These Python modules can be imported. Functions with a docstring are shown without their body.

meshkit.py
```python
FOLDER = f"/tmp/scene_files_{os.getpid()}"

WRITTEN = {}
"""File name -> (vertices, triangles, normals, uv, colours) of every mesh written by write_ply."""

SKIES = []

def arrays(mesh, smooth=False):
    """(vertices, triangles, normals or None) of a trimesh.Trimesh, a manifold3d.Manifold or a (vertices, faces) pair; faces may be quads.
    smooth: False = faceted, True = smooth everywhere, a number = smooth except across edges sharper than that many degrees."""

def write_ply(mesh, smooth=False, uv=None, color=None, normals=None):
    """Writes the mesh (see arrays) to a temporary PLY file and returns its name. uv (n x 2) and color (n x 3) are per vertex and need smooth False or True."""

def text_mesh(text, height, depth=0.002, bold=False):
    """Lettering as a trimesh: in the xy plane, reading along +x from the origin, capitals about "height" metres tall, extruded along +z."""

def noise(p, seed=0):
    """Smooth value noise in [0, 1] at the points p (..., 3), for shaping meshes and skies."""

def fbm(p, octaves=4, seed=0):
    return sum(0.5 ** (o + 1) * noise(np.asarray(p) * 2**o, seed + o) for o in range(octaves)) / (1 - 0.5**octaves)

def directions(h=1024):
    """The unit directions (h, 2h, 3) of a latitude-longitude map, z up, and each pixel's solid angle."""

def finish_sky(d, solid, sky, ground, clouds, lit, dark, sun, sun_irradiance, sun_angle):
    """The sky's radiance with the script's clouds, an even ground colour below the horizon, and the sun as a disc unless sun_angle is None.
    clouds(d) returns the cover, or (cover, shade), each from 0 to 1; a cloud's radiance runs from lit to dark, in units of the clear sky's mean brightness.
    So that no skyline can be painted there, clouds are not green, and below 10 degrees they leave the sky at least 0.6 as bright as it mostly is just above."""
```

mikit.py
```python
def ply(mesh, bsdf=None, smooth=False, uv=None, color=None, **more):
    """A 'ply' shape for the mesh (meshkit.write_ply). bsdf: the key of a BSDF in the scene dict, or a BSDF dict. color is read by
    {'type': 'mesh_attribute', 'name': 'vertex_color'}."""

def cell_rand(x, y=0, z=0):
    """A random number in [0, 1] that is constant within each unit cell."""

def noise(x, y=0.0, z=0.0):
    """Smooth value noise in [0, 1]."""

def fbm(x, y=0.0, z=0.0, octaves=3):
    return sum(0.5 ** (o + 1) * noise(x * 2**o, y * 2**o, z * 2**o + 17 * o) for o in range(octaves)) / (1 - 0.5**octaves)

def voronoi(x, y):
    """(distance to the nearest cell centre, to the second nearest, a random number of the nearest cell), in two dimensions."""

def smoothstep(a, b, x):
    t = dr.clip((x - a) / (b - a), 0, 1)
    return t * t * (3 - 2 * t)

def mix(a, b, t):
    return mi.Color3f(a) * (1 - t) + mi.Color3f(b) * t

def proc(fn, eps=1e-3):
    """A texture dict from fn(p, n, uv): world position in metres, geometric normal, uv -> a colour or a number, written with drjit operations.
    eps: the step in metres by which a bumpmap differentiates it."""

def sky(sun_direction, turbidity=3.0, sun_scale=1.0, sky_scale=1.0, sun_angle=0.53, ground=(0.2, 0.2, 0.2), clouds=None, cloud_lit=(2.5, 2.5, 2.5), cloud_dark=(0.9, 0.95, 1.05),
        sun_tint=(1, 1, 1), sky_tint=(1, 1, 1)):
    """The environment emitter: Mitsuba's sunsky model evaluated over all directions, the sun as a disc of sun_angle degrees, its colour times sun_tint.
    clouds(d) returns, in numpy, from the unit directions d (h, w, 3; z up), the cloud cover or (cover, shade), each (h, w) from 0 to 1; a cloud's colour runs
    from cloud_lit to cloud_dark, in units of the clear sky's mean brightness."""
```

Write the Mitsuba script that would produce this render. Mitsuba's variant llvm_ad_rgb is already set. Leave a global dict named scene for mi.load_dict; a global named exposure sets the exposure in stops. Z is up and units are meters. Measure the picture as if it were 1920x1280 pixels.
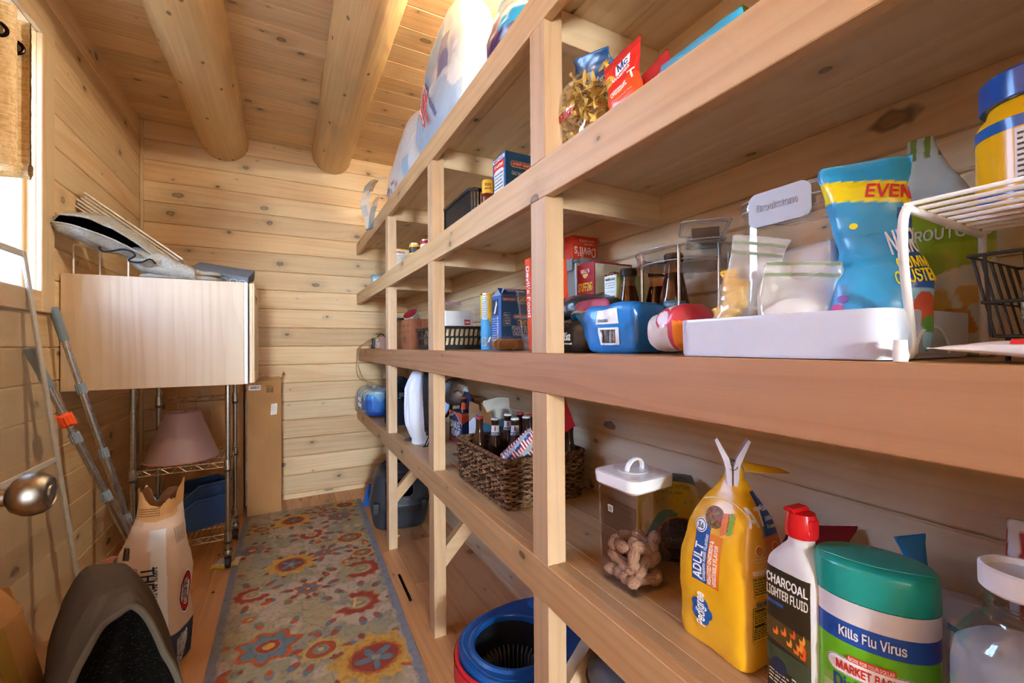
import math, random
import numpy as np
import trimesh
import manifold3d as m3
import drjit as dr
import mitsuba as mi
import mikit, meshkit
from shapely.geometry import Polygon, Point, box as sbox
from shapely import affinity
from mikit import noise, fbm, cell_rand, smoothstep, mix, proc

RNG = random.Random(7)
T = mi.ScalarTransform4f
scene, labels = {}, {}

# ------------------------------------------------------------------ camera, light, exposure
exposure = 2.8
_yaw, _pitch, _roll = 0.487120, 0.008249, -0.006640
_f = np.array([math.sin(_yaw) * math.cos(_pitch), math.cos(_yaw) * math.cos(_pitch), math.sin(_pitch)])
_r0 = np.array([math.cos(_yaw), -math.sin(_yaw), 0.0])
_u0 = np.cross(_r0, _f)
_up = -_r0 * math.sin(_roll) + _u0 * math.cos(_roll)
_eye = np.array([0.0, 0.0, 1.2])
scene['camera'] = {'type': 'perspective', 'fov': 100.0, 'fov_axis': 'x', 'near_clip': 0.01, 'far_clip': 100.0,
                   'to_world': T().look_at(origin=_eye.tolist(), target=(_eye + _f).tolist(), up=_up.tolist())}
scene['daylight'] = mikit.sky((0.45, 0.6, 0.75), turbidity=4.0, sun_scale=0.0, sky_scale=19.0, ground=(0.35, 0.34, 0.3), sky_tint=(1.0, 1.02, 1.10))
scene['daylight']['sampling_weight'] = 1.0

# ------------------------------------------------------------------ colour and materials
def lin(c):
    if isinstance(c, str):
        c = [int(c[i:i + 2], 16) / 255 for i in (0, 2, 4)]
    c = np.asarray(c, float)
    return np.where(c <= 0.04045, c / 12.92, ((c + 0.055) / 1.055) ** 2.4)

def L3(c):
    return [float(v) for v in lin(c)]

def rgbt(c):
    return {'type': 'rgb', 'value': L3(c)}

VC = {'type': 'mesh_attribute', 'name': 'vertex_color'}
def mat(name, d, two=True):
    scene[name] = {'type': 'twosided', 'bsdf': d} if two else d
def prin(col, rough, **k):
    col = col if isinstance(col, dict) else rgbt(col)
    if k.get('metallic'):
        return {'type': 'roughconductor', 'alpha': rough ** 1.5, 'specular_reflectance': col}
    if rough > 0.75:
        return {'type': 'diffuse', 'reflectance': col}
    if col.get('type') != 'mesh_attribute':
        return {'type': 'roughplastic', 'diffuse_reflectance': col, 'alpha': max(0.05, rough ** 1.6)}
    return {'type': 'principled', 'base_color': col, 'roughness': rough, **k}

mat('matte', prin(VC, 0.85, specular=0.25))
mat('satin', prin(VC, 0.45, specular=0.45))
mat('gloss', prin(VC, 0.16, specular=0.5))
mat('foil', prin(VC, 0.27, specular=0.6, clearcoat=0.35, clearcoat_gloss=0.85))
mat('cloth', prin(VC, 0.95, specular=0.1, sheen=0.4))
mat('metal', prin(VC, 0.24, metallic=0.95))
mat('brushed', prin(VC, 0.36, metallic=0.95))
mat('leafthin', {'type': 'principledthin', 'base_color': VC, 'roughness': 0.5, 'diff_trans': 0.7}, False)
mat('clear', {'type': 'thindielectric', 'int_ior': 1.7, 'specular_transmittance': rgbt('eceff1')}, False)
def hazy(name, w, c, ior=1.4, rough=0.4):
    mat(name, {'type': 'blendbsdf', 'weight': w, 'a': {'type': 'thindielectric', 'int_ior': ior},
               'b': {'type': 'twosided', 'bsdf': prin(c, rough, specular=0.5)}}, False)
mat('acrylic', {'type': 'thindielectric', 'int_ior': 1.5, 'specular_transmittance': rgbt('e2e6e9')}, False)
mat('film', {'type': 'thindielectric', 'int_ior': 1.65, 'specular_transmittance': rgbt('f2f3f3')}, False)
hazy('filmhaze', 0.20, 'f0f2f2', 1.5, 0.25)
hazy('acrylicrim', 0.42, 'dfe3e6', 1.5, 0.12)  # whitish mix imitating the light caught on acrylic edges
mat('filmthin', {'type': 'thindielectric', 'int_ior': 1.5, 'specular_transmittance': rgbt('f4f5f5')}, False)
hazy('smoke', 0.55, '8d9094', 1.45, 0.3)
hazy('screenmesh', 0.22, '77787a', 1.02, 0.8)
mat('tintjar', {'type': 'thindielectric', 'int_ior': 1.5, 'specular_transmittance': rgbt('e2d6d2')}, False)
mat('amber', {'type': 'thindielectric', 'int_ior': 1.5, 'specular_transmittance': rgbt('dcb08c')}, False)

def _wood_parts(uv):
    ident = dr.floor(uv.x / 8.0)
    a = uv.x - 8.0 * ident
    c = uv.y
    r1 = cell_rand(ident, 3, 1)
    r2 = cell_rand(ident, 5, 2)
    bend = mi.Float(0); core = mi.Float(0); ring = mi.Float(0); halo = mi.Float(0)
    for k, (Lc, keep, rmin, rmax) in enumerate(((0.62, 0.35, 0.007, 0.017), (0.41, 0.62, 0.002, 0.006))):
        ia = dr.floor(a / Lc + r1 * 5 + k * 0.37)
        h1, h2, h3, h4 = (cell_rand(ia, ident, 11 + 4 * k + q) for q in range(4))
        ka = (ia + 0.2 + 0.6 * h1 - r1 * 5 - k * 0.37) * Lc
        kc = 0.014 + 0.118 * h2
        rk = rmin + (rmax - rmin) * h3 * h3
        on = dr.select(h4 > keep, 1.0, 0.0)
        dx, dy = (a - ka) / (1.25 + h1), (c - kc)
        wob = 1.0 + 0.35 * (noise(a * 70, c * 70, ident) - 0.5)
        d = dr.sqrt(dx * dx + dy * dy) * wob
        e = dr.exp(-dr.square(d / (3.2 * rk))) * on
        bend += e * dr.select(dy > 0, 1.0, -1.0) * rk * 1.1
        halo += e
        core += on * (1 - smoothstep(rk * 0.75, rk * 1.05, d))
        ring += on * smoothstep(rk * 0.55, rk * 0.9, d) * (1 - smoothstep(rk * 0.95, rk * 1.3, d))
    g = c - bend * 0.8
    warp = noise(a * 1.1 + 3.1 * r2, c * 7.0, ident) * 2.4 + noise(a * 3.3, c * 21.0, ident) * 0.7
    band = g * (14 + 22 * r2) + warp
    fr = band - dr.floor(band)
    late = smoothstep(0.35, 0.92, fr) * (1 - smoothstep(0.93, 1.0, fr))
    fine = noise(a * 5.0, g * 420.0, ident)
    fine2 = noise(a * 1.6, g * 95.0, ident)
    blotch = fbm(a * 1.7, c * 9.0, ident, 3)
    return ident, r1, r2, late, fine, fine2, blotch, core, ring, halo

def pine_color(p, n, uv):
    ident, r1, r2, late, fine, fine2, blotch, core, ring, halo = _wood_parts(uv)
    def kind(a_, b_):
        return dr.select((ident >= a_) & (ident < b_), 1.0, 0.0)
    light = mi.Color3f(L3('ead0a6')); dark = mi.Color3f(L3('d6ae7c'))
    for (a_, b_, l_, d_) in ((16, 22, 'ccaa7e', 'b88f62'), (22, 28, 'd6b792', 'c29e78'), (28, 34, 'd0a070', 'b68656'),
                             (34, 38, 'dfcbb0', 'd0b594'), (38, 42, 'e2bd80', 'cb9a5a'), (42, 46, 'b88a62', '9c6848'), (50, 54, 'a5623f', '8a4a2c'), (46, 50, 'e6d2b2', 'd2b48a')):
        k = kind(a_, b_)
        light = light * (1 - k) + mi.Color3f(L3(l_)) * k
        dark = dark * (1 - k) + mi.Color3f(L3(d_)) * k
    t = dr.clip(0.30 * late + 0.2 * (fine - 0.4) + 0.35 * (fine2 - 0.5) + 1.1 * (blotch - 0.42), 0, 1)
    col = light * (1 - t) + dark * t
    col = col * (0.86 + 0.26 * r1)
    col = col * mi.Color3f(1.0, 1.0 - 0.07 * r2, 1.0 - 0.16 * r2)
    hk = dr.select(((ident >= 34) & (ident < 38)) | ((ident >= 22) & (ident < 28)), 0.0, 1.0)
    col = col * (1 - 0.25 * dr.minimum(halo, 1) * hk)
    kc = mi.Color3f(L3('6d3c22')) * (0.7 + 0.6 * fine)
    cc = dr.clip(core, 0, 1) * hk * (0.55 + 0.45 * r2)
    col = col * (1 - 0.8 * cc) + kc * 0.8 * cc
    return col * (1 - 0.45 * dr.clip(ring, 0, 1) * hk)

def pine_bump(p, n, uv):
    ident, r1, r2, late, fine, fine2, blotch, core, ring, halo = _wood_parts(uv)
    return 0.35 * late + 0.4 * fine + 0.3 * ring

scene['pine'] = {'type': 'twosided', 'bsdf': prin(proc(pine_color), 0.48, specular=0.4)}
scene['floorwood'] = {'type': 'twosided', 'bsdf': prin(proc(pine_color), 0.33, specular=0.5)}

def log_color(p, n, uv):
    a, c = uv.x, uv.y
    g = noise(a * 2.2, c * 160.0, 3.0)
    b = fbm(a * 2.0, c * 10.0, 1.0, 3)
    patch = smoothstep(0.5, 0.62, fbm(a * 1.4, c * 6.0, 9.0, 3))
    t = dr.clip(0.4 * g + 0.7 * (b - 0.35), 0, 1)
    col = mix(L3('efd09a'), L3('d6a868'), t)
    col = col * (1 - 0.12 * patch)
    ia, ic = dr.floor(a / 0.31), dr.floor(c / 0.13)
    h1, h2, h3 = cell_rand(ia, ic, 1), cell_rand(ia, ic, 2), cell_rand(ia, ic, 3)
    d = dr.sqrt(dr.square((a - (ia + 0.2 + 0.6 * h1) * 0.31) / 1.5) + dr.square(c - (ic + 0.2 + 0.6 * h2) * 0.13))
    k = (1 - smoothstep(0.006, 0.011, d)) * dr.select(h3 > 0.45, 1.0, 0.0)
    col = col * (1 - 0.6 * k)
    crack = 1 - smoothstep(0.0, 0.0016, dr.abs(c - 0.30 - 0.03 * (noise(a * 2.0, 2.0, 2.0) - 0.5) - 0.02 * (noise(a * 9.0, 1.0, 5.0) - .5)))
    return col * (1 - 0.75 * crack)

def log_bump(p, n, uv):
    a, c = uv.x, uv.y
    m = smoothstep(0.42, 0.6, fbm(a * 1.4, c * 6.0, 9.0, 3))
    return m * noise(a * 26.0, c * 45.0, 2.0) + 0.3 * noise(a * 6.0, c * 120.0, 4.0)

scene['logwood'] = {'type': 'twosided', 'bsdf': {'type': 'bumpmap', 'arbitrary': {'type': 'scale', 'x': 1} if False else proc(log_bump), 'scale': 0.003,
                                                  'bsdf': prin(proc(log_color), 0.5, specular=0.35)}}

# ------------------------------------------------------------------ mesh helpers
def V(*a):
    return np.array(a, float)

def unit(v):
    v = np.asarray(v, float)
    return v / np.linalg.norm(v)

def cat(*ms):
    return trimesh.util.concatenate([m for m in ms if m is not None])

def shift(m, *d):
    m = m.copy(); m.apply_translation(d if len(d) == 3 else d[0]); return m

def rot(m, deg, axis=(0, 0, 1), at=(0, 0, 0)):
    m = m.copy(); m.apply_transform(trimesh.transformations.rotation_matrix(math.radians(deg), axis, at)); return m

def cbox(x0, x1, y0, y1, z0, z1, c=0.0):
    """A box, its edges chamfered by c."""
    if c <= 0:
        return trimesh.creation.box(bounds=[[x0, y0, z0], [x1, y1, z1]])
    c = min(c, 0.45 * min(x1 - x0, y1 - y0, z1 - z0))
    pts = []
    for sx in (0, 1):
        for sy in (0, 1):
            for sz in (0, 1):
                b = np.array([x1 if sx else x0, y1 if sy else y0, z1 if sz else z0])
                s = np.array([-1 if sx else 1, -1 if sy else 1, -1 if sz else 1]) * c
                for k in range(3):
                    q = b + s; q[k] = b[k]
                    pts.append(q)
    return trimesh.convex.convex_hull(np.array(pts))

def rbox(x0, x1, y0, y1, z0, z1, r, seg=12):
    """A rounded box: the hull of eight spheres."""
    r = min(r, 0.49 * min(x1 - x0, y1 - y0, z1 - z0))
    s = m3.Manifold.sphere(r, seg)
    return from_m3(m3.Manifold.batch_hull([s.translate([x, y, z]) for x in (x0 + r, x1 - r) for y in (y0 + r, y1 - r) for z in (z0 + r, z1 - r)]))

def from_m3(m):
    q = m.to_mesh()
    return trimesh.Trimesh(np.array(q.vert_properties[:, :3]), np.array(q.tri_verts), process=False)

def lathe(profile, at=(0, 0, 0), seg=32):
    m = trimesh.creation.revolve(np.array(profile, float), sections=seg)
    return shift(m, *at)

def tube(points, r, sides=8, caps=True):
    p = np.asarray(points, float)
    t = np.gradient(p, axis=0) if len(p) > 2 else np.repeat((p[1] - p[0])[None], 2, 0)
    t /= np.linalg.norm(t, axis=1, keepdims=True) + 1e-12
    a0 = np.cross(t[0], [0, 0, 1.0] if abs(t[0][2]) < 0.9 else [1.0, 0, 0]); a0 /= np.linalg.norm(a0)
    A = [a0]
    for i in range(1, len(p)):
        a = A[-1] - t[i] * (A[-1] @ t[i]); A.append(a / (np.linalg.norm(a) + 1e-12))
    A = np.array(A); B = np.cross(t, A)
    ang = np.arange(sides) * 2 * np.pi / sides
    rr = np.broadcast_to(r, (len(p),))[:, None, None]
    v = (p[:, None] + rr * (np.cos(ang)[None, :, None] * A[:, None] + np.sin(ang)[None, :, None] * B[:, None])).reshape(-1, 3)
    f = []
    for i in range(len(p) - 1):
        for j in range(sides):
            k = (j + 1) % sides
            f += [[i * sides + j, i * sides + k, (i + 1) * sides + k], [i * sides + j, (i + 1) * sides + k, (i + 1) * sides + j]]
    if caps:
        n0, n1 = len(v), len(v) + 1
        v = np.vstack([v, p[:1], p[-1:]])
        e = (len(p) - 1) * sides
        for j in range(sides):
            k = (j + 1) % sides
            f += [[n0, k, j], [n1, e + j, e + k]]
    return trimesh.Trimesh(v, np.array(f), process=False)

def curve(pts, n=24):
    from scipy.interpolate import CubicSpline
    p = np.asarray(pts, float)
    s = np.r_[0, np.cumsum(np.linalg.norm(np.diff(p, axis=0), axis=1))]
    return CubicSpline(s, p)(np.linspace(0, s[-1], n))

def prism(poly, h, frame=None):
    """A 2-D polygon (points or shapely) pushed out by h along the frame's normal."""
    poly = poly if hasattr(poly, 'exterior') else Polygon(poly)
    m = trimesh.creation.extrude_polygon(poly.buffer(0), h, engine='earcut')
    return placed(m, frame) if frame is not None else m

class Frame:
    def __init__(s, o, ex, ey):
        s.o, s.ex, s.ey = np.asarray(o, float), unit(ex), unit(ey)
        s.ez = np.cross(s.ex, s.ey)
    def __call__(s, p):
        p = np.asarray(p, float)
        return s.o + p[..., :1] * s.ex + p[..., 1:2] * s.ey + p[..., 2:3] * s.ez
    def up(s, d):
        return Frame(s.o + s.ez * d, s.ex, s.ey)

def placed(m, frame):
    m = m.copy(); m.vertices = frame(m.vertices); return m

def grid(nu, nv, fn):
    """Quads over fn(u, v), u and v arrays in 0..1."""
    u, v = np.meshgrid(np.linspace(0, 1, nu), np.linspace(0, 1, nv), indexing='ij')
    p = fn(u, v).reshape(-1, 3)
    i, j = np.meshgrid(np.arange(nu - 1), np.arange(nv - 1), indexing='ij')
    a = (i * nv + j).ravel()
    f = np.vstack([np.c_[a, a + nv, a + nv + 1], np.c_[a, a + nv + 1, a + 1]])
    return trimesh.Trimesh(p, f, process=False)

# ------------------------------------------------------------------ scene entries
_taken = set()
def fresh(key):
    k, i = key, 0
    while k in _taken:
        i += 1; k = f'{key}_{i:03d}'
    _taken.add(k)
    return k

def emit(key, mesh, m, color=None, smooth=35, uv=None, vcol=None, label=None, **more):
    """One entry of the scene."""
    key = fresh(key)
    if uv is not None:
        scene[key] = mikit.ply(mesh, m, False, uv=uv, **more)
    elif color is None and vcol is None:
        scene[key] = mikit.ply(mesh, m, smooth, **more)
    else:
        if vcol is None:
            if smooth and smooth is not True:
                mesh = trimesh.graph.smooth_shade(mesh, angle=math.radians(smooth), facet_minarea=None)
            vcol = np.tile(lin(color), (len(mesh.vertices), 1))
        scene[key] = mikit.ply(mesh, m, bool(smooth), color=vcol, **more)
    if label:
        labels[key] = {'label': label}
    return key

def _ruled(text, size, bold):
    return meshkit.text_mesh(text, size, 0.0004, bold)
_texts = {}
def text(s, h, bold=True):
    k = (s, bold)
    if k not in _texts:
        _texts[k] = _ruled(s, 1.0, bold)
    m = _texts[k].copy()
    v = np.array(m.vertices); v[:, :2] *= h; v[:, 2] = np.where(v[:, 2] > 0.0002, 0.0005, 0.0)
    m.vertices = v
    return m

class Thing:
    def __init__(s, name, label, category, group=None):
        s.key = fresh(name)
        labels[s.key] = {'label': label, 'category': category}
        if group: labels[s.key]['group'] = group
        s.marks = []
    def part(s, name, mesh, m='satin', color=None, label=None, **k):
        return emit(s.key + '__' + name, mesh, m, color, label=label, **k)
    def solo(s, mesh, m='satin', color=None, **k):
        _taken.discard(s.key)
        return emit(s.key, mesh, m, color, **k)
    # printing: flat marks joined into one part
    def mark(s, mesh, color):
        s.marks.append((mesh, color))
    def write(s, frame, x, y, h, string, color, bold=True, w=None, deg=0, center=False, warp=None, lift=0.0006):
        m = text(string, h, bold)
        b = m.bounds
        if w:
            v = np.array(m.vertices); v[:, 0] *= w / (b[1][0] - b[0][0]); m.vertices = v; b = m.bounds
        if center:
            m.apply_translation([-(b[0][0] + b[1][0]) / 2, 0, 0])
        if deg:
            m = rot(m, deg)
        m.apply_translation([x, y, lift])
        m.vertices = warp(m.vertices) if warp else frame(m.vertices)
        s.mark(m, color)
    def rect(s, frame, x0, y0, x1, y1, color, warp=None, lift=0.0003, n=1, r=0):
        if warp is not None or n > 1:
            m = grid(max(2, n), max(2, n), lambda u, v: np.stack([x0 + u * (x1 - x0), y0 + v * (y1 - y0), 0 * u + lift], -1))
        else:
            p = sbox(x0, y0, x1, y1)
            if r: p = p.buffer(-r).buffer(r, 4)
            m = prism(p, 0.0002); m.apply_translation([0, 0, lift])
        m.vertices = warp(m.vertices) if warp else frame(m.vertices)
        s.mark(m, color)
    def poly(s, frame, pts, color, lift=0.0004, warp=None, dens=None):
        p = pts if hasattr(pts, 'exterior') else Polygon(pts).buffer(0)
        m = prism(p, 0.0002)
        if warp is not None:
            m = m.subdivide_to_size(dens or 0.01)
        m.apply_translation([0, 0, lift])
        m.vertices = warp(m.vertices) if warp else frame(m.vertices)
        s.mark(m, color)
    def lines(s, frame, x0, y0, x1, n, dy, color, th=0.0012, seed=1, warp=None, lift=0.0006):
        """Rows of small print too small to read."""
        r = random.Random(seed); ms = []
        for i in range(n):
            x = x0
            while x < x1 - 0.002:
                wd = r.uniform(0.003, 0.009); e = min(x + wd, x1)
                ms.append(shift(prism(sbox(x, y0 - i * dy, e, y0 - i * dy + th), 0.0002), 0, 0, lift)); x = e + 0.0018
        m = cat(*ms); m.vertices = warp(m.vertices) if warp else frame(m.vertices)
        s.mark(m, color)
    def bars(s, frame, x0, y0, w, h, color='101010', seed=2, warp=None, lift=0.0007, vertical=True):
        r = random.Random(seed); ms = []; x = 0
        while x < w - 0.0005:
            wd = w * r.choice((0.02, 0.03, 0.05)); e = min(x + wd, w)
            ms.append(shift(prism(sbox(x0 + x, y0, x0 + e, y0 + h) if vertical else sbox(x0, y0 + x, x0 + h, y0 + e), 0.0002), 0, 0, lift)); x = e + w * r.choice((0.015, 0.025, 0.04))
        m = cat(*ms); m.vertices = warp(m.vertices) if warp else frame(m.vertices)
        s.mark(m, color)
    def print_all(s, m='satin', parent=None, name='printing'):
        if not s.marks: return
        mesh = cat(*[a for a, _ in s.marks])
        col = np.vstack([np.tile(lin(c), (len(a.vertices), 1)) for a, c in s.marks])
        key = emit((parent or s.key) + '__' + name, mesh, m, vcol=col, smooth=False)
        s.marks = []
        return key

_wid = [0]
def wood_uv(mesh, axis, kind, width_at=None):
    """Unshares the corners and lays the grain along the axis; kind: the range of tone numbers."""
    tri = mesh.triangles.reshape(-1, 3)
    n = np.repeat(mesh.face_normals, 3, 0)
    _wid[0] += 1
    r = random.Random(_wid[0] * 13 + 5)
    ident = r.randrange(*kind)
    o = np.array([axis_mid(mesh, k) for k in range(3)])
    lo = mesh.bounds[0]
    others = [k for k in range(3) if k != axis]
    cross = np.where(np.abs(n[:, others[0]]) > np.abs(n[:, others[1]]), others[1], others[0])
    end = np.abs(n[:, axis]) > 0.9
    along = tri[:, axis] - o[axis]
    along = np.where(end, tri[:, others[0]] - o[others[0]], along)
    c = np.take_along_axis(tri - lo, cross[:, None], 1)[:, 0]
    c = np.where(end, tri[:, others[1]] - lo[others[1]], c)
    if max(mesh.extents[others]) < 0.12:
        c = c + r.uniform(0, 0.05)
    uv = np.c_[8 * ident + 4 + along + r.uniform(-1.5, 1.5), c]
    return trimesh.Trimesh(tri, np.arange(len(tri)).reshape(-1, 3), process=False), uv

def axis_mid(m, k):
    return (m.bounds[0][k] + m.bounds[1][k]) / 2

def wood(key, mesh, axis, kind=(0, 16), m='pine', label=None):
    w, uv = wood_uv(mesh, axis, kind)
    return emit(key, w, m, uv=uv, label=label)

def struct(name, label=None):
    k = fresh(name)
    labels[k] = {'kind': 'structure', 'label': label or name.replace('_', ' ')}
    return k
def burlap_color(p, n, uv):
    wv = noise(p.y * 420, p.z * 90, p.x * 60) * 0.5 + noise(p.y * 90, p.z * 420, 3.0) * 0.5
    return mix(L3('e2cba2'), L3('c8ab7c'), smoothstep(0.3, 0.75, wv))
scene['burlap'] = {'type': 'twosided', 'bsdf': prin(proc(burlap_color), 0.95, specular=0.1)}
def cardboard_color(p, n, uv):
    f_ = fbm(p.x * 9 + p.z * 3, p.y * 9, p.z * 6, 3)
    fl = noise((p.x + p.y) * 260, p.z * 8, 1.0)
    return mix(L3('b98d60'), L3('a3774b'), dr.clip(0.8 * f_ + 0.25 * (fl - 0.5), 0, 1))
scene['cardboard'] = {'type': 'twosided', 'bsdf': prin(proc(cardboard_color), 0.8, specular=0.2)}
def meshcloth_color(p, n, uv):
    wv = noise(p.x * 500 + p.z * 300, p.y * 500, p.z * 500)
    return mix(L3('a9a69c'), L3('84827a'), smoothstep(0.35, 0.65, wv))
scene['meshcloth'] = {'type': 'twosided', 'bsdf': prin(proc(meshcloth_color), 0.8, specular=0.25)}
hazy('shade', 0.72, 'b28f8a', 1.3, 0.35)
mat('foilclear', {'type': 'blendbsdf', 'weight': 0.62, 'a': {'type': 'thindielectric', 'int_ior': 1.5},
                  'b': {'type': 'twosided', 'bsdf': prin(VC, 0.22, specular=0.6)}}, False)
def fleece_color(p, n, uv):
    f_ = noise(p.x * 240, p.y * 240, p.z * 240); s_ = noise(p.x * 700, p.y * 700, p.z * 700)
    return mix(L3('151311'), L3('3a342e'), smoothstep(0.62, 0.95, 0.6 * f_ + 0.5 * s_))
scene['fleece'] = {'type': 'twosided', 'bsdf': prin(proc(fleece_color), 1.0, specular=0.05, sheen=0.15)}
# ------------------------------------------------------------------ lofts: bags, bottles and other closed soft shapes
from scipy.interpolate import PchipInterpolator

class Pose:
    """Local to world: lean about local x (deg), roll about local y, turn about z, then move."""
    def __init__(s, x=0, y=0, z=0, turn=0, lean=0, tip=0):
        R = trimesh.transformations
        s.m = R.translation_matrix([x, y, z]) @ R.rotation_matrix(math.radians(turn), [0, 0, 1]) @ R.rotation_matrix(math.radians(tip), [0, 1, 0]) @ R.rotation_matrix(math.radians(lean), [1, 0, 0])
    def __call__(s, p):
        return np.asarray(p, float) @ s.m[:3, :3].T + s.m[:3, 3]
    def mesh(s, m):
        m = m.copy(); m.vertices = s(m.vertices); return m
    def frame(s, o, ex, ey):
        r = s.m[:3, :3]
        return Frame(s(np.array(o, float)), r @ np.array(ex, float), r @ np.array(ey, float))

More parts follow.
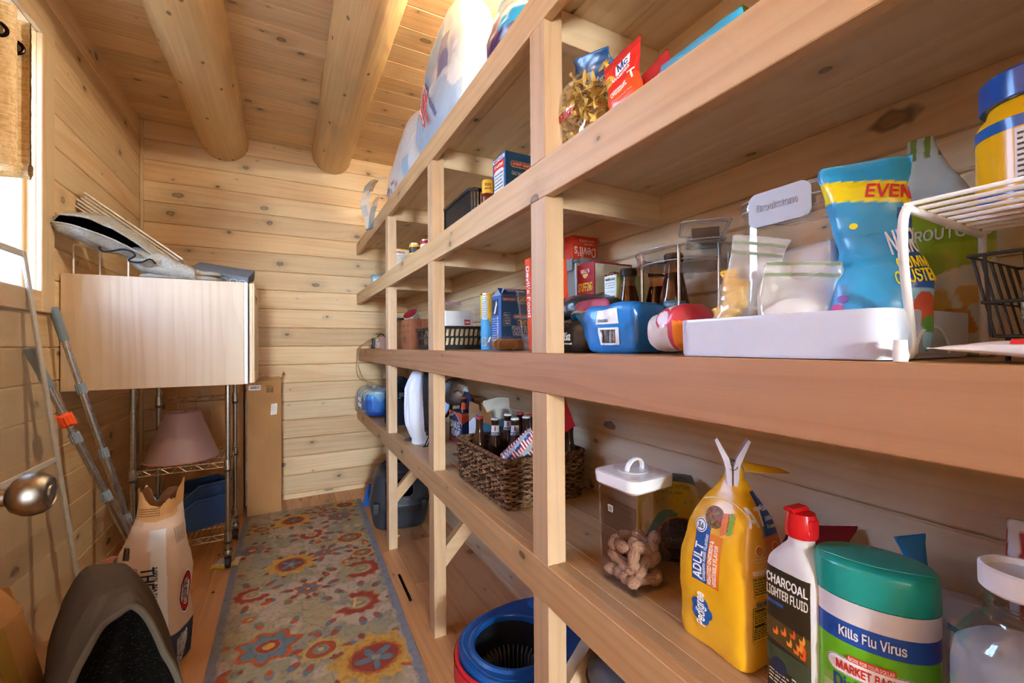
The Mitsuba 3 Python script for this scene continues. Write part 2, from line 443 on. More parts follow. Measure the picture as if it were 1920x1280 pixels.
class Loft:
    """Stacked superellipses; rows of secs: z, half width, half depth, centre x, centre y, exponent."""
    def __init__(s, secs, pose, amp=0.0, freq=20.0, seed=1, wr=None, nt=72, nv=56, lin_=False):
        a = np.array(secs, float)
        s.t = np.linspace(0, 1, len(a)); d = np.r_[0, np.cumsum(np.hypot(np.diff(a[:, 0]), np.diff(a[:, 1])) + 1e-6)]
        s.t = d / d[-1]
        mk = (lambda y: (lambda x: np.interp(x, s.t, y))) if lin_ else (lambda y: PchipInterpolator(s.t, y))
        s.f = [mk(a[:, k]) for k in range(6)]
        s.pose, s.amp, s.freq, s.seed, s.wr, s.nt, s.nv = pose, amp, freq, seed, wr, nt, nv
        s.tt = np.linspace(0, 1, 400); s.zz = s.f[0](s.tt)
    def local(s, th, v, lift=0.0):
        z, hw, hd, cx, cy, p = (f(v) for f in s.f)
        c, n = np.cos(th), np.sin(th)
        ux, uy = np.sign(c) * np.abs(c) ** (2 / p), np.sign(n) * np.abs(n) ** (2 / p)
        x, y = hw * ux, hd * uy
        nx, ny = c * hd + 1e-9, n * hw + 1e-9
        ln = np.hypot(nx, ny); nx, ny = nx / ln, ny / ln
        dsp = lift
        if s.amp:
            q = np.stack([x, y, z], -1) * s.freq
            dsp = dsp + s.amp * 2 * (meshkit.fbm(q, 3, s.seed) - 0.5)
            ridge = 1 - np.abs(2 * meshkit.noise(q * np.array([.6, .6, .35]) + 7, s.seed + 5) - 1)
            dsp = dsp + s.amp * 0.9 * (ridge - 0.6)
        if s.wr:
            dsp = dsp + s.wr(th, v, x, z)
        return np.stack([x + cx + nx * dsp, y + cy + ny * dsp, z + 0 * x], -1)
    def mesh(s, bottom=True, top=True):
        th = np.linspace(0, 2 * np.pi, s.nt + 1)[:-1]; v = np.linspace(0, 1, s.nv)
        TH, VV = np.meshgrid(th, v, indexing='ij')
        P = s.local(TH, VV)
        n, k = s.nt, s.nv
        i, j = np.meshgrid(np.arange(n), np.arange(k - 1), indexing='ij')
        a, b = (i * k + j).ravel(), (((i + 1) % n) * k + j).ravel()
        f = np.vstack([np.c_[a, b, b + 1], np.c_[a, b + 1, a + 1]])
        pts = P.reshape(-1, 3); TT, VT = TH.ravel(), VV.ravel()
        for on, jj in ((bottom, 0), (top, k - 1)):
            if on:
                c0 = len(pts); ring = pts[np.arange(n) * k + jj]
                pts = np.vstack([pts, ring.mean(0)[None]]); TT = np.r_[TT, 0]; VT = np.r_[VT, v[jj]]
                e = np.arange(n)
                A, B = e * k + jj, ((e + 1) % n) * k + jj
                f = np.vstack([f, np.c_[np.full(n, c0), B, A] if jj == 0 else np.c_[np.full(n, c0), A, B]])
        m = trimesh.Trimesh(s.pose(pts), f, process=False)
        m.metadata['loc'] = pts; m.metadata['th'] = TT; m.metadata['v'] = VT
        return m
    def _v(s, z):
        return np.interp(z, s.zz, s.tt)
    def front(s, p):
        p = np.asarray(p, float); v = s._v(p[:, 1])
        hw, cx, pw = s.f[1](v), s.f[3](v), s.f[5](v)
        r = np.clip((p[:, 0] - cx) / hw, -1, 1)
        th = -np.arccos(np.sign(r) * np.abs(r) ** (pw / 2))
        return s.pose(s.local(th, v, p[:, 2]))
    def right(s, p):
        p = np.asarray(p, float); v = s._v(p[:, 1])
        hd, cy, pw = s.f[2](v), s.f[4](v), s.f[5](v)
        r = np.clip((p[:, 0] - cy) / hd, -1, 1)
        th = np.arcsin(np.sign(r) * np.abs(r) ** (pw / 2))
        return s.pose(s.local(th, v, p[:, 2]))
    def left(s, p):
        p = np.asarray(p, float); v = s._v(p[:, 1])
        hd, cy, pw = s.f[2](v), s.f[4](v), s.f[5](v)
        r = np.clip((-p[:, 0] - cy) / hd, -1, 1)
        th = np.pi - np.arcsin(np.sign(r) * np.abs(r) ** (pw / 2))
        return s.pose(s.local(th, v, p[:, 2]))

def paint(m, fn):
    """Vertex colours from fn(x, y, z, theta, v) in the loft's own measures -> list of (mask, colour), later ones on top."""
    L = m.metadata['loc']; out = np.zeros((len(L), 3))
    for mask, c in fn(L[:, 0], L[:, 1], L[:, 2], m.metadata['th'], m.metadata['v']):
        out[np.broadcast_to(mask, (len(L),))] = lin(c)
    return out

def lying(lf, z0=0.0):
    """Print on the -x side of a loft laid on its side (local z along -y of the room, local y up): x runs away from z0, y is local height."""
    def w(p):
        p = np.asarray(p, float); zz = p[:, 0] + z0; v = lf._v(zz)
        hd, cy, pw = lf.f[2](v), lf.f[4](v), lf.f[5](v)
        r = np.clip((p[:, 1] - cy) / hd, -1, 1)
        return lf.pose(lf.local(np.pi - np.arcsin(np.sign(r) * np.abs(r) ** (pw / 2)), v, p[:, 2]))
    return w

def ringloft(polys, zs, n=160, pose=None):
    P = []
    for pg, z in zip(polys, zs):
        L_ = pg.exterior; P.append([(*L_.interpolate(i / n, True).coords[0], z) for i in range(n)])
    P = np.array(P); k = len(polys); v = P.reshape(-1, 3); f_ = []
    for a in range(k - 1):
        for i in range(n):
            j = (i + 1) % n; f_ += [[a * n + i, a * n + j, (a + 1) * n + j], [a * n + i, (a + 1) * n + j, (a + 1) * n + i]]
    m = trimesh.Trimesh(v, f_, process=False)
    return pose.mesh(m) if pose else m

def rrect(hx, hy, r):
    return sbox(-hx, -hy, hx, hy).buffer(-r).buffer(r, 8)

class Box:
    """A cardboard box standing at (x, y, z): corner nearest the viewer (low x, low y); front faces -y, left faces -x."""
    def __init__(s, x, y, z, w, d, h, turn=0, lean=0, tip=0):
        s.pose = Pose(x, y, z, turn, lean, tip); s.w, s.d, s.h = w, d, h
        s.front = s.pose.frame((0, 0, 0), (1, 0, 0), (0, 0, 1))
        s.left = s.pose.frame((0, d, 0), (0, -1, 0), (0, 0, 1))
        s.right = s.pose.frame((w, 0, 0), (0, 1, 0), (0, 0, 1))
        s.top = s.pose.frame((0, 0, h), (1, 0, 0), (0, 1, 0))
    def mesh(s, c=0.0012):
        return s.pose.mesh(cbox(0, s.w, 0, s.d, 0, s.h, c))

def badge(t, frame, x, y, w, h, col='a81f24', txt='MARKET BASKET', size=None, warp=None, rim='ffffff'):
    """A rounded lozenge with a white rim and a name on it."""
    p = sbox(x - w / 2, y - h / 2, x + w / 2, y + h / 2).buffer(-h * 0.45).buffer(h * 0.45, 6)
    t.poly(frame, p.buffer(h * 0.10), rim, 0.0004, warp, dens=h)
    t.poly(frame, p, col, 0.0008, warp, dens=h)
    t.write(frame, x, y - h * 0.25, size or h * 0.5, txt, 'ffffff', True, w=w * 0.86, center=True, warp=warp, lift=0.0012)

def extrude_label(pts, th):
    return prism(pts, th)
# ------------------------------------------------------------------ the room
XL, XR, YF, YB, ZC = -0.88, 0.97, 3.82, -0.20, 2.78
PITCH = 0.1455
def planks(parent, axis, fixed, spans, z0, z1, first, pitch, kind, c=0.0035, thick=0.02, m='pine', skip=None, side=1):
    pass

w = struct('wall_left', 'left wall of horizontal knotty pine boards')
z = 2.512 + 2 * PITCH
while z > -0.015:
    a, b = max(z - PITCH, -0.02), min(z, ZC + 0.02)
    if b - a > 0.004:
        hole = a > 1.34 and b < 2.52
        for y0, y1 in (((YB - .02, 1.35), (2.41, YF + .02)) if hole else ((YB - .02, YF + .02),)):
            wood(w + '__plank', cbox(XL - 0.02, XL, y0, y1, a + .0006, b - .0006, 0.0045), 1)
    z -= PITCH
w = struct('wall_back', 'back wall of horizontal knotty pine boards')
z = 2.512 + 2 * PITCH
while z > -0.015:
    a, b = max(z - PITCH, -0.02), min(z, ZC + 0.02)
    if b - a > 0.004:
        wood(w + '__plank', cbox(XL - 0.03, XR + 0.03, YF, YF + 0.03, a + .0006, b - .0006, 0.0045), 0)
    z -= PITCH
w = struct('wall_right', 'right wall of horizontal pine boards behind the shelves')
z = 1.476 + 10 * PITCH
while z > -0.015:
    a, b = max(z - PITCH, -0.02), min(z, ZC + 0.02)
    if b - a > 0.004:
        wood(w + '__plank', cbox(XR, XR + 0.02, YB - .02, YF + .02, a + .0006, b - .0006, 0.0045), 1, (46, 50))
    z -= PITCH
w = struct('wall_front', 'wall with the doorway behind the viewer')
z = ZC
while z > 0:
    a, b = max(z - PITCH, 0), z
    for x0, x1 in (((XL, -0.42), (0.50, XR)) if b < 2.07 else ((XL, XR),)):
        wood(w + '__plank', cbox(x0, x1, YB - 0.02, YB, a, b, 0.003), 0)
    z -= PITCH
w = struct('ceiling', 'ceiling of pine boards running across the room')
y = YF + 0.04
while y > YB - 0.02:
    wood(w + '__plank', cbox(XL - 0.04, XR + 0.04, max(y - PITCH, YB - 0.04) + .0006, y - .0006, ZC, ZC + 0.03, 0.0045), 0)
    y -= PITCH
w = struct('floor', 'orange brown wooden plank floor')
fr = random.Random(3)
x = 0.58 - 13 * 0.115
while x < XR + .03:
    x0, x1 = max(x, XL - 0.04), min(x + 0.115, XR + 0.04)
    y = YB - 0.02 - fr.uniform(0, 0.8)
    while y < YF + .03 and x1 - x0 > 0.003:
        ln = fr.uniform(0.8, 1.5)
        y0, y1 = max(y, YB - 0.02), min(y + ln, YF + 0.04)
        if y1 - y0 > 0.004:
            wood(w + '__plank', cbox(x0 + .0003, x1 - .0003, y0 + .0003, y1 - .0003, -0.02, 0.0, 0.0014), 1, (28, 34), 'floorwood')
        y += ln
    x += 0.115
t = struct('trim_1', 'narrow pine trim in the back left corner')
wood(t + '__strip', cbox(XL + 0.0002, XL + 0.02, YF - 0.02, YF - 0.0002, 0.0, ZC - 0.0005, 0.004), 2)

BK = (("wall_left", (XL - .06, XL - .0205, YB - .05, 1.33, -.03, 2.84)), ("wall_left", (XL - .06, XL - .0205, 2.43, YF + .06, -.03, 2.84)), ("wall_left", (XL - .06, XL - .0205, 1.33, 2.43, -.03, 1.40)), ("wall_left", (XL - .06, XL - .0205, 1.33, 2.43, 2.50, 2.84)),
      ("wall_back", (XL - .06, XR + .06, YF + .0305, YF + .06, -.03, 2.84)), ("wall_right", (XR + .0205, XR + .06, YB - .05, YF + .06, -.03, 2.84)), ("ceiling", (XL - .06, XR + .06, YB - .05, YF + .06, ZC + .0305, ZC + .06)), ("floor", (XL - .06, XR + .06, YB - .05, YF + .06, -.06, -.0205)))
for k_, b_ in BK:
    emit(k_ + '__backing', cbox(*b_), 'matte', '3a2a1c', smooth=False)
# the unseen hall, shaped with a wide window to pass light through the doorway
HX0, HX1, HY0, HZ = -1.5, 1.3, -5.0, 2.5
for nm, bb in (('floor_hall', (HX0 - .04, HX1 + .04, HY0 - .04, YB - .021, -.08, -.0003)), ('ceiling_hall', (HX0 - .04, HX1 + .04, HY0 - .04, YB - .021, HZ, HZ + .04))):
    k_ = struct(nm, 'hall ' + nm.split('_')[0] + ' of pine boards, out of view, bounding the doorway light'); n_ = 18
    for i in range(n_):
        xa, xb = bb[0] + (bb[1] - bb[0]) * i / n_, bb[0] + (bb[1] - bb[0]) * (i + 1) / n_
        emit(k_ + '__plank', cbox(xa + .0005, xb - .0005, bb[2], bb[3], bb[4], bb[5], .002), 'matte', '9a8a76' if nm[0] == 'c' else '6b4c34', smooth=False)
for nm, sides in (('wall_unseen_hall_left', [(HX0 - .04, HX0, HY0 - .04, YB - .021, 0, HZ)]), ('wall_unseen_hall_right', [(HX1, HX1 + .04, HY0 - .04, YB - .021, 0, HZ)]),
                  ('wall_unseen_hall_back', [(HX0, -1.25, HY0 - .04, HY0, 0, HZ), (.45, HX1, HY0 - .04, HY0, 0, HZ), (-1.25, .45, HY0 - .04, HY0, 2.2, HZ), (-1.25, .45, HY0 - .04, HY0, 0, 1.0)]),
                  ('wall_unseen_hall_front', [(HX0, XL - .06, YB - .06, YB - .021, 0, HZ), (XR + .02, HX1, YB - .06, YB - .021, 0, HZ)])):
    k_ = struct(nm, 'unseen hall wall of horizontal pine boards, bounding the doorway light')
    for q in sides:
        z = q[4]
        while z < q[5] - .01:
            z2 = min(z + .1455, q[5]); emit(k_ + '__plank', cbox(q[0], q[1], q[2], q[3], z + .0005, z2 - .0005, .002), 'matte', '9a8a76', smooth=False); z = z2
# the window on the left: jambs, casing and sash
w = struct('window_1', 'window opening in the left wall with pine casing')
wood(w + '__jamb', cbox(XL - 0.24, XL + 0.0, 2.41, 2.43, 1.40, 2.50, 0.002), 2)
wood(w + '__jamb', cbox(XL - 0.24, XL + 0.0, 1.33, 1.35, 1.40, 2.50, 0.002), 2)
wood(w + '__head', cbox(XL - 0.24, XL, 1.35, 2.41, 2.475, 2.50, 0.002), 1)
wood(w + '__sill', cbox(XL - 0.24, XL, 1.35, 2.41, 1.405, 1.43, 0.002), 1)
wood(w + '__stop', cbox(XL - 0.13, XL - 0.03, 2.392, 2.41, 1.43, 2.475, 0.003), 2)
wood(w + '__casing', cbox(XL, XL + 0.019, 2.41, 2.517, 1.345, 2.475, 0.003), 2, label='side board of the window casing')
wood(w + '__casing', cbox(XL, XL + 0.019, 1.243, 1.35, 1.345, 2.475, 0.003), 2)
wood(w + '__casing', cbox(XL, XL + 0.019, 1.243, 2.517, 2.4752, 2.60, 0.003), 1)
wood(w + '__casing', cbox(XL, XL + 0.019, 1.3502, 2.4098, 1.345, 1.43, 0.003), 1)
for y0, y1 in ((1.35, 1.39), (2.37, 2.41), (1.865, 1.895)):
    wood(w + '__sash', cbox(XL - 0.22, XL - 0.19, y0, y1, 1.43, 2.475, 0.003), 2)
for z0, z1 in ((1.43, 1.47), (1.94, 1.965), (2.435, 2.475)):
    wood(w + '__sash', cbox(XL - 0.219, XL - 0.191, 1.39, 2.37, z0, z1, 0.003), 1)

# the two round logs under the ceiling
def log_beam(name, label, xc, zc, r, seed):
    n, k = 70, 56
    s = np.linspace(YB, YF - 0.0005, n)
    th = np.linspace(0, 2 * np.pi, k + 1)
    S, TH = np.meshgrid(s, th, indexing='ij')
    P = np.stack([np.cos(TH) * 1.4, np.sin(TH) * 1.4, S * 1.3], -1)
    R = r * (1 + 0.05 * (meshkit.fbm(P, 3, seed) - 0.5)) + 0.004 * (meshkit.noise(np.stack([np.cos(TH) * 5, np.sin(TH) * 5, S * 12], -1), seed + 9) - 0.5)
    X, Z = xc + R * np.sin(TH), zc - R * np.cos(TH)
    v = np.stack([X, S, np.minimum(Z, ZC - 0.0005)], -1).reshape(-1, 3)
    i, j = np.meshgrid(np.arange(n - 1), np.arange(k), indexing='ij')
    a = (i * (k + 1) + j).ravel()
    f = np.vstack([np.c_[a, a + 1, a + k + 2], np.c_[a, a + k + 2, a + k + 1]])
    uv = np.stack([S + seed, TH * r], -1).reshape(-1, 2)
    tr = trimesh.Trimesh(v, f, process=False)
    key = fresh(name)
    scene[key] = mikit.ply(tr, 'logwood', True, uv=uv)
    labels[key] = {'label': label, 'category': 'log beam'}
log_beam('log_beam', 'peeled round ceiling log on the left, nearer the cabinet', -0.395, 2.742, 0.156, 2)
log_beam('log_beam', 'peeled round ceiling log on the right, beside the tall shelves', 0.345, 2.764, 0.146, 5)

# ------------------------------------------------------------------ the shelf unit
S1, S2, S3, S4 = 2.06, 1.641, 1.18, 0.684
XS = 0.54
sh = Thing('shelf_unit', 'tall built-in pine shelf unit of four tiers along the right wall', 'shelf')
RAILS = ((1.968, S1), (1.549, S2), (1.086, S3), (0.591, S4))
for (z0, z1), kind in zip(RAILS, ((16, 22), (16, 22), (42, 46), (16, 22))):
    wood(sh.key + '__front_rail', cbox(XS, XS + 0.024, YB + 0.001, YF - 0.001, z0, z1, 0.0015), 1, kind)
POSTS = (0.85, 1.715, 2.58)
for y0 in POSTS:
    y1 = y0 + 0.066
    e = 0.0006
    xa, xb, xc = XS + 0.0008, XS + 0.0247, XS + 0.051
    pts = [(xc, 0), (xc, RAILS[0][1] - 0.03)]
    pts += [(xb, RAILS[0][1] - 0.03), (xb, RAILS[0][0] - e), (xa, RAILS[0][0] - e)]
    for k in range(1, 4):
        pts += [(xa, RAILS[k][1] + e), (xb, RAILS[k][1] + e), (xb, RAILS[k][0] - e), (xa, RAILS[k][0] - e)]
    pts += [(xa, 0)]
    m = trimesh.creation.extrude_polygon(Polygon(pts), y1 - y0, engine='earcut')
    m.vertices = np.c_[m.vertices[:, 0], y1 - m.vertices[:, 2], m.vertices[:, 1]]
    m.fix_normals()
    wood(sh.key + '__post', m, 2, (22, 28))
for (z0, z1) in RAILS:
    xs = [XS + 0.0246, 0.651, 0.810, XR - 0.0005]
    for k in range(3):
        notch = k == 0
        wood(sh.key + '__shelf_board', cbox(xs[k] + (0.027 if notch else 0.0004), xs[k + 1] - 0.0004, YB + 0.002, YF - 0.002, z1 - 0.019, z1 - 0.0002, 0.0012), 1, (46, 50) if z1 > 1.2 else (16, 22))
        if notch:
            ys = [YB + 0.002] + [q for y0 in POSTS for q in (y0 - 0.0006, y0 + 0.0666)] + [YF - 0.002]
            for q in range(0, len(ys), 2):
                wood(sh.key + '__shelf_board', cbox(xs[0], xs[0] + 0.0268, ys[q], ys[q + 1], z1 - 0.019, z1 - 0.0002, 0.0008), 1, (46, 50) if z1 > 1.2 else (16, 22))
    wood(sh.key + '__ledger', cbox(XR - 0.02, XR - 0.0004, YB + 0.002, YF - 0.002, z0 - 0.009, z1 - 0.0195, 0.0015), 1, (46, 50))
    for y0 in POSTS:
        wood(sh.key + '__cross_member', cbox(XS + 0.0515, XR - 0.0204, y0 + 0.034, y0 + 0.064, z0 - 0.009, z1 - 0.0195, 0.0015), 0, (46, 50))
for y0 in POSTS:
    a = math.radians(46)
    pts = [(0.5915, 0.26), (0.5915, 0.345), (0.80, 0.561), (0.882, 0.561)]
    fr_ = Frame((0, y0 + 0.06, 0), (1, 0, 0), (0, 0, 1))
    m = prism(pts, 0.036, fr_)
    m.fix_normals()
    wood(sh.key + '__brace', m, 0, (22, 28))
# ------------------------------------------------------------------ unseen lamps
def glow(mesh, key, rad):
    scene[fresh(key)] = mikit.ply(mesh, 'matte', True, color=np.ones((len(mesh.vertices), 3)) * 0.8, emitter={'type': 'area', 'radiance': {'type': 'rgb', 'value': rad}})
lt = Thing('unseen_ceiling_lamp', 'unseen bare bulb in a white socket, placed to light the ceiling and the right log', 'lamp')  # out of view, placed to light the ceiling and the right log
lt.part('socket', lathe([(0, 2.7795), (0.055, 2.7795), (0.055, 2.765), (0.03, 2.74), (0.022, 2.708), (0, 2.708)], (0.88, 1.20, 0), 24), 'satin', 'f2f0ea')
bulb = trimesh.creation.icosphere(3, 0.045); bulb.vertices *= [1, 1, 1.15]; bulb.apply_translation([0.88, 1.20, 2.655])
glow(bulb, lt.key + '__bulb', [190, 166, 128])
hl = Thing('unseen_hall_lamp', 'unseen round floor lamp in the hall behind the viewer, placed to light the back wall', 'lamp')  # out of view behind the viewer, placed to light the back wall
hl.part('base', lathe([(0, 0.0003), (0.15, 0.0003), (0.15, 0.012), (0.02, 0.03), (0, 0.03)], (-0.42, -4.0, 0), 32), 'satin', '2a2a2a')
hl.part('pole', tube([(-0.42, -4.0, 0.03), (-0.42, -4.0, 1.27)], 0.012, 12), 'satin', '2a2a2a')
gb = trimesh.creation.icosphere(3, 0.24); gb.apply_translation([-0.42, -4.0, 1.50])
glow(gb, hl.key + '__globe', [54, 58, 57])
# ------------------------------------------------------------------ door, curtain, window screen, poles
t = struct('door_1', 'open wooden door leaf at the left edge of the view')
wood(t + '__leaf', cbox(-0.385, -0.350, YB + 0.003, 0.862, 0.008, 2.03, 0.002), 2, (28, 34), 'floorwood')
k = Thing('door_knob', 'brushed nickel round door knob on the edge of the open door', 'door knob')
def onx(profile, at):                       # a turned piece whose axis points along +x
    m = lathe(profile, seg=40); m.vertices = np.c_[m.vertices[:, 2], m.vertices[:, 0], m.vertices[:, 1]]; m.fix_normals(); return shift(m, *at)
K = (-0.3495, 0.797, 1.008)
k.part('rose', onx([(0, 0), (0.032, 0), (0.032, 0.004), (0.028, 0.008), (0, 0.008)], K), 'brushed', '8f8b85')
k.part('shank', onx([(0, 0.008), (0.0115, 0.008), (0.0105, 0.02), (0.0115, 0.034), (0, 0.034)], K), 'brushed', '8f8b85')
k.part('knob', onx([(0, 0.034), (0.012, 0.034), (0.021, 0.040), (0.0265, 0.050), (0.0275, 0.058), (0.0255, 0.067), (0.021, 0.073), (0.0185, 0.0745), (0.0175, 0.073), (0.010, 0.0735), (0.009, 0.0755), (0.006, 0.0757), (0, 0.0745)], K), 'brushed', '85817b', smooth=50)

c = Thing('burlap_curtain', 'short tan burlap curtain with metal grommets hanging at the left window', 'curtain')
CP = np.array([(-.850, 2.285), (-.925, 2.268), (-.930, 2.245), (-.856, 2.205), (-.853, 2.185), (-.925, 2.150), (-.928, 2.128), (-.858, 2.095), (-.856, 2.075), (-.925, 2.045), (-.925, 2.02), (-.86, 1.99)])
CPc = curve(np.c_[CP, np.zeros(len(CP))], 400)[:, :2]
def cpath(s):                              # the gathered cloth seen from above
    q = np.linspace(0, 1, 400)
    return np.interp(s, q, CPc[:, 0]), np.interp(s, q, CPc[:, 1])
def cfn(off):
    def fn(u, v):
        x, y = cpath(u); x2, y2 = cpath(u + 0.004)
        nx, ny = y2 - y, -(x2 - x); ln = np.hypot(nx, ny) + 1e-9
        z = 1.835 + v * 0.60 + 0.010 * np.sin(u * 28)
        swell = (1 - v) * 0.006 * np.sin(u * 40)
        o = off + np.sign(off) * 0.005 * ((v < 0.10) & (v > 0.02)) + 0.002 * meshkit.noise(np.stack([u * 90, v * 60, 0 * u], -1))
        return np.stack([x + swell + o * nx / ln, y + o * ny / ln, z], -1)
    return fn
A, B = grid(260, 60, cfn(0.002)), grid(260, 60, cfn(-0.002))
c.part('fabric', cat(A, B), 'burlap', smooth=True)
for (gx, gy, hx, hy) in ((-.888, 2.2735, -.97, -.22), (-.893, 2.222, .88, -.48), (-.889, 2.166, -.9, -.43)):
    d = unit([hx, hy, 0]); nrm = np.array([-d[1], d[0], 0]); nrm = nrm * (-np.sign(nrm[1]))
    cen = np.array([gx, gy, 2.322]) + nrm * 0.0045
    th = np.linspace(0, 2 * np.pi, 33)
    ring = np.array([cen + 0.0235 * (np.cos(a) * d + np.sin(a) * np.array([0, 0, 1])) for a in th])
    k_ = c.part('grommet', tube(ring, 0.0055, 8, False), 'metal', '2b2724')
    emit(k_ + '__eye', placed(shift(prism(Point(0, 0).buffer(.0225, 16), .0006), 0, 0, 0), Frame(cen - nrm * .001, d, (0, 0, 1))), 'metal', '8d8880')
rod = Thing('curtain_rod', 'thin dark curtain rod through the burlap grommets', 'curtain rod')
rod.solo(tube([(-0.889, 1.3505, 2.322), (-0.889, 2.262, 2.322)], 0.008, 12), 'metal', '3a332c')

# window screen leaning on the wall
s = Thing('window_screen', 'grey framed window screen leaning on the left wall', 'window screen')
th = math.atan(0.12)
PS = Frame((-0.684, 2.305, 0.004), (0, -1, 0), (-math.sin(th), 0, math.cos(th)))   # x away from the far bar, y up the screen
H, W, bw, bt = 1.575, 0.95, 0.024, 0.010
for nm, (x0, x1, y0, y1) in {'side_bar': (0, bw, 0, H), 'side_bar_': (W - bw, W, 0, H), 'end_bar': (bw, W - bw, H - bw, H), 'end_bar_': (bw, W - bw, 0, bw), 'cross_bar': (bw, W - bw, 0.765, 0.785)}.items():
    s.part(nm.rstrip('_'), placed(cbox(x0, x1, y0, y1, -bt / 2, bt / 2, 0.002), PS), 'satin', 'a3a09a')
beads = cat(*[cbox(bw - 0.009, bw - 0.004, q, q + 0.005, bt / 2 - 0.0005, bt / 2 + 0.0016, 0.0005) for q in np.arange(0.03, H - 0.03, 0.009)])
s.part('spline', placed(beads, PS), 'satin', 'c3c3c0')
s.part('mesh', placed(sheet := grid(2, 2, lambda u, v: np.stack([bw - 0.002 + u * (W - 2 * bw + 0.004), bw - 0.002 + v * (H - 2 * bw + 0.004), 0 * u + 0.001], -1)), PS), 'screenmesh', smooth=False)

def pole(name, label, a, b, grip, collars, clip=None):
    t = Thing(name, label, 'pole', 'telescopic poles leaning on the left wall')
    a, b = np.array(a), np.array(b); d = unit(b - a); Ln = np.linalg.norm(b - a)
    at = lambda q: a + d * q
    t.part('grip', tube([at(0), at(0.006), at(0.012), at(grip * .5), at(grip - 0.01), at(grip)], [0.012, 0.0165, 0.0175, 0.016, 0.0165, 0.0145], 18), 'satin', '64798a', label='blue grey plastic grip')
    prev, r = grip, 0.0115
    for q in list(collars) + [Ln]:
        t.part('tube', tube([at(prev), at(q)], r, 16), 'metal', 'b9bcc0')
        prev = q; r += 0.0018
    for q in collars:
        n = 24; ms = [tube([at(q - 0.022), at(q + 0.022)], 0.0165, 18)]
        e1 = unit(np.cross(d, [0, 0, 1])); e2 = np.cross(d, e1)
        for i in range(14):
            w_ = 2 * np.pi * i / 14; o = 0.0165 * (np.cos(w_) * e1 + np.sin(w_) * e2)
            ms.append(tube([at(q - 0.020) + o, at(q + 0.020) + o], 0.0018, 5))
        t.part('collar', cat(*ms), 'satin', '8296aa', label='ribbed blue grey locking collar')
    if clip:
        e1 = unit(np.cross(d, [0, 0, 1])); e2 = np.cross(d, e1)
        F_ = Frame(at(clip), e1, d)
        ms = [cbox(-0.027, 0.030, -0.026, 0.026, -0.022, 0.022, 0.006), cbox(0.030, 0.036, -0.018, 0.018, -0.010, 0.010, 0.002), cbox(-0.032, -0.020, -0.03, 0.03, -0.018, 0.018, 0.004), cbox(0.008, 0.012, -0.028, 0.028, -0.024, 0.024, 0.001)]
        t.part('clip', placed(cat(*ms), F_), 'gloss', 'f0561d', label='bright orange plastic clip')
    return t
pole('telescopic_pole', 'telescopic metal pole with blue grey grip, nearer the cabinet panel', (-0.862, 2.503, 1.372), (-0.545, 2.60, 0.012), 0.148, (0.36, 0.66, 0.98))
pole('telescopic_pole', 'telescopic metal pole with an orange clip, behind the window screen', (-0.862, 2.31, 1.20), (-0.485, 2.49, 0.012), 0.165, (0.385, 0.66), 0.305)

# ------------------------------------------------------------------ cabinet, rack and what stands there
t = Thing('wall_cabinet', 'pale maple cabinet with a plain side panel on the left wall', 'cabinet')
wood(t.key + '__side_panel', cbox(-0.876, -0.184, 2.612, 2.63, 1.006, 1.533, 0.0015), 2, (34, 38), label='plain pale maple side panel')
wood(t.key + '__body', cbox(-0.876, -0.186, 2.6305, 2.985, 1.006, 1.530, 0.001), 2, (34, 38))
t.part('edge_strip', cbox(-0.1838, -0.168, 2.612, 2.985, 1.008, 1.533, 0.001), 'satin', 'd9d8dc', label='white edge strip')
dk = wood(t.key + '__door', cbox(-0.160, -0.145, 2.600, 2.99, 1.012, 1.530, 0.002), 2, (46, 50), label='cabinet door slightly ajar')
for (y0, y1, z0, z1) in ((2.600, 2.655, 1.012, 1.530), (2.935, 2.99, 1.012, 1.530), (2.655, 2.935, 1.475, 1.530), (2.655, 2.935, 1.012, 1.067)):
    wood(dk + '__rail', cbox(-0.1448, -0.137, y0, y1, z0, z1, 0.0025), 2 if z1 - z0 > 0.2 else 1, (46, 50))
wood(dk + '__panel', cbox(-0.1448, -0.139, 2.69, 2.90, 1.10, 1.44, 0.0028), 2, (46, 50))
for z in (1.10, 1.43):
    t.part('hinge', cbox(-0.168, -0.1602, 2.962, 2.984, z - 0.02, z + 0.02, 0.001), 'metal', 'c9c9c9')

t = Thing('wire_rack', 'chrome wire rack on black casters beside the tall carton', 'shelf rack')
RX0, RX1, RY0, RY1 = -0.672, -0.274, 2.80, 3.20
for (x, y) in ((RX0, RY0), (RX1, RY0), (RX0 + .02, RY1), (RX1, RY1)):
    ms = [tube([(x, y, 0.10), (x, y, 1.003)], 0.0125, 16)]
    for z in np.arange(0.13, 1.0, 0.0254):
        ms.append(lathe([(0.0118, z - 0.002), (0.0133, z - 0.001), (0.0133, z + 0.001), (0.0118, z + 0.002)], (x, y, 0), 16))
    pk = t.part('post', cat(*ms), 'metal', 'b3b0ab')
    cs = t.part('caster', cat(lathe([(0, 0.1), (0.02, 0.1), (0.024, 0.092), (0.024, 0.08), (0.018, 0.075), (0, 0.075)], (x, y, 0), 20), cbox(x - 0.018, x - 0.0145, y - 0.012, y + 0.014, 0.028, 0.078, 0.001), cbox(x + 0.0145, x + 0.018, y - 0.012, y + 0.014, 0.028, 0.078, 0.001)), 'metal', 'a9a7a3')
    wh = lathe([(0.006, -0.013), (0.027, -0.013), (0.031, -0.009), (0.031, 0.009), (0.027, 0.013), (0.006, 0.013)], seg=28); wh.vertices = np.c_[wh.vertices[:, 2] + x, wh.vertices[:, 0] + y, wh.vertices[:, 1] + 0.0315]; wh.fix_normals()
    emit(cs + '__wheel', wh, 'satin', '23262b', label='black caster wheel')
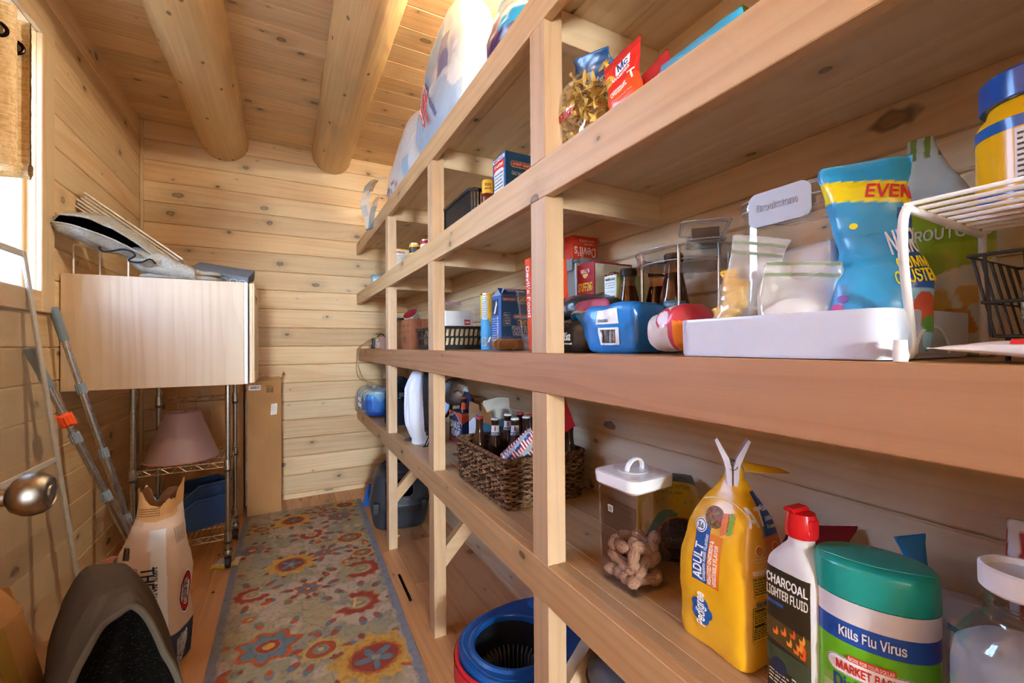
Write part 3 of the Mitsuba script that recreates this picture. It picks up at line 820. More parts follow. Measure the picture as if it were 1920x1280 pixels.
def wire_deck(t, z, back_only=False):
    ms = []; r = 0.0025
    loops = []
    for dz in (0, -0.028):
        rr = 0.0033
        p = [(RX0, RY0), (RX1, RY0), (RX1, RY1), (RX0 + .02, RY1), (RX0, RY0)]
        for (a, b) in zip(p[:-1], p[1:]):
            if back_only and not (a[1] == RY1 and b[1] == RY1): continue
            ms.append(tube([(*a, z + dz), (*b, z + dz)], rr, 8))
    p = [(RX0, RY0), (RX1, RY0), (RX1, RY1), (RX0 + .02, RY1), (RX0, RY0)]
    for (a, b) in zip(p[:-1], p[1:]):
        if back_only and not (a[1] == RY1 and b[1] == RY1): continue
        n = 11; a, b = np.array(a), np.array(b)
        zig = [(*(a + (b - a) * i / n), z if i % 2 else z - 0.028) for i in range(n + 1)]
        for q0, q1 in zip(zig[:-1], zig[1:]):
            ms.append(tube([q0, q1], 0.0022, 6))
    if not back_only:
        for x in np.linspace(RX0 + 0.02, RX1 - 0.015, 16):
            ms.append(tube([(x, RY0, z + 0.003), (x, RY1, z + 0.003)], 0.002, 6))
        for y in (2.93, 3.07):
            ms.append(tube([(RX0, y, z - 0.002), (RX1, y, z - 0.002)], 0.003, 6))
    dk = t.part('wire_deck', cat(*ms), 'metal', 'b5a893')
    for (x, y) in ((RX0, RY0), (RX1, RY0), (RX0 + .02, RY1), (RX1, RY1)):
        if back_only and y < 3: continue
        emit(dk + '__sleeve', lathe([(0.0127, z - 0.04), (0.0175, z - 0.04), (0.0165, z + 0.012), (0.0127, z + 0.012)], (x, y, 0), 20), 'metal', 'bdb9b2')
        emit(dk + '__band', lathe([(0.0126, z - 0.052), (0.0168, z - 0.052), (0.0168, z - 0.041), (0.0126, z - 0.041)], (x, y, 0), 20), 'satin', '1c1c1e')
wire_deck(t, 0.575); wire_deck(t, 0.185); wire_deck(t, 0.90, True)
for x in (-0.56, -0.47, -0.38):
    t.part('hook', tube(curve([(x, RY1 - 0.006, 0.875), (x, RY1 - 0.002, 0.906), (x, RY1 - 0.012, 0.895), (x, RY1 - 0.012, 0.84), (x, RY1 - 0.022, 0.822), (x, RY1 - 0.03, 0.835)], 18), 0.0018, 6), 'metal', 'c9c2b6')

t = Thing('lampshade', 'translucent grey pink cone lampshade on the wire rack', 'lampshade')
x, y, z = -0.505, 3.0, 0.582
prof = [(0.174, 0), (0.168, 0.01), (0.082, 0.255), (0.079, 0.258)]
t.part('shade', lathe(prof, (x, y, z), 48), 'shade', smooth=40)
ring = lambda r, zz: np.array([(x + r * math.cos(a), y + r * math.sin(a), zz) for a in np.linspace(0, 2 * np.pi, 49)])
t.part('rim', tube(ring(0.174, z), 0.0035, 8, False), 'satin', 'a06a68', label='reddish lower rim')
t.part('rim', tube(ring(0.08, z + 0.257), 0.003, 8, False), 'satin', '8d6a64')
t.part('fitter', cat(tube([(x - 0.08, y, z + 0.25), (x + 0.08, y, z + 0.25)], 0.002, 6), tube([(x, y - 0.08, z + 0.25), (x, y + 0.08, z + 0.25)], 0.002, 6)), 'metal', 'a8a39a')

def stack_bin(x, y, z, w, d, h, turn, col, label, front_cut=0.55):
    t = Thing('storage_bin', label, 'bin', 'blue stacking bins on the wire rack')
    ps = Pose(x, y, z, turn)
    side = [(-d / 2 * .86, 0), (d / 2 * .9, 0), (d / 2, h), (-d * .1, h), (-d / 2 * .95, h * front_cut)]
    ms = []
    for sx in (-1, 1):
        f_ = Frame((sx * w / 2 - 0.0015, 0, 0), (0, 1, 0), (0, 0, 1))
        ms.append(prism(side, 0.003, f_))
        rim = np.array([(-d / 2 * .95, h * front_cut), (-d * .1, h), (d / 2, h)])
        ms.append(tube([(sx * (w / 2 + 0.004), q[0], q[1]) for q in rim], 0.0065, 8))
    ms += [cbox(-w / 2, w / 2, -d / 2 * .86, d / 2 * .9, 0, 0.003), ]
    b = cbox(-w / 2, w / 2, d / 2 - .003, d / 2, 0, h); ms.append(b)
    fp = prism([(-w / 2, 0), (w / 2, 0), (w / 2, h * front_cut), (-w / 2, h * front_cut)], 0.003, Frame((0, -d / 2 * .86, 0), (1, 0, 0), (0, -0.08, 1)))
    ms.append(fp)
    ms.append(tube([(-w / 2 - .004, -d / 2 * .95, h * front_cut), (w / 2 + .004, -d / 2 * .95, h * front_cut)], 0.007, 8))
    ms.append(tube([(-w / 2 - .004, d / 2, h), (w / 2 + .004, d / 2, h)], 0.0065, 8))
    for q in (-.25, .25):
        ms.append(cbox(w * q - .004, w * q + .004, -d / 2 * .86 - .006, -d / 2 * .86 + .002, 0.02, h * front_cut - .02, .001))
    t.solo(ps.mesh(cat(*ms)), 'satin', col)
stack_bin(-0.452, 3.0, 0.190, 0.17, 0.27, 0.16, -62, '1f3f6a', 'dark blue plastic stacking bin, lower of the two on the wire rack')
stack_bin(-0.440, 3.03, 0.262, 0.17, 0.27, 0.16, -62, '1d3658', 'dark blue plastic stacking bin, topmost on the lower deck of the wire rack')
stack_bin(-0.592, 3.05, 0.190, 0.11, 0.25, 0.145, 12, '2f86bd', 'lighter blue plastic bin behind the charcoal bag')

t = Thing('tall_carton', 'tall narrow brown cardboard carton standing against the back wall', 'box')
bx = Box(-0.236, 3.56, 0.001, 0.216, 0.24, 0.955)
t.part('body', bx.mesh(0.002), 'cardboard', smooth=False)
f = bx.front
t.rect(f, 0.012, 0.89, 0.085, 0.925, 'e8e6e2'); t.bars(f, 0.018, 0.897, 0.06, 0.02, seed=4)
t.rect(f, 0.105, 0.855, 0.183, 0.93, 'b08256'); t.bars(f, 0.122, 0.868, 0.045, 0.038, '3a2a1c', seed=5); t.write(f, 0.112, 0.912, 0.008, 'PRIMARY NAIL', '4a3420', w=0.05)
t.poly(f, [(0.146, 0.705), (0.186, 0.71), (0.189, 0.79), (0.15, 0.785)], 'ece9e6')
t.lines(f, 0.153, 0.775, 0.182, 7, 0.009, '555555', seed=3)
t.print_all('matte')
for (pts, ang) in (([(0, 0), (0.216, 0), (0.205, 0.03), (0.16, 0.022), (0.12, 0.036), (0.05, 0.024), (0.0, 0.03)], 15), ([(0.0, 0), (0.24, 0), (0.23, 0.05), (0.01, 0.05)], -20)):
    fr2 = Frame(bx.pose(np.array([0, 0.001, 0.9555])), (1, 0, 0), (0, math.sin(math.radians(-ang)), math.cos(math.radians(ang)))) if ang > 0 else Frame(bx.pose(np.array([0.213, 0.0, 0.9555])), (0, 1, 0), (0.3, 0, 1))
    t.part('flap', prism(pts, 0.003, fr2), 'cardboard', smooth=False)
t = Thing('wide_carton', 'wide flat brown cardboard carton behind the wire rack', 'box')
t.part('body', cbox(-0.71, -0.262, 3.64, 3.80, 0.001, 1.02, 0.003), 'cardboard', smooth=False)
t.part('tape', cbox(-0.522, -0.455, 3.6388, 3.6398, 0.001, 1.02), 'satin', 'a3794c')

# ------------------------------------------------------------------ the pile on the cabinet
t = Thing('wire_stand', 'white wire stand on the cabinet under the grey mesh cloth', 'wire stand')
ZT = 1.5345
legs = [(-0.842, 2.64), (-0.775, 2.72), (-0.655, 2.655)]
for (x, y) in legs:
    t.part('leg', tube([(x, y, ZT), (x, y, 1.668)], 0.0034, 8), 'satin', 'e9e7e2')
t.part('top', cat(*[tube([(a[0], a[1], 1.667), (b[0], b[1], 1.667)], 0.0032, 8) for a, b in ((legs[0], legs[1]), (legs[1], legs[2]), (legs[2], legs[0]))]), 'satin', 'e9e7e2')

t = Thing('mesh_cloth', 'grey mesh cloth bag crumpled over the cabinet top, black inside', 'cloth bag')
ends = np.array([(-0.872, 2.520, 1.720), (-0.80, 2.575, 1.735), (-0.70, 2.64, 1.715), (-0.60, 2.68, 1.665), (-0.52, 2.70, 1.605), (-0.46, 2.71, 1.578)])
path = curve(ends, 60)
HW = np.interp(np.linspace(0, 1, 60), [0, .12, .35, .6, .85, 1], [.015, .07, .105, .09, .065, .05]); HH = np.interp(np.linspace(0, 1, 60), [0, .12, .35, .6, .85, 1], [.010, .058, .080, .062, .036, .02])
def drape(u, v, off=0.0):
    i = np.clip(u * 59, 0, 58.999); k = i.astype(int); f_ = i - k
    c_ = path[k] * (1 - f_[..., None]) + path[k + 1] * f_[..., None]
    hw, hh = HW[k] * (1 - f_) + HW[k + 1] * f_, HH[k] * (1 - f_) + HH[k + 1] * f_
    a = np.radians(-172 + 322 * v)                       # a C open to the front: lower lip, back, upper flap
    w = 1 + 0.30 * (meshkit.fbm(np.stack([u * 10, np.cos(a) * 2, np.sin(a) * 2], -1), 3, 3) - 0.5)
    back, up = np.array([0.25, 0.97, 0.0]), np.array([0.1, 0.0, 1.0])
    lip = np.where(v < .25, -.018 * (1 - v / .25), 0)
    return c_ + ((np.cos(a) * (hw * w + off)) + lip)[..., None] * back + (np.sin(a) * (hh * w + off))[..., None] * up
t.part('cloth', grid(70, 50, drape), 'meshcloth', smooth=True)
t.part('lining', grid(60, 44, lambda u, v: drape(.03 + u * .94, v, -.005)), 'cloth', '151414', smooth=True, label='black lining')
for q in (0.0, 1.0):
    t.part('binding', tube(drape(np.linspace(0.01, .99, 60), np.full(60, q)), 0.0042, 8), 'cloth', 'a09d94')
t.part('trim', tube(curve([(-0.735, 2.575, 1.655), (-0.715, 2.56, 1.632), (-0.67, 2.565, 1.645), (-0.64, 2.575, 1.65), (-0.612, 2.575, 1.625), (-0.635, 2.58, 1.605), (-0.60, 2.59, 1.598), (-0.565, 2.59, 1.615), (-0.545, 2.61, 1.60)], 50), 0.0042, 8), 'cloth', '2a2a2c', label='black edge trim')
folds = []
for (q, (cx, cy, z0, hw, hd, h, trn)) in enumerate(((-0.46, 2.715, ZT + 0.004, 0.165, 0.060, 0.030, 4), (-0.485, 2.71, ZT + 0.034, 0.12, 0.05, 0.030, -6), (-0.56, 2.66, ZT + 0.05, 0.065, 0.045, 0.065, 25), (-0.40, 2.715, ZT + 0.028, 0.11, 0.045, 0.026, 9))):
    lf = Loft([(0, hw * .9, hd * .7, 0, 0, 2.6), (h * .3, hw, hd, 0, 0, 2.6), (h * .75, hw * .93, hd * .85, 0, 0, 2.5), (h, hw * .5, hd * .4, 0, 0, 2.2)], Pose(cx, cy, z0, trn, 0, -4 if q == 3 else 0), 0.010, 24, 30 + q, nt=90, nv=30)
    folds.append(lf.mesh())
lf = Loft([(0, .030, .020, 0, 0, 2.6), (.05, .062, .050, 0, 0, 2.4), (.13, .066, .056, .01, 0, 2.4), (.20, .050, .046, .0, 0, 2.4), (.27, .026, .022, -.01, 0, 2.4)], lambda p: np.stack([-.665 + p[..., 2], 2.685 + p[..., 0], 1.640 + p[..., 1] - .28 * p[..., 2]], -1), .016, 15, 77, nt=90, nv=70)
folds.append(lf.mesh())
t.part('folded_end', cat(*folds), 'meshcloth', smooth=True)

t = Thing('slat_bundle', 'stack of flat white blind slats wrapped in clear plastic on the cabinet', 'blinds')
a, b = np.array([-0.852, 2.83, 1.930]), np.array([-0.47, 2.83, 1.640])
ex = unit(b - a); eyv = unit(np.cross([0, 1, 0], ex)); eyv = eyv if eyv[2] > 0 else -eyv
fb = Frame(a, ex, np.cross(eyv, ex))
Ln = np.linalg.norm(b - a)
sgn = 1 if fb.ez[2] > 0 else -1
for i in range(6):
    z = sgn * (-0.058 + i * 0.0145)
    m = cbox(0.0 + 0.008 * math.sin(i * 2.1), Ln - 0.01 + 0.008 * math.sin(i * 1.3), -0.055, 0.055, z - 0.0042, z + 0.0042, 0.001)
    t.part('slat', placed(m, fb), 'satin', ('e6e1d8', 'd8d1c6', 'ece8e0')[i % 3])
lf = Loft([(-0.02, 0.058, 0.030, 0, 0, 4), (0.0, 0.066, 0.044, 0, 0, 4), (Ln * .5, 0.064, 0.045, 0, 0, 4), (Ln - .01, 0.066, 0.043, 0, 0, 4), (Ln + 0.025, 0.056, 0.022, 0, 0, 3)], lambda p: fb(np.stack([p[..., 2], p[..., 0], p[..., 1] - sgn * 0.024], -1)), 0.005, 26, 8, nt=80, nv=60)
t.part('plastic_wrap', lf.mesh(), 'film', smooth=True)

t = Thing('fabric_bin', 'grey fabric bin with a chain pattern lying on the cabinet', 'bin')
ps = Pose(-0.300, 2.86, 1.592, -4, 20, 7)
ms = [cbox(-0.135, 0.135, -0.10, 0.10, 0.030, 0.038, .002), cbox(-0.135, 0.135, -0.10, -0.093, -0.02, 0.032, .002), cbox(-0.135, 0.135, 0.093, 0.10, -0.02, 0.032, .002), cbox(-0.135, -0.128, -0.1, 0.1, -0.02, 0.032, .002), cbox(0.128, 0.135, -0.1, 0.1, -0.02, 0.032, .002)]
t.part('body', ps.mesh(cat(*ms)), 'cloth', '6d747c')
ff = ps.frame((-0.135, -0.1002, -0.02), (1, 0, 0), (0, 0, 1))
for i in range(6):
    p = Point(0.03 + i * 0.043, 0.027).buffer(0.016); p = affinity.scale(p, 1.2, 0.8).difference(affinity.scale(Point(0.03 + i * 0.043, 0.027).buffer(0.0125), 1.2, 0.75))
    t.poly(ff, p, 'a9aeb3')
t.print_all('cloth', name='pattern')
# ------------------------------------------------------------------ top tier: paper goods and a bag of chips
def roll(t, x, y, z, r, h, axis=(0, 0, 1), name='roll', core=True):
    m = lathe([(0.021, -h / 2), (r - .004, -h / 2), (r, -h / 2 + .004), (r, h / 2 - .004), (r - .004, h / 2), (0.021, h / 2), (0.021, -h / 2)], seg=40)
    a = unit(axis)
    m.apply_transform(trimesh.geometry.align_vectors([0, 0, 1], a)); m.apply_translation([x, y, z])
    k = t.part(name, m, 'matte', 'f0efee')
    if core:
        c = lathe([(0.0195, -h / 2 - .001), (0.021, -h / 2 - .001), (0.021, h / 2 + .001), (0.0195, h / 2 + .001), (0.0195, -h / 2 - .001)], seg=24)
        c.apply_transform(trimesh.geometry.align_vectors([0, 0, 1], a)); c.apply_translation([x, y, z])
        emit(k + '__core', c, 'matte', '9a7a58')

t = Thing('paper_towel_pack', 'large film-wrapped pack of white paper towels with blue and red print on the top shelf', 'paper towels')
for (y, z) in ((1.62, 2.210), (1.80, 2.210), (1.98, 2.210), (1.66, 2.475), (1.83, 2.475)):
    roll(t, 0.690, y, z, 0.080, 0.25, name='roll')
lf = Loft([(0, 0.26, 0.06, 0, 0, 5), (0.02, 0.29, 0.084, 0, 0, 5), (0.18, 0.315, 0.100, 0.0, -.006, 4.5), (0.32, 0.30, 0.100, 0.03, -.006, 4), (0.46, 0.235, 0.090, 0.05, -.004, 3.5), (0.53, 0.19, 0.07, 0.055, 0, 3), (0.565, 0.10, 0.025, 0.06, 0, 2.6)],
          Pose(0.682, 1.83, S1 + 0.006, -90), 0.016, 10, 12, nt=130, nv=90)
m = lf.mesh()
def colp(x, y, z, th, v):
    fr_ = y < 0.0
    w_ = meshkit.fbm(np.c_[x * 8, z * 8, y], 3, 4)
    yield True, 'c3cfdd'
    yield fr_ & (z + 0.5 * x < 0.32) & (z > 0.01), '9dbddb'
    yield (x > -.16) & (x < .14) & (z > 0.26 + 0.8 * x) & (z < 0.46 + 0.3 * x) & fr_, '6fa6d2'
    yield fr_ & (x > .10) & (x < .20) & (z > 0.26) & (z < 0.40), '3c4a93'
    yield fr_ & (x > -.1) & (x < -.02) & (z > .48), '4a58a0'
    yield (w_ > 0.64), 'dfe4ea'
t.part('plastic_wrap', m, 'foilclear', vcol=paint(m, colp), smooth=True)
wf = lambda p: lf.front(np.c_[p[:, 0] * math.cos(-0.9) - p[:, 1] * math.sin(-0.9) - 0.13, p[:, 0] * math.sin(-0.9) + p[:, 1] * math.cos(-0.9) + 0.26, p[:, 2]])
for (x, y, h, s_, c_) in ((0.0, 0.065, 0.020, 'STRONG & ABSORBENT', '33407e'), (-0.01, 0.03, 0.026, 'TOWELS', 'c8322f'), (-0.02, -0.012, 0.036, 'PREMIUM', 'c8322f')):
    t.write(None, x - 0.05, y, h, s_, c_, warp=wf, lift=0.002)
t.rect(None, -0.06, -0.06, 0.10, -0.03, 'c8322f', warp=wf, lift=0.002, n=14)
t.write(None, -0.05, -0.053, 0.016, 'MARKET BASKET', 'f4f4f4', warp=wf, lift=0.0026, w=0.14)
t.print_all('satin')

t = Thing('paper_roll_pack', 'torn plastic pack of white paper rolls whose film hangs over the shelf rail', 'paper rolls')
for (y, z, ax) in ((2.29, 2.20, (-.8, -.4, .35)), (2.30, 2.37, (-.85, -.3, .3)), (2.47, 2.18, (-.85, -.3, .25)), (2.46, 2.345, (-.85, -.25, .3)), (2.64, 2.165, (-.85, -.3, .3))):
    roll(t, 0.672, y, z, 0.070, 0.13, ax)
lf = Loft([(0, 0.33, 0.06, 0.0, 0, 3), (0.03, 0.37, 0.092, 0, 0, 3), (0.16, 0.36, 0.100, 0.0, -.01, 2.8), (0.29, 0.24, 0.092, 0.10, 0, 2.6), (0.38, 0.13, 0.06, 0.18, 0, 2.4), (0.415, 0.05, 0.02, 0.20, 0, 2.2)], Pose(0.680, 2.52, S1 + 0.004, -90), 0.013, 11, 5, nt=120, nv=70)
m = lf.mesh()
def colq(x, y, z, th, v):
    yield True, 'd3dae2'
    yield (y < 0) & (x > 0.16) & (x < 0.25) & (z < 0.16), '8fc4e6'
    yield (y < 0) & (x < -0.13) & (z > 0.05) & (z < 0.12 - 0.3 * (x + .2)), '3b4c9a'
    yield (y < 0) & (np.hypot(x + 0.06, z - 0.06) < 0.05) & (np.hypot(x + 0.06, z - 0.06) > 0.038), '3b55a5'
    yield (y < 0) & (np.abs(x + 0.02) < 0.02) & (np.abs(z - 0.07) < 0.02), 'cf4a34'
t.part('plastic_wrap', m, 'foilclear', vcol=paint(m, colq), smooth=True)
# the loose film: a hanging loop in front of the rail
spine = curve([(0.60, 2.86, 2.30), (0.575, 2.98, 2.33), (0.545, 3.09, 2.28), (0.525, 3.10, 2.20), (0.524, 3.06, 2.12), (0.522, 3.03, 2.06), (0.521, 3.02, 2.00), (0.520, 2.97, 1.985), (0.521, 2.90, 2.03), (0.523, 2.84, 2.09), (0.54, 2.76, 2.14)], 70)
wid = np.interp(np.linspace(0, 1, 70), [0, .2, .4, .6, .7, .8, 1], [0.085, 0.105, 0.085, 0.05, 0.035, 0.035, 0.05])
def film(u, v):
    i = np.clip(u * 69, 0, 68.999); k = i.astype(int); f_ = (i - k)[..., None]
    c = spine[k] * (1 - f_) + spine[k + 1] * f_
    w_ = np.interp(u, np.linspace(0, 1, 70), wid)
    nz = meshkit.fbm(np.stack([u * 14, v * 4, 0 * u], -1), 3, 6) - 0.5
    inward = np.array([-0.80, -0.30, -0.45]) * (v - 0.1)[..., None] * (w_ * 1.0)[..., None]
    return c + inward + (nz * 0.012 - 0.004)[..., None] * np.array([1.0, 0, 0]) + np.array([0, 0.0, 0])
m = grid(90, 24, film)
uu, vv = np.meshgrid(np.linspace(0, 1, 90), np.linspace(0, 1, 24), indexing='ij')
cc = np.zeros((90 * 24, 3)); cc[:] = lin('dfe6ec')
def put(mask, c): cc[mask.ravel()] = lin(c)
put((uu > 0.10) & (uu < 0.28) & (vv > 0.35), '79b4dd'); put((uu > 0.16) & (uu < 0.30) & (vv < 0.42), '37487f'); put((np.hypot((uu - 0.24) * 3, vv - 0.2) < 0.13), 'd9655c')
put((uu > 0.40) & (uu < 0.52) & (vv > 0.3), 'a9cfe8'); put((uu > 0.62) & (uu < 0.9), '5aa5d6'); put((uu > 0.64) & (uu < 0.70), '2c5f93')
t.part('loose_film', m, 'foilclear', vcol=cc, smooth=True, label='loose printed film hanging over the rail')

t = Thing('chip_bag', 'dark purple snack bag with a blue top at the near end of the top shelf', 'snack bag')
lf = Loft([(0, 0.10, 0.004, 0, 0, 2.6), (0.02, 0.12, 0.02, 0, 0, 2.6), (0.10, 0.125, 0.050, 0, 0, 2.4), (0.22, 0.115, 0.040, 0, 0, 2.4), (0.28, 0.105, 0.010, 0, 0, 2.6), (0.30, 0.102, 0.002, 0, 0, 3)], Pose(0.622, 1.205, S1 + 0.003, -90, -8), 0.010, 16, 21, nt=80, nv=70)
m = lf.mesh()
t.part('bag', m, 'foil', vcol=paint(m, lambda x, y, z, th, v: [(True, '3a2358'), ((z > 0.17) & (x + .3 * z > 0.0), '1c7cae'), ((z > 0.245), '2d6ec0'), ((np.abs(z - 0.12) < 0.03) & (x > 0.03), '2398c9')]), smooth=True)

# ------------------------------------------------------------------ second tier
t = Thing('blue_tin', 'small light blue tin at the far end of the second shelf', 'tin')
bx = Box(0.575, 3.28, S2 + 0.0005, 0.10, 0.07, 0.075)
t.part('body', bx.mesh(0.004), 'satin', '8fb4c4'); t.rect(bx.front, 0.008, 0.01, 0.092, 0.055, 'd9dcd6'); t.poly(bx.front, [(0.03, 0.015), (0.05, 0.04), (0.07, 0.015)], '6f6a60'); t.print_all()
t.part('lid', Box(0.573, 3.278, S2 + 0.0756, 0.104, 0.074, 0.012).mesh(0.004), 'satin', '6d98ad')

t = Thing('yellow_white_box', 'white food box with a yellow side at the far end of the second shelf', 'box')
bx = Box(0.592, 2.70, S2 + 0.0005, 0.115, 0.055, 0.165)
t.part('body', bx.mesh(), 'satin', 'eceae6'); t.rect(bx.left, 0, 0, 0.055, 0.165, 'f0c52c'); t.rect(bx.front, 0, 0.158, 0.115, 0.165, 'f0c52c')
badge(t, bx.front, 0.05, 0.145, 0.06, 0.014); t.lines(bx.front, 0.012, 0.122, 0.105, 11, 0.009, '8a8a88', 0.003); t.print_all()

def can(name, label, x, y, z, r, h, body, band, group=None, lid='c9c9c6'):
    t = Thing(name, label, 'can', group)
    k = t.part('body', lathe([(0, 0), (r - .003, 0), (r, .003), (r, .006), (r - .0012, .008), (r - .0012, h - .008), (r, h - .006), (r, h - .003), (r - .002, h), (r - .004, h - .003), (0, h - .003)], (x, y, z), 36), 'metal', lid)
    t.part('label', lathe([(r - .0008, .010), (r - .0008, h - .010)], (x, y, z), 36), 'satin', body)
    t.part('band', lathe([(r - .0004, h * .45), (r - .0004, h * .75)], (x, y, z), 36), 'satin', band)
    return t
can('food_can', 'red food can behind the second shelf rail', 0.655, 2.175, S2 + .0005, 0.034, 0.108, 'a8242c', 'e6e1d5', 'cans on the second shelf') 
can('food_can', 'yellow and black food can behind the second shelf rail', 0.615, 2.245, S2 + .0005, 0.034, 0.100, 'd9a92a', '2a2622', 'cans on the second shelf')
labels['food_can'].pop('group'); labels['food_can_001'].pop('group')

t = Thing('black_tray', 'black ribbed plastic tray basket on the second shelf', 'basket')
x0, x1, y0, y1, z0, h = 0.60, 0.80, 1.44, 1.79, S2 + 0.0008, 0.125
ms = [cbox(x0, x1, y0, y1, z0, z0 + .003)]
rim = []
cor = [(x0 - .006, y0 - .006), (x1 + .006, y0 - .006), (x1 + .006, y1 + .006), (x0 - .006, y1 + .006)]
rp = Polygon(cor).buffer(-0.03).buffer(0.03, 6).exterior.coords
t.part('rim', tube([(*p, z0 + h) for p in rp] , 0.0065, 8, False), 'satin', '17181a')
for i in range(30):
    y = y0 + (i + .5) * (y1 - y0) / 30
    ms.append(cbox(x0 - .003, x0 + .001, y - .0028, y + .0028, z0, z0 + h)); ms.append(cbox(x1 - .001, x1 + .003, y - .0028, y + .0028, z0, z0 + h))
for i in range(16):
    x = x0 + (i + .5) * (x1 - x0) / 16
    ms.append(cbox(x - .0028, x + .0028, y0 - .003, y0 + .001, z0, z0 + h)); ms.append(cbox(x - .0028, x + .0028, y1 - .001, y1 + .003, z0, z0 + h))
t.part('ribs', cat(*ms), 'satin', '1b1c1e')
g = Thing('packet', 'shiny packet lying in the black ribbed tray', 'packet')
lf = Loft([(0, 0.06, 0.05, 0, 0, 3), (0.05, 0.07, 0.08, 0, 0, 3), (0.10, 0.05, 0.06, 0, 0, 3)], Pose(0.70, 1.60, z0 + .004), 0.008, 22, 2)
g.solo(lf.mesh(), 'foil', '7a8794')

t = Thing('sauce_bottle', 'small brown sauce bottle with a yellow cap on the second shelf', 'bottle')
X, Y_ = 0.635, 1.372
t.part('bottle', lathe([(0, 0), (0.021, 0), (0.0235, 0.003), (0.0235, 0.075), (0.021, 0.083), (0.019, 0.088), (0, 0.088)], (X, Y_, S2 + .0006), 32), 'gloss', '54201a')
t.part('cap', lathe([(0, 0.0882), (0.0215, 0.0882), (0.0215, 0.134), (0.019, 0.1365), (0, 0.1365)], (X, Y_, S2 + .0006), 32), 'satin', 'dba520')
f_ = Frame((X, Y_ - 0.0216, S2 + .11), (1, 0, 0), (0, 0, 1))
cw = lambda p: np.c_[X + 0.0222 * np.sin(p[:, 0] / 0.0222 - 0.45), Y_ - (0.0219 + p[:, 2]) * np.cos(p[:, 0] / 0.0222 - 0.45), S2 + 0.105 + p[:, 1]]
t.write(None, 0, 0.008, 0.009, 'SOY', '2b2115', center=True, warp=cw); t.write(None, 0, -0.004, 0.006, 'SAUCE', '2b2115', center=True, warp=cw); t.print_all()

t = Thing('blue_grain_box', 'blue food box with a white panel standing on the second shelf beside the post', 'box')
bx = Box(0.648, 1.262, S2 + .0006, 0.125, 0.098, 0.205)
t.part('body', bx.mesh(), 'satin', '1f5f9f')
f = bx.left
t.rect(f, 0.012, 0.02, 0.086, 0.160, 'd7e0e4'); t.rect(f, 0.006, 0.186, 0.092, 0.199, 'f4f2ee', lift=.0004); t.write(f, 0.011, 0.1885, 0.008, 'MARKET BASKET', 'b32a2c', w=0.076)
t.poly(f, [(0.008, 0.150), (0.008, 0.178), (0.03, 0.184), (0.068, 0.184), (0.09, 0.178), (0.09, 0.150), (0.068, 0.158), (0.03, 0.158)], 'd63a30', .0006)
t.write(f, 0.018, 0.166, 0.010, 'Breakfast', 'ffffff', w=0.062, lift=.001); t.lines(f, 0.018, 0.140, 0.08, 9, 0.012, '4a5560', .004, 8)
f = bx.front
badge(t, f, 0.064, 0.165, 0.085, 0.018, 'b32a2c'); t.write(f, 0.066, 0.128, 0.012, 'Old West Baked', 'd9e4f0', w=0.085, center=True)
t.poly(f, affinity.scale(Point(0.066, 0.085).buffer(0.034, 12), 1.0, 0.95), 'e9e3da'); t.poly(f, affinity.scale(Point(0.066, 0.085).buffer(0.030, 12), 1.0, 0.95), '383c40', .0006)
for q in (0.05, 0.066, 0.082): t.rect(f, q - .005, 0.062, q + .005, 0.105, 'cfc9bd', lift=.0009)
t.rect(f, 0.02, 0.028, 0.06, 0.048, 'c62f2c', r=.004)
t.print_all()
t.part('flap', prism([(0, 0), (0.125, 0), (0.115, 0.045), (0.01, 0.045)], 0.0012, Frame(bx.pose(np.array([0, 0.098, 0.2052])), (1, 0, 0), (0, -1, 0.35))), 'satin', 'cbb63c', label='yellow inner flap')

def pasta_noodles(n, seed, box_, size):
    r = np.random.default_rng(seed); ms = []
    for _ in range(n):
        p = np.array([r.uniform(*box_[k]) for k in range(3)])
        a = r.normal(size=3); a /= np.linalg.norm(a); b = np.cross(a, r.normal(size=3)); b /= np.linalg.norm(b)
        w_ = size * r.uniform(0.35, 0.5)
        s = np.linspace(-1, 1, 9); tw = s * 1.7
        rows = []
        for q, ta in zip(s, tw):
            cdir = math.cos(ta) * b + math.sin(ta) * np.cross(a, b)
            rows.append([p + a * q * size - cdir * w_ / 2, p + a * q * size + cdir * w_ / 2])
        v = np.array(rows).reshape(-1, 3); f_ = []
        for i in range(8):
            f_ += [[2 * i, 2 * i + 1, 2 * i + 3], [2 * i, 2 * i + 3, 2 * i + 2]]
        ms.append(trimesh.Trimesh(v, f_, process=False))
    return cat(*ms)
t = Thing('pasta_bag', 'clear bag of yellow egg noodles with a blue top on the second shelf', 'pasta bag')
ps_ = (0.66, 0.845, S2)
k = t.part('noodles', pasta_noodles(420, 5, ((0.600, 0.70), (0.725, 0.935), (S2 + 0.01, S2 + 0.180)), 0.022), 'satin', 'd2b25e', smooth=True, label='twisted yellow noodles'); labels[k]['kind'] = 'stuff'
lf = Loft([(0, 0.09, 0.04, 0, 0, 3), (0.02, 0.105, 0.058, 0, 0, 3), (0.10, 0.115, 0.066, 0, 0, 2.6), (0.18, 0.105, 0.05, 0, 0, 2.6), (0.205, 0.085, 0.02, 0, 0, 2.6), (0.212, 0.07, 0.006, 0, 0, 2.6)], Pose(0.648, 0.830, S2 + .002, -90), 0.007, 18, 31, nt=80, nv=50)
m = lf.mesh(); t.part('clear_bag', m, 'film', smooth=True)
lf2 = Loft([(0.0, 0.055, 0.004, 0, 0, 3), (0.02, 0.06, 0.012, 0, 0, 2.6), (0.05, 0.062, 0.014, 0.0, 0, 2.6), (0.085, 0.05, 0.006, 0, 0, 2.8), (0.095, 0.05, 0.002, 0, 0, 3)], Pose(0.672, 0.800, S2 + 0.150, -80, 40, 14), 0.006, 26, 3, nt=60, nv=40)
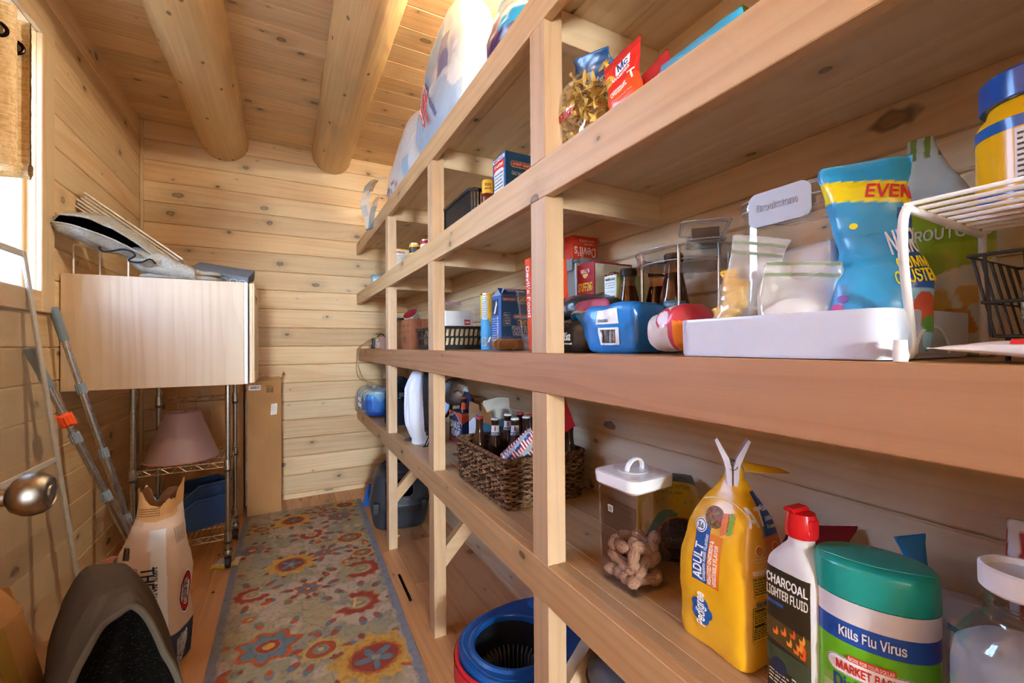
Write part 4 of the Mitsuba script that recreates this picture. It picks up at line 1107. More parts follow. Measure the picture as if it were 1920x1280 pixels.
m = lf2.mesh(); t.part('bag_top', m, 'foil', vcol=paint(m, lambda x, y, z, th, v: [(True, '1a5d9c'), (np.abs(x + 0.02 - z * .4) < 0.004, 'dfe8ef'), ((z > 0.07), '17508a')]), smooth=True, label='folded blue top')
t.write(None, -0.03, 0.030, 0.018, 'Egg Noodles', 'e8eef4', warp=lf2.front, w=0.06); 
t.write(None, -0.04, 0.085, 0.016, 'MARKET BASKET', 'b93036', warp=lf.front, w=0.075); t.print_all()

t = Thing('seasoning_packet', 'red and orange seasoning packet standing behind the second shelf rail', 'packet')
lf = Loft([(0, 0.046, 0.003, 0, 0, 5), (0.008, 0.048, 0.006, 0, 0, 4), (0.06, 0.050, 0.014, 0, 0, 3), (0.10, 0.046, 0.014, 0, 0, 3), (0.150, 0.056, 0.008, 0.004, 0, 4), (0.172, 0.059, 0.0022, 0.006, 0, 6), (0.186, 0.060, 0.0014, 0.008, 0, 8)], Pose(0.597, 0.645, S2 + .001, -82, -4, -12), 0.0035, 26, 14, nt=80, nv=60)
lf.f[0] = (lambda q: (lambda v: q(v) * 1.0))(lf.f[0]); lf.pose = (lambda P_: (lambda p: P_(np.asarray(p) * .80)))(Pose(0.597, 0.632, S2 + .001, -82, -4, -12))
m = lf.mesh(); t.part('packet', m, 'foil', vcol=paint(m, lambda x, y, z, th, v: [(True, 'cf2323'), (z < 0.095 + .12 * x, 'dd4a22'), ((np.hypot(x + 0.036, z - 0.128) < 0.017), 'd8a94a'), ((z > 0.170), 'b81e22')]), smooth=True)
t.poly(None, [(-0.012, 0.126), (0.034, 0.132), (0.036, 0.160), (-0.010, 0.154)], 'eef2f4', .0008, lf.front, .006)
t.write(None, -0.006, 0.132, 0.021, 'Mc', '1c3f7c', warp=lf.front, lift=.0014, w=0.034, deg=6); t.write(None, -0.022, 0.112, 0.010, 'McCormick', 'f2e9e6', warp=lf.front, lift=.0014, deg=7, w=0.055)
t.write(None, -0.030, 0.072, 0.013, 'ORIGINAL', 'f6ead8', warp=lf.front, lift=.0014, deg=7, w=0.05); t.write(None, 0.024, 0.084, 0.024, 'T', 'f6ead8', warp=lf.front, lift=.0014, deg=6)
t.lines(None, -0.03, 0.06, 0.03, 1, 0.006, 'f1d9c4', .0014, 4, warp=lf.front); t.lines(None, -0.046, 0.134, -0.028, 3, 0.006, '7c5a1e', .002, 4, warp=lf.front, lift=.001); t.print_all('satin')

t = Thing('red_grey_packet', 'small dark red packet with a barcode beside the seasoning packet', 'packet')
lf = Loft([(0, 0.030, 0.003, 0, 0, 5), (0.05, 0.032, 0.010, 0, 0, 3), (0.085, 0.03, 0.006, 0, 0, 4), (0.098, 0.031, 0.0014, 0, 0, 6)], Pose(0.628, 0.566, S2 + .001, -86, 0, -16), 0.003, 26, 3, nt=50, nv=40)
m = lf.mesh(); t.part('packet', m, 'foil', vcol=paint(m, lambda x, y, z, th, v: [(True, 'a3202a'), ((z < 0.062) & (x < 0.02), 'd8d6d4'), (z < .035, '4a4a4c')]), smooth=True)
t.bars(None, -0.02, 0.04, 0.032, 0.016, seed=5, warp=lf.front); t.print_all()

t = Thing('blue_packet', 'light blue plastic packet edge showing over the second shelf rail', 'packet')
lf = Loft([(0, 0.075, 0.02, 0, 0, 4), (0.03, 0.08, 0.03, 0, 0, 3), (0.055, 0.078, 0.012, 0, 0, 3), (0.066, 0.078, 0.002, 0, 0, 5)], Pose(0.612, 0.485, S2 + .001, -90), 0.004, 20, 6, nt=60, nv=30)
t.solo(lf.mesh(), 'foil', '2f9fc9')
t = Thing('black_capped_jar', 'jar with a round black cap on the second shelf near the blue packet', 'jar')
t.part('jar', lathe([(0, 0), (0.030, 0), (0.032, 0.003), (0.032, 0.075), (0.027, 0.085), (0, 0.085)], (0.70, 0.512, S2 + .0005), 32), 'gloss', '4a3322')
t.part('cap', lathe([(0, 0.0852), (0.029, 0.0852), (0.0295, 0.106), (0.027, 0.109), (0, 0.109)], (0.70, 0.512, S2 + .0005), 36), 'satin', '1a1a1b')
t = Thing('green_carton', 'green box top showing on the second shelf near the wall', 'box')
t.solo(Box(0.84, 0.555, S2 + .0005, 0.08, 0.05, 0.262).mesh(0.002), 'satin', '5d9a45')
# ------------------------------------------------------------------ third tier, from the far end to the near end
e3 = S3 + 0.0006
t = Thing('charger', 'black power adapter with a tan cord at the far end of the third shelf', 'charger')
t.part('body', rbox(0.575, 0.625, 3.30, 3.36, e3, e3 + 0.085, 0.008), 'satin', '1b1a1a'); t.part('plug', cbox(0.574, 0.58, 3.315, 3.345, e3 + .03, e3 + .05, .001), 'satin', 'c9c7c2')
cord = curve([(0.60, 3.298, 1.25), (0.575, 3.26, 1.262), (0.552, 3.34, 1.24), (0.535, 3.48, 1.21), (0.530, 3.63, 1.155), (0.531, 3.70, 1.08), (0.535, 3.62, 1.0), (0.545, 3.45, 0.945), (0.60, 3.35, 0.925)], 60)
t.part('cord', tube(cord, 0.0038, 8), 'satin', 'c4b391', label='tan cord looping over the rail')
t.part('cord', tube(curve([(0.60, 3.30, 1.262), (0.57, 3.42, 1.235), (0.531, 3.60, 1.195), (0.529, 3.745, 1.12), (0.531, 3.775, 1.0), (0.55, 3.70, 0.93), (0.60, 3.66, 0.915)], 50), 0.0034, 8), 'satin', 'b7a684')
t.part('cord', tube(curve([(0.61, 3.28, 1.266), (0.625, 3.20, 1.285), (0.64, 3.12, 1.262), (0.655, 3.05, 1.275)], 24), 0.004, 8), 'satin', '222222')
t.part('tie', rbox(0.572, 0.596, 3.225, 3.285, 1.262, 1.272, 0.004), 'satin', '93b83a', label='lime green cable tie')

t = Thing('pink_box', 'pinkish brown box with white lettering on the third shelf behind the far post', 'box')
bx = Box(0.592, 2.985, e3, 0.11, 0.30, 0.083)
t.part('body', bx.mesh(), 'satin', 'b08a80')
for (y, s_) in ((0.052, 'FRUIT'), (0.030, 'SNACKS'), (0.010, 'BARS')): t.write(bx.left, 0.03, y, 0.017, s_, 'ece4e0', w=0.15 if y < .05 else .10)
t.print_all()
t = Thing('white_red_box', 'small white and maroon box between the far post and the wooden caddy', 'box')
bx = Box(0.625, 2.74, e3, 0.07, 0.06, 0.125); t.part('body', bx.mesh(), 'satin', 'e9e4e0')
t.rect(bx.left, 0, 0.04, 0.06, 0.072, '8d1f33'); t.rect(bx.left, 0, 0, 0.06, 0.016, '8d1f33'); t.rect(bx.front, 0, 0.04, 0.07, 0.072, '8d1f33'); t.rect(bx.front, 0, 0, 0.07, 0.016, '8d1f33'); t.print_all()

t = Thing('wooden_caddy', 'reddish brown wooden box with a hand hole on the third shelf', 'wooden box')
x0, x1, y0, y1, h = 0.62, 0.80, 2.40, 2.725, 0.172
hole = affinity.scale(Point(0.16, 0.125).buffer(0.017), 0.9, 1.0)
lf_ = Frame((x0, y1, e3), (0, -1, 0), (0, 0, 1))
side = sbox(0, 0, y1 - y0, h).difference(affinity.translate(hole, 0.03, 0))
m = prism(side, 0.012, lf_); wood(t.key + '__side', shift(m, 0.012, 0, 0), 1, (50, 54))
wood(t.key + '__side', cbox(x1 - .012, x1, y0, y1, e3, e3 + h, .0015), 1, (50, 54))
for y in (y0, y1 - .012): wood(t.key + '__end', cbox(x0 + .0122, x1 - .0122, y, y + .012, e3, e3 + h - 0.002, .0012), 2, (50, 54))
wood(t.key + '__base', cbox(x0 + .0122, x1 - .0122, y0 + .0122, y1 - .0122, e3, e3 + .008), 1, (50, 54))

t = Thing('paper_cup', 'tilted red paper cup with a white ribbed rim lying in the wooden caddy', 'cup')
pr = [(0, 0), (0.027, 0), (0.042, 0.095), (0.0435, 0.097), (0.0425, 0.0975), (0.041, 0.095), (0.0265, 0.002), (0, 0.002)]
m = lathe(pr, seg=48); Pm = Pose(0.715, 2.585, 1.345, 20, 0, 0)
ax = unit([-0.50, -0.35, 0.62]); R_ = trimesh.geometry.align_vectors([0, 0, 1], ax)
def up(m): m = m.copy(); m.apply_transform(R_); return shift(m, 0.722, 2.60, 1.322)
t.part('body', up(m), 'satin', '8f2a2e')
lid = lathe([(0.0435, 0.098), (0.0455, 0.094), (0.0445, 0.062), (0.0430, 0.062), (0.0432, 0.0925)], seg=48)
ribs = cat(lid, *[rot(cbox(0.0436, 0.0458, -0.0012, 0.0012, 0.063, 0.093), q * 360 / 36) for q in range(36)])
t.part('rim_band', up(ribs), 'satin', 'c6d2cb', label='white ribbed rim band')
t = Thing('dark_pouch', 'dark pouch standing behind the wooden caddy', 'pouch')
t.solo(Loft([(0, .04, .02, 0, 0, 3), (.08, .045, .03, 0, 0, 3), (.2, .03, .012, 0, 0, 3)], Pose(0.665, 2.80, e3, 0), 0.004, 20, 3, nt=40, nv=30).mesh(), 'satin', '1d1a1a')

t = Thing('black_basket', 'black plastic basket with oval holes full of tan packets on the third shelf', 'basket')
x0, x1, y0, y1, h = 0.655, 0.865, 1.93, 2.33, 0.107
def holed(wd, n, slots=False):
    p = sbox(0, 0, wd, h)
    for i in range(n):
        for (yy, hh) in ((0.022, 0.034), (0.064, 0.034)):
            cx = (i + .5) * (wd - .02) / n + .01
            q = affinity.skew(sbox(cx - wd / n * .30, yy, cx + wd / n * .30, yy + hh).buffer(-.004).buffer(.004, 4), 8)
            p = p.difference(q)
    return p
fA = Frame((x0, y0, e3), (1, 0, 0), (0, -0.10, 1)); fB = Frame((x0, y1, e3), (0, -1, 0), (-0.10, 0, 1))
ms = [prism(holed(x1 - x0, 8), 0.0022, fA), prism(holed(y1 - y0, 14), 0.0022, fB), prism(holed(x1 - x0, 8), 0.0022, Frame((x0, y1, e3), (1, 0, 0), (0, 0.10, 1))), prism(holed(y1 - y0, 14), 0.0022, Frame((x1, y1, e3), (0, -1, 0), (0.10, 0, 1))), cbox(x0, x1, y0, y1, e3, e3 + .003)]
t.part('body', cat(*ms), 'satin', '191a1d')
q = 0.0115
t.part('rim', tube([(x0 - q, y0 - q, e3 + h), (x1 + q, y0 - q, e3 + h), (x1 + q, y1 + q, e3 + h), (x0 - q, y1 + q, e3 + h), (x0 - q, y0 - q, e3 + h)], 0.0045, 8), 'satin', '16171a')
r_ = random.Random(4)
for i in range(11):
    p = Thing('snack_packet', 'tan snack packet in the black basket with oval holes', 'packet', 'tan packets in the black basket')
    yy = y0 + 0.024 + i * 0.034
    lf = Loft([(0, .08, .003, 0, 0, 4), (.02, .088, .013, 0, 0, 3), (.06, .088, .014, 0, 0, 3), (.095, .08, .004, 0, 0, 4)], Pose((x0 + x1) / 2, yy, e3 + .004, r_.uniform(-3, 3)), .002, 30, i, nt=40, nv=20)
    p.solo(lf.mesh(), 'satin', r_.choice(('cdb48a', 'c2a673', 'dccba8', 'b8a283')))
t = Thing('white_pill_box', 'white paperboard box with a red mark on top of the black basket', 'box')
bx = Box(0.70, 2.02, e3 + h + .006, 0.145, 0.07, 0.078); t.part('body', bx.mesh(), 'satin', 'dedfe2'); t.rect(bx.front, 0.10, 0.008, 0.132, 0.036, 'b8444a'); t.rect(bx.front, 0.104, 0.018, 0.128, 0.026, 'e9d6d6', lift=.0006); t.lines(bx.front, 0.05, 0.05, 0.13, 2, 0.008, 'b5b6bb'); t.print_all()
t = Thing('zip_bag', 'clear pink-topped zip bag on the black basket behind the second post', 'zip bag')
lf = Loft([(0, .07, .03, 0, 0, 3), (.03, .085, .042, 0, 0, 2.6), (.09, .09, .03, 0, 0, 2.6), (.13, .088, .006, .01, 0, 3), (.150, .088, .0015, .02, 0, 5)], Pose(0.76, 2.20, e3 + h + .006, -20, -14), .006, 18, 4, nt=60, nv=40)
m = lf.mesh(); t.part('bag', m, 'film', smooth=True)
t.part('zip_band', grid(20, 3, lambda u, v: np.stack([-.088 + u * .176, .128 + v * .02, 0 * u + .0015], -1)), 'satin', 'b88f96', smooth=False) if False else None
zb = grid(24, 4, lambda u, v: np.stack([-.08 + u * .165, .128 + v * .018, 0 * u + .0012], -1)); zb.vertices = lf.front(zb.vertices); t.part('zip_band', zb, 'leafthin', 'b78c94', label='pink zip closure')

t = Thing('chips_can', 'yellow and light blue tall cardboard can of chips beside the blue snack box', 'can')
c_ = (0.757, 1.625, e3)
H_, r0 = 0.233, 0.0375
def cyl_part(a, b, r, th0, th1, n=24):
    return grid(n, 2, lambda u, v: np.stack([c_[0] + r * np.cos(th0 + u * (th1 - th0)), c_[1] + r * np.sin(th0 + u * (th1 - th0)), c_[2] + a + v * (b - a)], -1))
t.part('body', lathe([(0, 0), (r0 - .002, 0), (r0, .002), (r0, H_ - .006), (0, H_ - .006)], c_, 40), 'satin', '49a7d3')
t.part('top_band', lathe([(r0 + .0003, 0.13), (r0 + .0003, H_ - .006)], c_, 40), 'satin', 'f0c92c')
t.part('rim', lathe([(0, H_ - .0055), (r0 + .001, H_ - .0055), (r0 + .001, H_), (0, H_ - .001)], c_, 40), 'metal', 'c8c8c8')
a0 = math.radians(215)
mk = cyl_part(0.125, 0.222, r0 + .0006, a0 - .45, a0 + .25); t.mark(mk, 'e4e6e8')
for i in range(12): t.mark(cyl_part(0.13 + i * .0075, 0.1325 + i * .0075, r0 + .001, a0 - .40, a0 + .2), '4d5a6a')
mk = grid(20, 6, lambda u, v: np.stack([c_[0] + (r0 + .0007) * np.cos(a0 + .35 + u * 1.6), c_[1] + (r0 + .0007) * np.sin(a0 + .35 + u * 1.6), c_[2] + 0.13 - .07 * v * (1 - np.abs(2 * u - 1))], -1)); t.mark(mk, 'f0c92c')
for i in range(9): t.mark(cyl_part(0.02, 0.05, r0 + .0008, a0 - .35 + i * .06, a0 - .32 + i * .06, 3), '1e2b3a')
t.mark(cyl_part(0.018, 0.052, r0 + .0005, a0 - .4, a0 + .2), 'd8dde2')
t.print_all()

t = Thing('blue_snack_box', 'dark blue box of granola bars with an open top on the third shelf', 'box')
bx = Box(0.72, 1.445, e3, 0.150, 0.085, 0.208); t.part('body', bx.mesh(), 'satin', '2b62a8')
f = bx.front
badge(t, f, 0.035, 0.193, 0.058, 0.011, 'a83038', rim='d9c9d2'); t.write(f, 0.068, 0.186, 0.015, 'CHEWY', 'f2cf2e', w=0.062); t.write(f, 0.070, 0.176, 0.007, 'GRANOLA BARS', 'dfe6ef', w=0.06)
badge(t, f, 0.088, 0.128, 0.074, 0.014, '8e3040', rim='d9c9d2'); t.write(f, 0.068, 0.098, 0.017, 'CHEWY', 'f2cf2e', w=0.07)
t.write(f, 0.044, 0.076, 0.017, 'PEANUT BUTTER', 'e9edf3', w=0.102); t.write(f, 0.048, 0.056, 0.017, 'CHOCOLATE CHIP', 'e9edf3', w=0.098)
t.rect(f, 0.010, 0.092, 0.040, 0.142, 'c7d3e4', r=.004); t.rect(f, 0.0115, 0.0935, 0.0385, 0.1405, '1f4a86', lift=.0006, r=.003)
for i, s_ in enumerate(('NO', 'HIGH', 'FRUCTOSE', 'SYRUP')): t.write(f, 0.025, 0.129 - i * .0105, 0.007, s_, 'e6ecf4', center=True, w=0.022, lift=.001)
for i in range(5): t.poly(f, [(0.012 + .006 * i, 0.036), (0.018 + .004 * i, 0.048 + .003 * (i % 2)), (0.016 + .006 * i, 0.036)], '6f86a6')
f = bx.left
t.rect(f, 0.008, 0.135, 0.06, 0.195, '2a3038'); t.poly(f, [(0.022, 0.14), (0.046, 0.192), (0.052, 0.176), (0.034, 0.14)], 'e8edf2', .0006); t.write(f, 0.062, 0.02, 0.012, 'Chewy', 'f2cf2e', deg=90, w=.035)
t.write(f, 0.060, 0.06, 0.008, 'PEANUT BUTTER', 'e9edf3', deg=90, w=.07); t.lines(f, 0.01, 0.12, 0.07, 10, .009, 'c3cfdf', .002, 5)
t.print_all()
fl = lambda o, ex, ey, pts: prism(pts, 0.0012, Frame(bx.pose(np.array(o, float)), ex, ey))
k = t.part('flap', fl((0, 0, .2082), (1, 0, 0), (0, .75, .62), [(0, 0), (0.15, 0), (0.148, 0.046), (0.002, 0.046)]), 'satin', '244f92', label='raised top flap')
t.part('flap', fl((0, .0, .2082), (0, 1, 0), (.55, 0, .7), [(0, 0), (0.085, 0), (0.07, 0.04), (0.015, 0.04)]), 'satin', '8fa0b8')
ft = Frame(bx.pose(np.array([0, 0, .2082])), (1, 0, 0), (0, .75, .62)); t.write(ft.up(.0013), 0.115, 0.034, 0.011, 'CHEWY BARS', 'cfd9e8', deg=180, w=.08); t.rect(ft.up(.0013), 0.03, 0.036, 0.08, 0.046, 'c9a9b8'); t.print_all()

t = Thing('cookie_clamshell', 'clear ribbed clamshell of golden cookies in front of the blue snack box', 'clamshell')
cx0, cx1, cy0, cy1 = 0.635, 0.790, 1.300, 1.412
t.part('base', Loft([(0, .066, .046, 0, 0, 6), (.022, .074, .054, 0, 0, 6), (.026, .078, .057, 0, 0, 6)], Pose((cx0 + cx1) / 2, (cy0 + cy1) / 2, e3), nt=60, nv=6, lin_=True).mesh(top=False), 'acrylic', smooth=40)
def ribwr(th, v, x, z): return 0.0014 * np.sin(th * 44)
t.part('lid', Loft([(.0265, .078, .057, 0, 0, 6), (.03, .073, .052, 0, 0, 6), (.050, .066, .046, 0, 0, 6), (.053, .05, .036, 0, 0, 5)], Pose((cx0 + cx1) / 2, (cy0 + cy1) / 2, e3), wr=ribwr, nt=260, nv=12, lin_=True).mesh(bottom=False), 'filmthin', smooth=True)
r_ = random.Random(8)
for i in range(5):
    for j in range(2):
        ck = Thing('cookie', 'golden cookie in the clear ribbed clamshell', 'cookie', 'cookies in the clamshell')
        m = lathe([(0, -.006), (.017, -.006), (.0195, -.002), (.0195, .002), (.017, .006), (0, .006)], seg=24); m = rot(m, 90, (1, 0, 0)); m = rot(m, r_.uniform(-8, 8), (0, 0, 1))
        ck.solo(shift(m, cx0 + .036 + .021 * i + (.0), cy0 + .036 + j * .04, e3 + .0215), 'matte', r_.choice(('c08a4a', 'b87f42', 'cb9a58')))
t = Thing('clear_clamshell', 'empty clear plastic pouch leaning between the blue snack box and the orange box', 'pouch')
t.solo(Loft([(0, .02, .02, 0, 0, 3), (.05, .03, .03, 0, 0, 3), (.17, .036, .026, -.02, 0, 2.6), (.225, .03, .012, -.04, 0, 2.6), (.25, .022, .004, -.055, 0, 3)], Pose(0.735, 1.245, e3, 20), .004, 22, 4, nt=60, nv=50).mesh(), 'film', smooth=True)

t = Thing('orange_cake_box', 'tall orange cake mix box leaning against the nearest post', 'box')
bx = Box(0.648, 1.085, e3 + .004, 0.13, 0.032, 0.272, 0, 0, -2.5); t.part('body', bx.mesh(), 'satin', 'd6461d')
f = bx.front
t.write(f, 0.006, 0.262, 0.052, 'Devil\u2019s', 'b8251c', deg=-90, w=.20); t.write(f, 0.010, 0.259, 0.044, 'Devil\u2019s', 'f4f0ee', deg=-90, w=.194, lift=.0012)
t.write(f, 0.062, 0.262, 0.044, 'Food', 'f4f0ee', deg=-90, w=.13)
p = curve([(0.036, 0.13, 0), (0.022, 0.10, 0), (0.018, 0.07, 0), (0.03, 0.035, 0)], 20)[:, :2]
t.poly(f, np.vstack([p, [[0.13, 0.0], [0.13, 0.15]]]), '5c3a2c', .0005); t.poly(f, np.vstack([p, p[::-1] + [0.004, 0]]), 'efe9e4', .0009)
t.lines(f, 0.002, 0.155, 0.02, 9, .006, 'f3d7c8', .0016, 3)
f = bx.left; t.write(f, 0.008, 0.25, 0.016, 'Devil\u2019s Food', 'f4f0ee', deg=-90, w=.15); t.print_all()

t = Thing('grey_container', 'grey translucent storage container with a clip lid behind the black bags', 'container')
ps = Pose(0.838, 1.13, e3)
t.part('body', Loft([(0, .048, .048, .055, .05, 8), (.01, .05, .05, .055, .05, 8), (.285, .056, .052, .055, .05, 8)], ps, nt=60, nv=8, lin_=True).mesh(top=False), 'smoke', smooth=40)
t.part('lid', ps.mesh(rbox(-.004, .114, -.005, .105, .2855, .300, .005)), 'smoke')
t.part('latch', ps.mesh(rbox(.010, .100, -.0085, -.0055, .262, .302, .0012)), 'satin', '8b8e93'); t.part('latch', ps.mesh(rbox(-.0085, -.0055, .015, .085, .262, .302, .0012)), 'satin', '7d8086')
g = Thing('red_pouch', 'dim red pouch seen inside the grey translucent container', 'pouch')
g.solo(Loft([(0, .03, .02, 0, 0, 3), (.1, .034, .028, 0, 0, 3), (.17, .026, .008, 0, 0, 3)], Pose(0.893, 1.18, e3 + .006), .003, 20, 4, nt=40, nv=20).mesh(), 'satin', '8c2328')
t = Thing('red_cake_box', 'red orange cake mix box lying upside down on the grey container', 'box')
bx = Box(0.838, 1.15, e3 + .3025, 0.102, 0.05, 0.078); t.part('body', bx.mesh(), 'satin', 'cf3a22')
f = bx.front; t.write(f, 0.095, 0.040, 0.030, 'Devil\u2019s', 'f2e6e2', deg=180, w=.088); t.write(f, 0.086, 0.0665, 0.008, 'MOIST SUPREME', 'eac8bc', deg=180, w=.06); t.write(f, 0.086, 0.054, 0.006, 'CAKE MIX', 'eac8bc', deg=180, w=.04)
t.print_all()

t = Thing('stuffing_box', 'red and white box of stuffing mix on the third shelf', 'box')
bx = Box(0.80, 0.995, e3, 0.148, 0.083, 0.264); t.part('body', bx.mesh(), 'satin', 'a62a33')
f = bx.front
t.rect(f, 0.004, 0, 0.142, 0.258, 'e3e6e4')
def crest(f, x, y, s):
    t.poly(f, [(x - s, y + s * .1), (x - s * .5, y + s * .42), (x, y + s * .5), (x + s * .5, y + s * .42), (x + s, y + s * .1), (x + s, y - s * .28), (x + s * .5, y - s * .1), (x, y - s * .02), (x - s * .5, y - s * .1), (x - s, y - s * .28)], '8f2028', .0006)
    t.poly(f, [(x - s * .55, y - s * .13), (x, y - s * .05), (x + s * .55, y - s * .13), (x + s * .3, y - s * .45), (x, y - s * .58), (x - s * .3, y - s * .45)], 'e9cf86', .0006)
    t.write(f, x, y + s * .02, s * .36, 'BELL\u2019S', 'fbf6ee', center=True, w=s * 1.5, lift=.001)
crest(f, 0.078, 0.218, 0.040)
t.poly(f, [(0.018, 0.158), (0.09, 0.166), (0.09, 0.176), (0.018, 0.172)], 'a82833'); t.lines(f, 0.014, 0.148, 0.06, 8, .012, '555b5e', .003, 4)
f = bx.left; crest(f, 0.042, 0.234, 0.028); t.write(f, 0.041, 0.180, 0.024, 'STUFFING', 'f0cf5a', center=True, w=.068)
t.rect(f, 0.008, 0.168, 0.075, 0.169, 'f0d7d7'); t.write(f, 0.01, 0.156, 0.009, 'Nutrition Facts', 'f2e4e4', w=.062); t.lines(f, 0.01, 0.145, 0.072, 2, .012, 'e8caca', .003, 5); t.write(f, 0.01, 0.118, 0.008, 'Calories', 'f2e4e4', w=.03); t.write(f, 0.052, 0.118, 0.014, '100', 'f2e4e4', w=.022); t.lines(f, 0.01, 0.10, 0.072, 7, .012, 'e2bcbc', .002, 6)
t.print_all()
t = Thing('green_box', 'green and white food box in front of the stuffing box', 'box')
bx = Box(0.77, 0.866, e3, 0.10, 0.048, 0.204); t.part('body', bx.mesh(), 'satin', 'b5cf8e')
f = bx.left; t.rect(f, 0.001, 0, 0.046, 0.203, 'dfe8e0'); t.write(f, 0.005, 0.19, 0.0065, 'Nutrition Facts', '39424a', w=.038); t.lines(f, 0.005, 0.182, 0.042, 3, .006, '4b555c', .0015, 3); t.rect(f, 0.004, 0.158, 0.043, 0.161, '39424a'); t.write(f, 0.004, 0.138, 0.010, '110  210', '39424a', w=.038); t.lines(f, 0.004, 0.128, 0.043, 15, .0085, '4b555c', .002, 8)
f = bx.front; t.write(f, 0.012, 0.150, 0.018, 'Dinner', '3e5a2c', False, w=.06); t.lines(f, 0.02, 0.13, 0.07, 3, .012, '4d6b3c', .003, 2)
for (a, b) in ((0.02, 0.09), (0.045, 0.075), (0.03, 0.06)): t.poly(f, [(a, b), (a + .012, b + .008), (a + .016, b - .006)], '4c7a38')
t.print_all()

t = Thing('coffee_bag', 'black coffee bag lying on its side with white stickers beside the nearest post', 'coffee bag')
lf = Loft([(-.10, .050, .018, 0, 0, 4), (-.085, .056, .036, 0, 0, 4), (.05, .056, .042, 0, 0, 3.6), (.09, .046, .036, 0, 0, 3), (.105, .03, .02, 0, 0, 3)], lambda p: np.stack([0.668 + p[..., 0] + .0 * p[..., 1], 0.905 - p[..., 2], e3 + 0.0405 + p[..., 1]], -1), .0045, 20, 41, nt=80, nv=60)
m = lf.mesh(); t.part('bag', m, 'foil', '26262a', smooth=True)
w_ = lying(lf, -.083)
t.rect(None, 0.000, -.006, .052, .030, 'd8d8da', warp=w_, n=14, lift=.0012); t.bars(None, .006, .000, .040, .024, seed=6, warp=w_, lift=.0018)
t.rect(None, -.004, -.036, .078, -.010, 'c9c9cc', warp=w_, n=14, lift=.0012); t.lines(None, .02, -.014, .06, 3, .007, '555558', .0022, 4, warp=w_, lift=.0018)
t.write(None, .112, -.010, .018, '15oz', 'f0f0f0', w=.026, warp=w_, lift=.0012); t.lines(None, .108, -.020, .142, 1, .008, 'f0f0f0', .004, 4, warp=w_, lift=.0012)
t.print_all()
t = Thing('black_pouch', 'black folded pouch lying on top of the coffee bag', 'coffee bag')
lf = Loft([(-.10, .035, .010, 0, .01, 3), (-.07, .055, .026, 0, 0, 3), (0, .06, .030, .006, 0, 2.8), (.06, .05, .022, .012, -.004, 2.6), (.105, .04, .008, .015, -.02, 3)], lambda p: np.stack([0.70 + p[..., 0], 0.91 - p[..., 2], e3 + 0.120 + p[..., 1] + 0.12 * p[..., 0]], -1), .007, 18, 43, nt=80, nv=60)
t.solo(lf.mesh(), 'foil', '2b2b2e', smooth=True)

t = Thing('blue_coffee_bag', 'bright blue coffee bag lying on its side with white stickers and a folded mauve end', 'coffee bag')
lf = Loft([(-.092, .044, .034, 0, 0, 9), (-.086, .050, .048, 0, 0, 8), (-.02, .052, .053, 0, 0, 7), (.04, .050, .051, 0, .002, 6), (.066, .042, .040, 0, .008, 4), (.088, .034, .020, 0, .024, 3), (.100, .030, .006, -.004, .036, 3)], lambda p: np.stack([0.672 + p[..., 0] - .12 * p[..., 2] - .10 * p[..., 1], 0.745 + p[..., 2], e3 + 0.0535 + p[..., 1]], -1), .0085, 17, 45, nt=140, nv=110)
m = lf.mesh()
t.part('bag', m, 'foil', vcol=paint(m, lambda x, y, z, th, v: [(True, '1273c0'), ((z < -.080), '0f63ab')]), smooth=True)
w_ = (lambda g: (lambda p: g(np.c_[-p[:, 0], p[:, 1], p[:, 2]])))(lying(lf, 0.0))
t.rect(None, -.010, .010, .052, .040, 'dfe4ec', warp=w_, n=14, lift=.0016); t.write(None, -.004, .014, .006, '1/04/2025', '55585e', w=.03, warp=w_, lift=.0024)
t.rect(None, -.004, -.034, .050, .002, 'dfe4ec', warp=w_, n=14, lift=.0016); t.bars(None, .003, -.030, .038, .028, seed=9, warp=w_, lift=.0024); t.print_all()
lf2 = Loft([(0, .038, .004, 0, 0, 4), (.01, .044, .014, 0, 0, 3), (.04, .046, .018, 0, 0, 2.6), (.058, .04, .006, 0, 0, 3)], Pose(0.640, 0.835, e3 + .080, -78, -40, 0), .007, 24, 6, nt=60, nv=30)
m = lf2.mesh(); t.part('folded_end', m, 'foil', vcol=paint(m, lambda x, y, z, th, v: [(True, 'a4557a'), (np.abs(z - .012) < .003, 'dfe4ec'), (z < .009, '1273c0')]), smooth=True, label='folded mauve end')

# tea bottles
def tea(name, label, x, y, z, front_label, tilt=0, group=None):
    t = Thing(name, label, 'bottle', group)
    pr = [(0, 0), (.028, 0), (.032, .003), (.033, .012), (.033, .108), (.032, .114), (.029, .128), (.0225, .158), (.0182, .182), (.0172, .196), (0, .196)]
    t.part('bottle', lathe(pr, (x, y, z), 40), 'amber', smooth=50)
    t.part('tea', lathe([(0, .003), (.030, .003), (.0315, .012), (.0315, .107), (.0275, .127), (.0212, .157), (.018, .170), (0, .170)], (x, y, z), 32), 'gloss', '48200f', smooth=50)
    cap = [lathe([(0, .1965), (.0195, .1965), (.0205, .199), (.0205, .213), (.019, .2155), (0, .2155)], (x, y, z), 40)]
    cap += [shift(rot(cbox(.0203, .0212, -.0007, .0007, .1985, .2125), q * 9), x, y, z) for q in range(40)]
    t.part('cap', cat(*cap), 'satin', '222426', label='black ribbed cap')
    t.part('label', lathe([(.0333, .018), (.0333, .104)], (x, y, z), 48), 'satin', front_label)
    return t
def tw(x, y, z, r, a):
    return lambda p: np.c_[x + (r + p[:, 2]) * np.sin(a + p[:, 0] / r) * -1 * -1, y - (r + p[:, 2]) * np.cos(a + p[:, 0] / r), z + p[:, 1]]
t = tea('tea_bottle', 'brown tea bottle with a black cap, leftmost of three behind the blue coffee bag', 0.795, 0.848, e3, '2c3230')
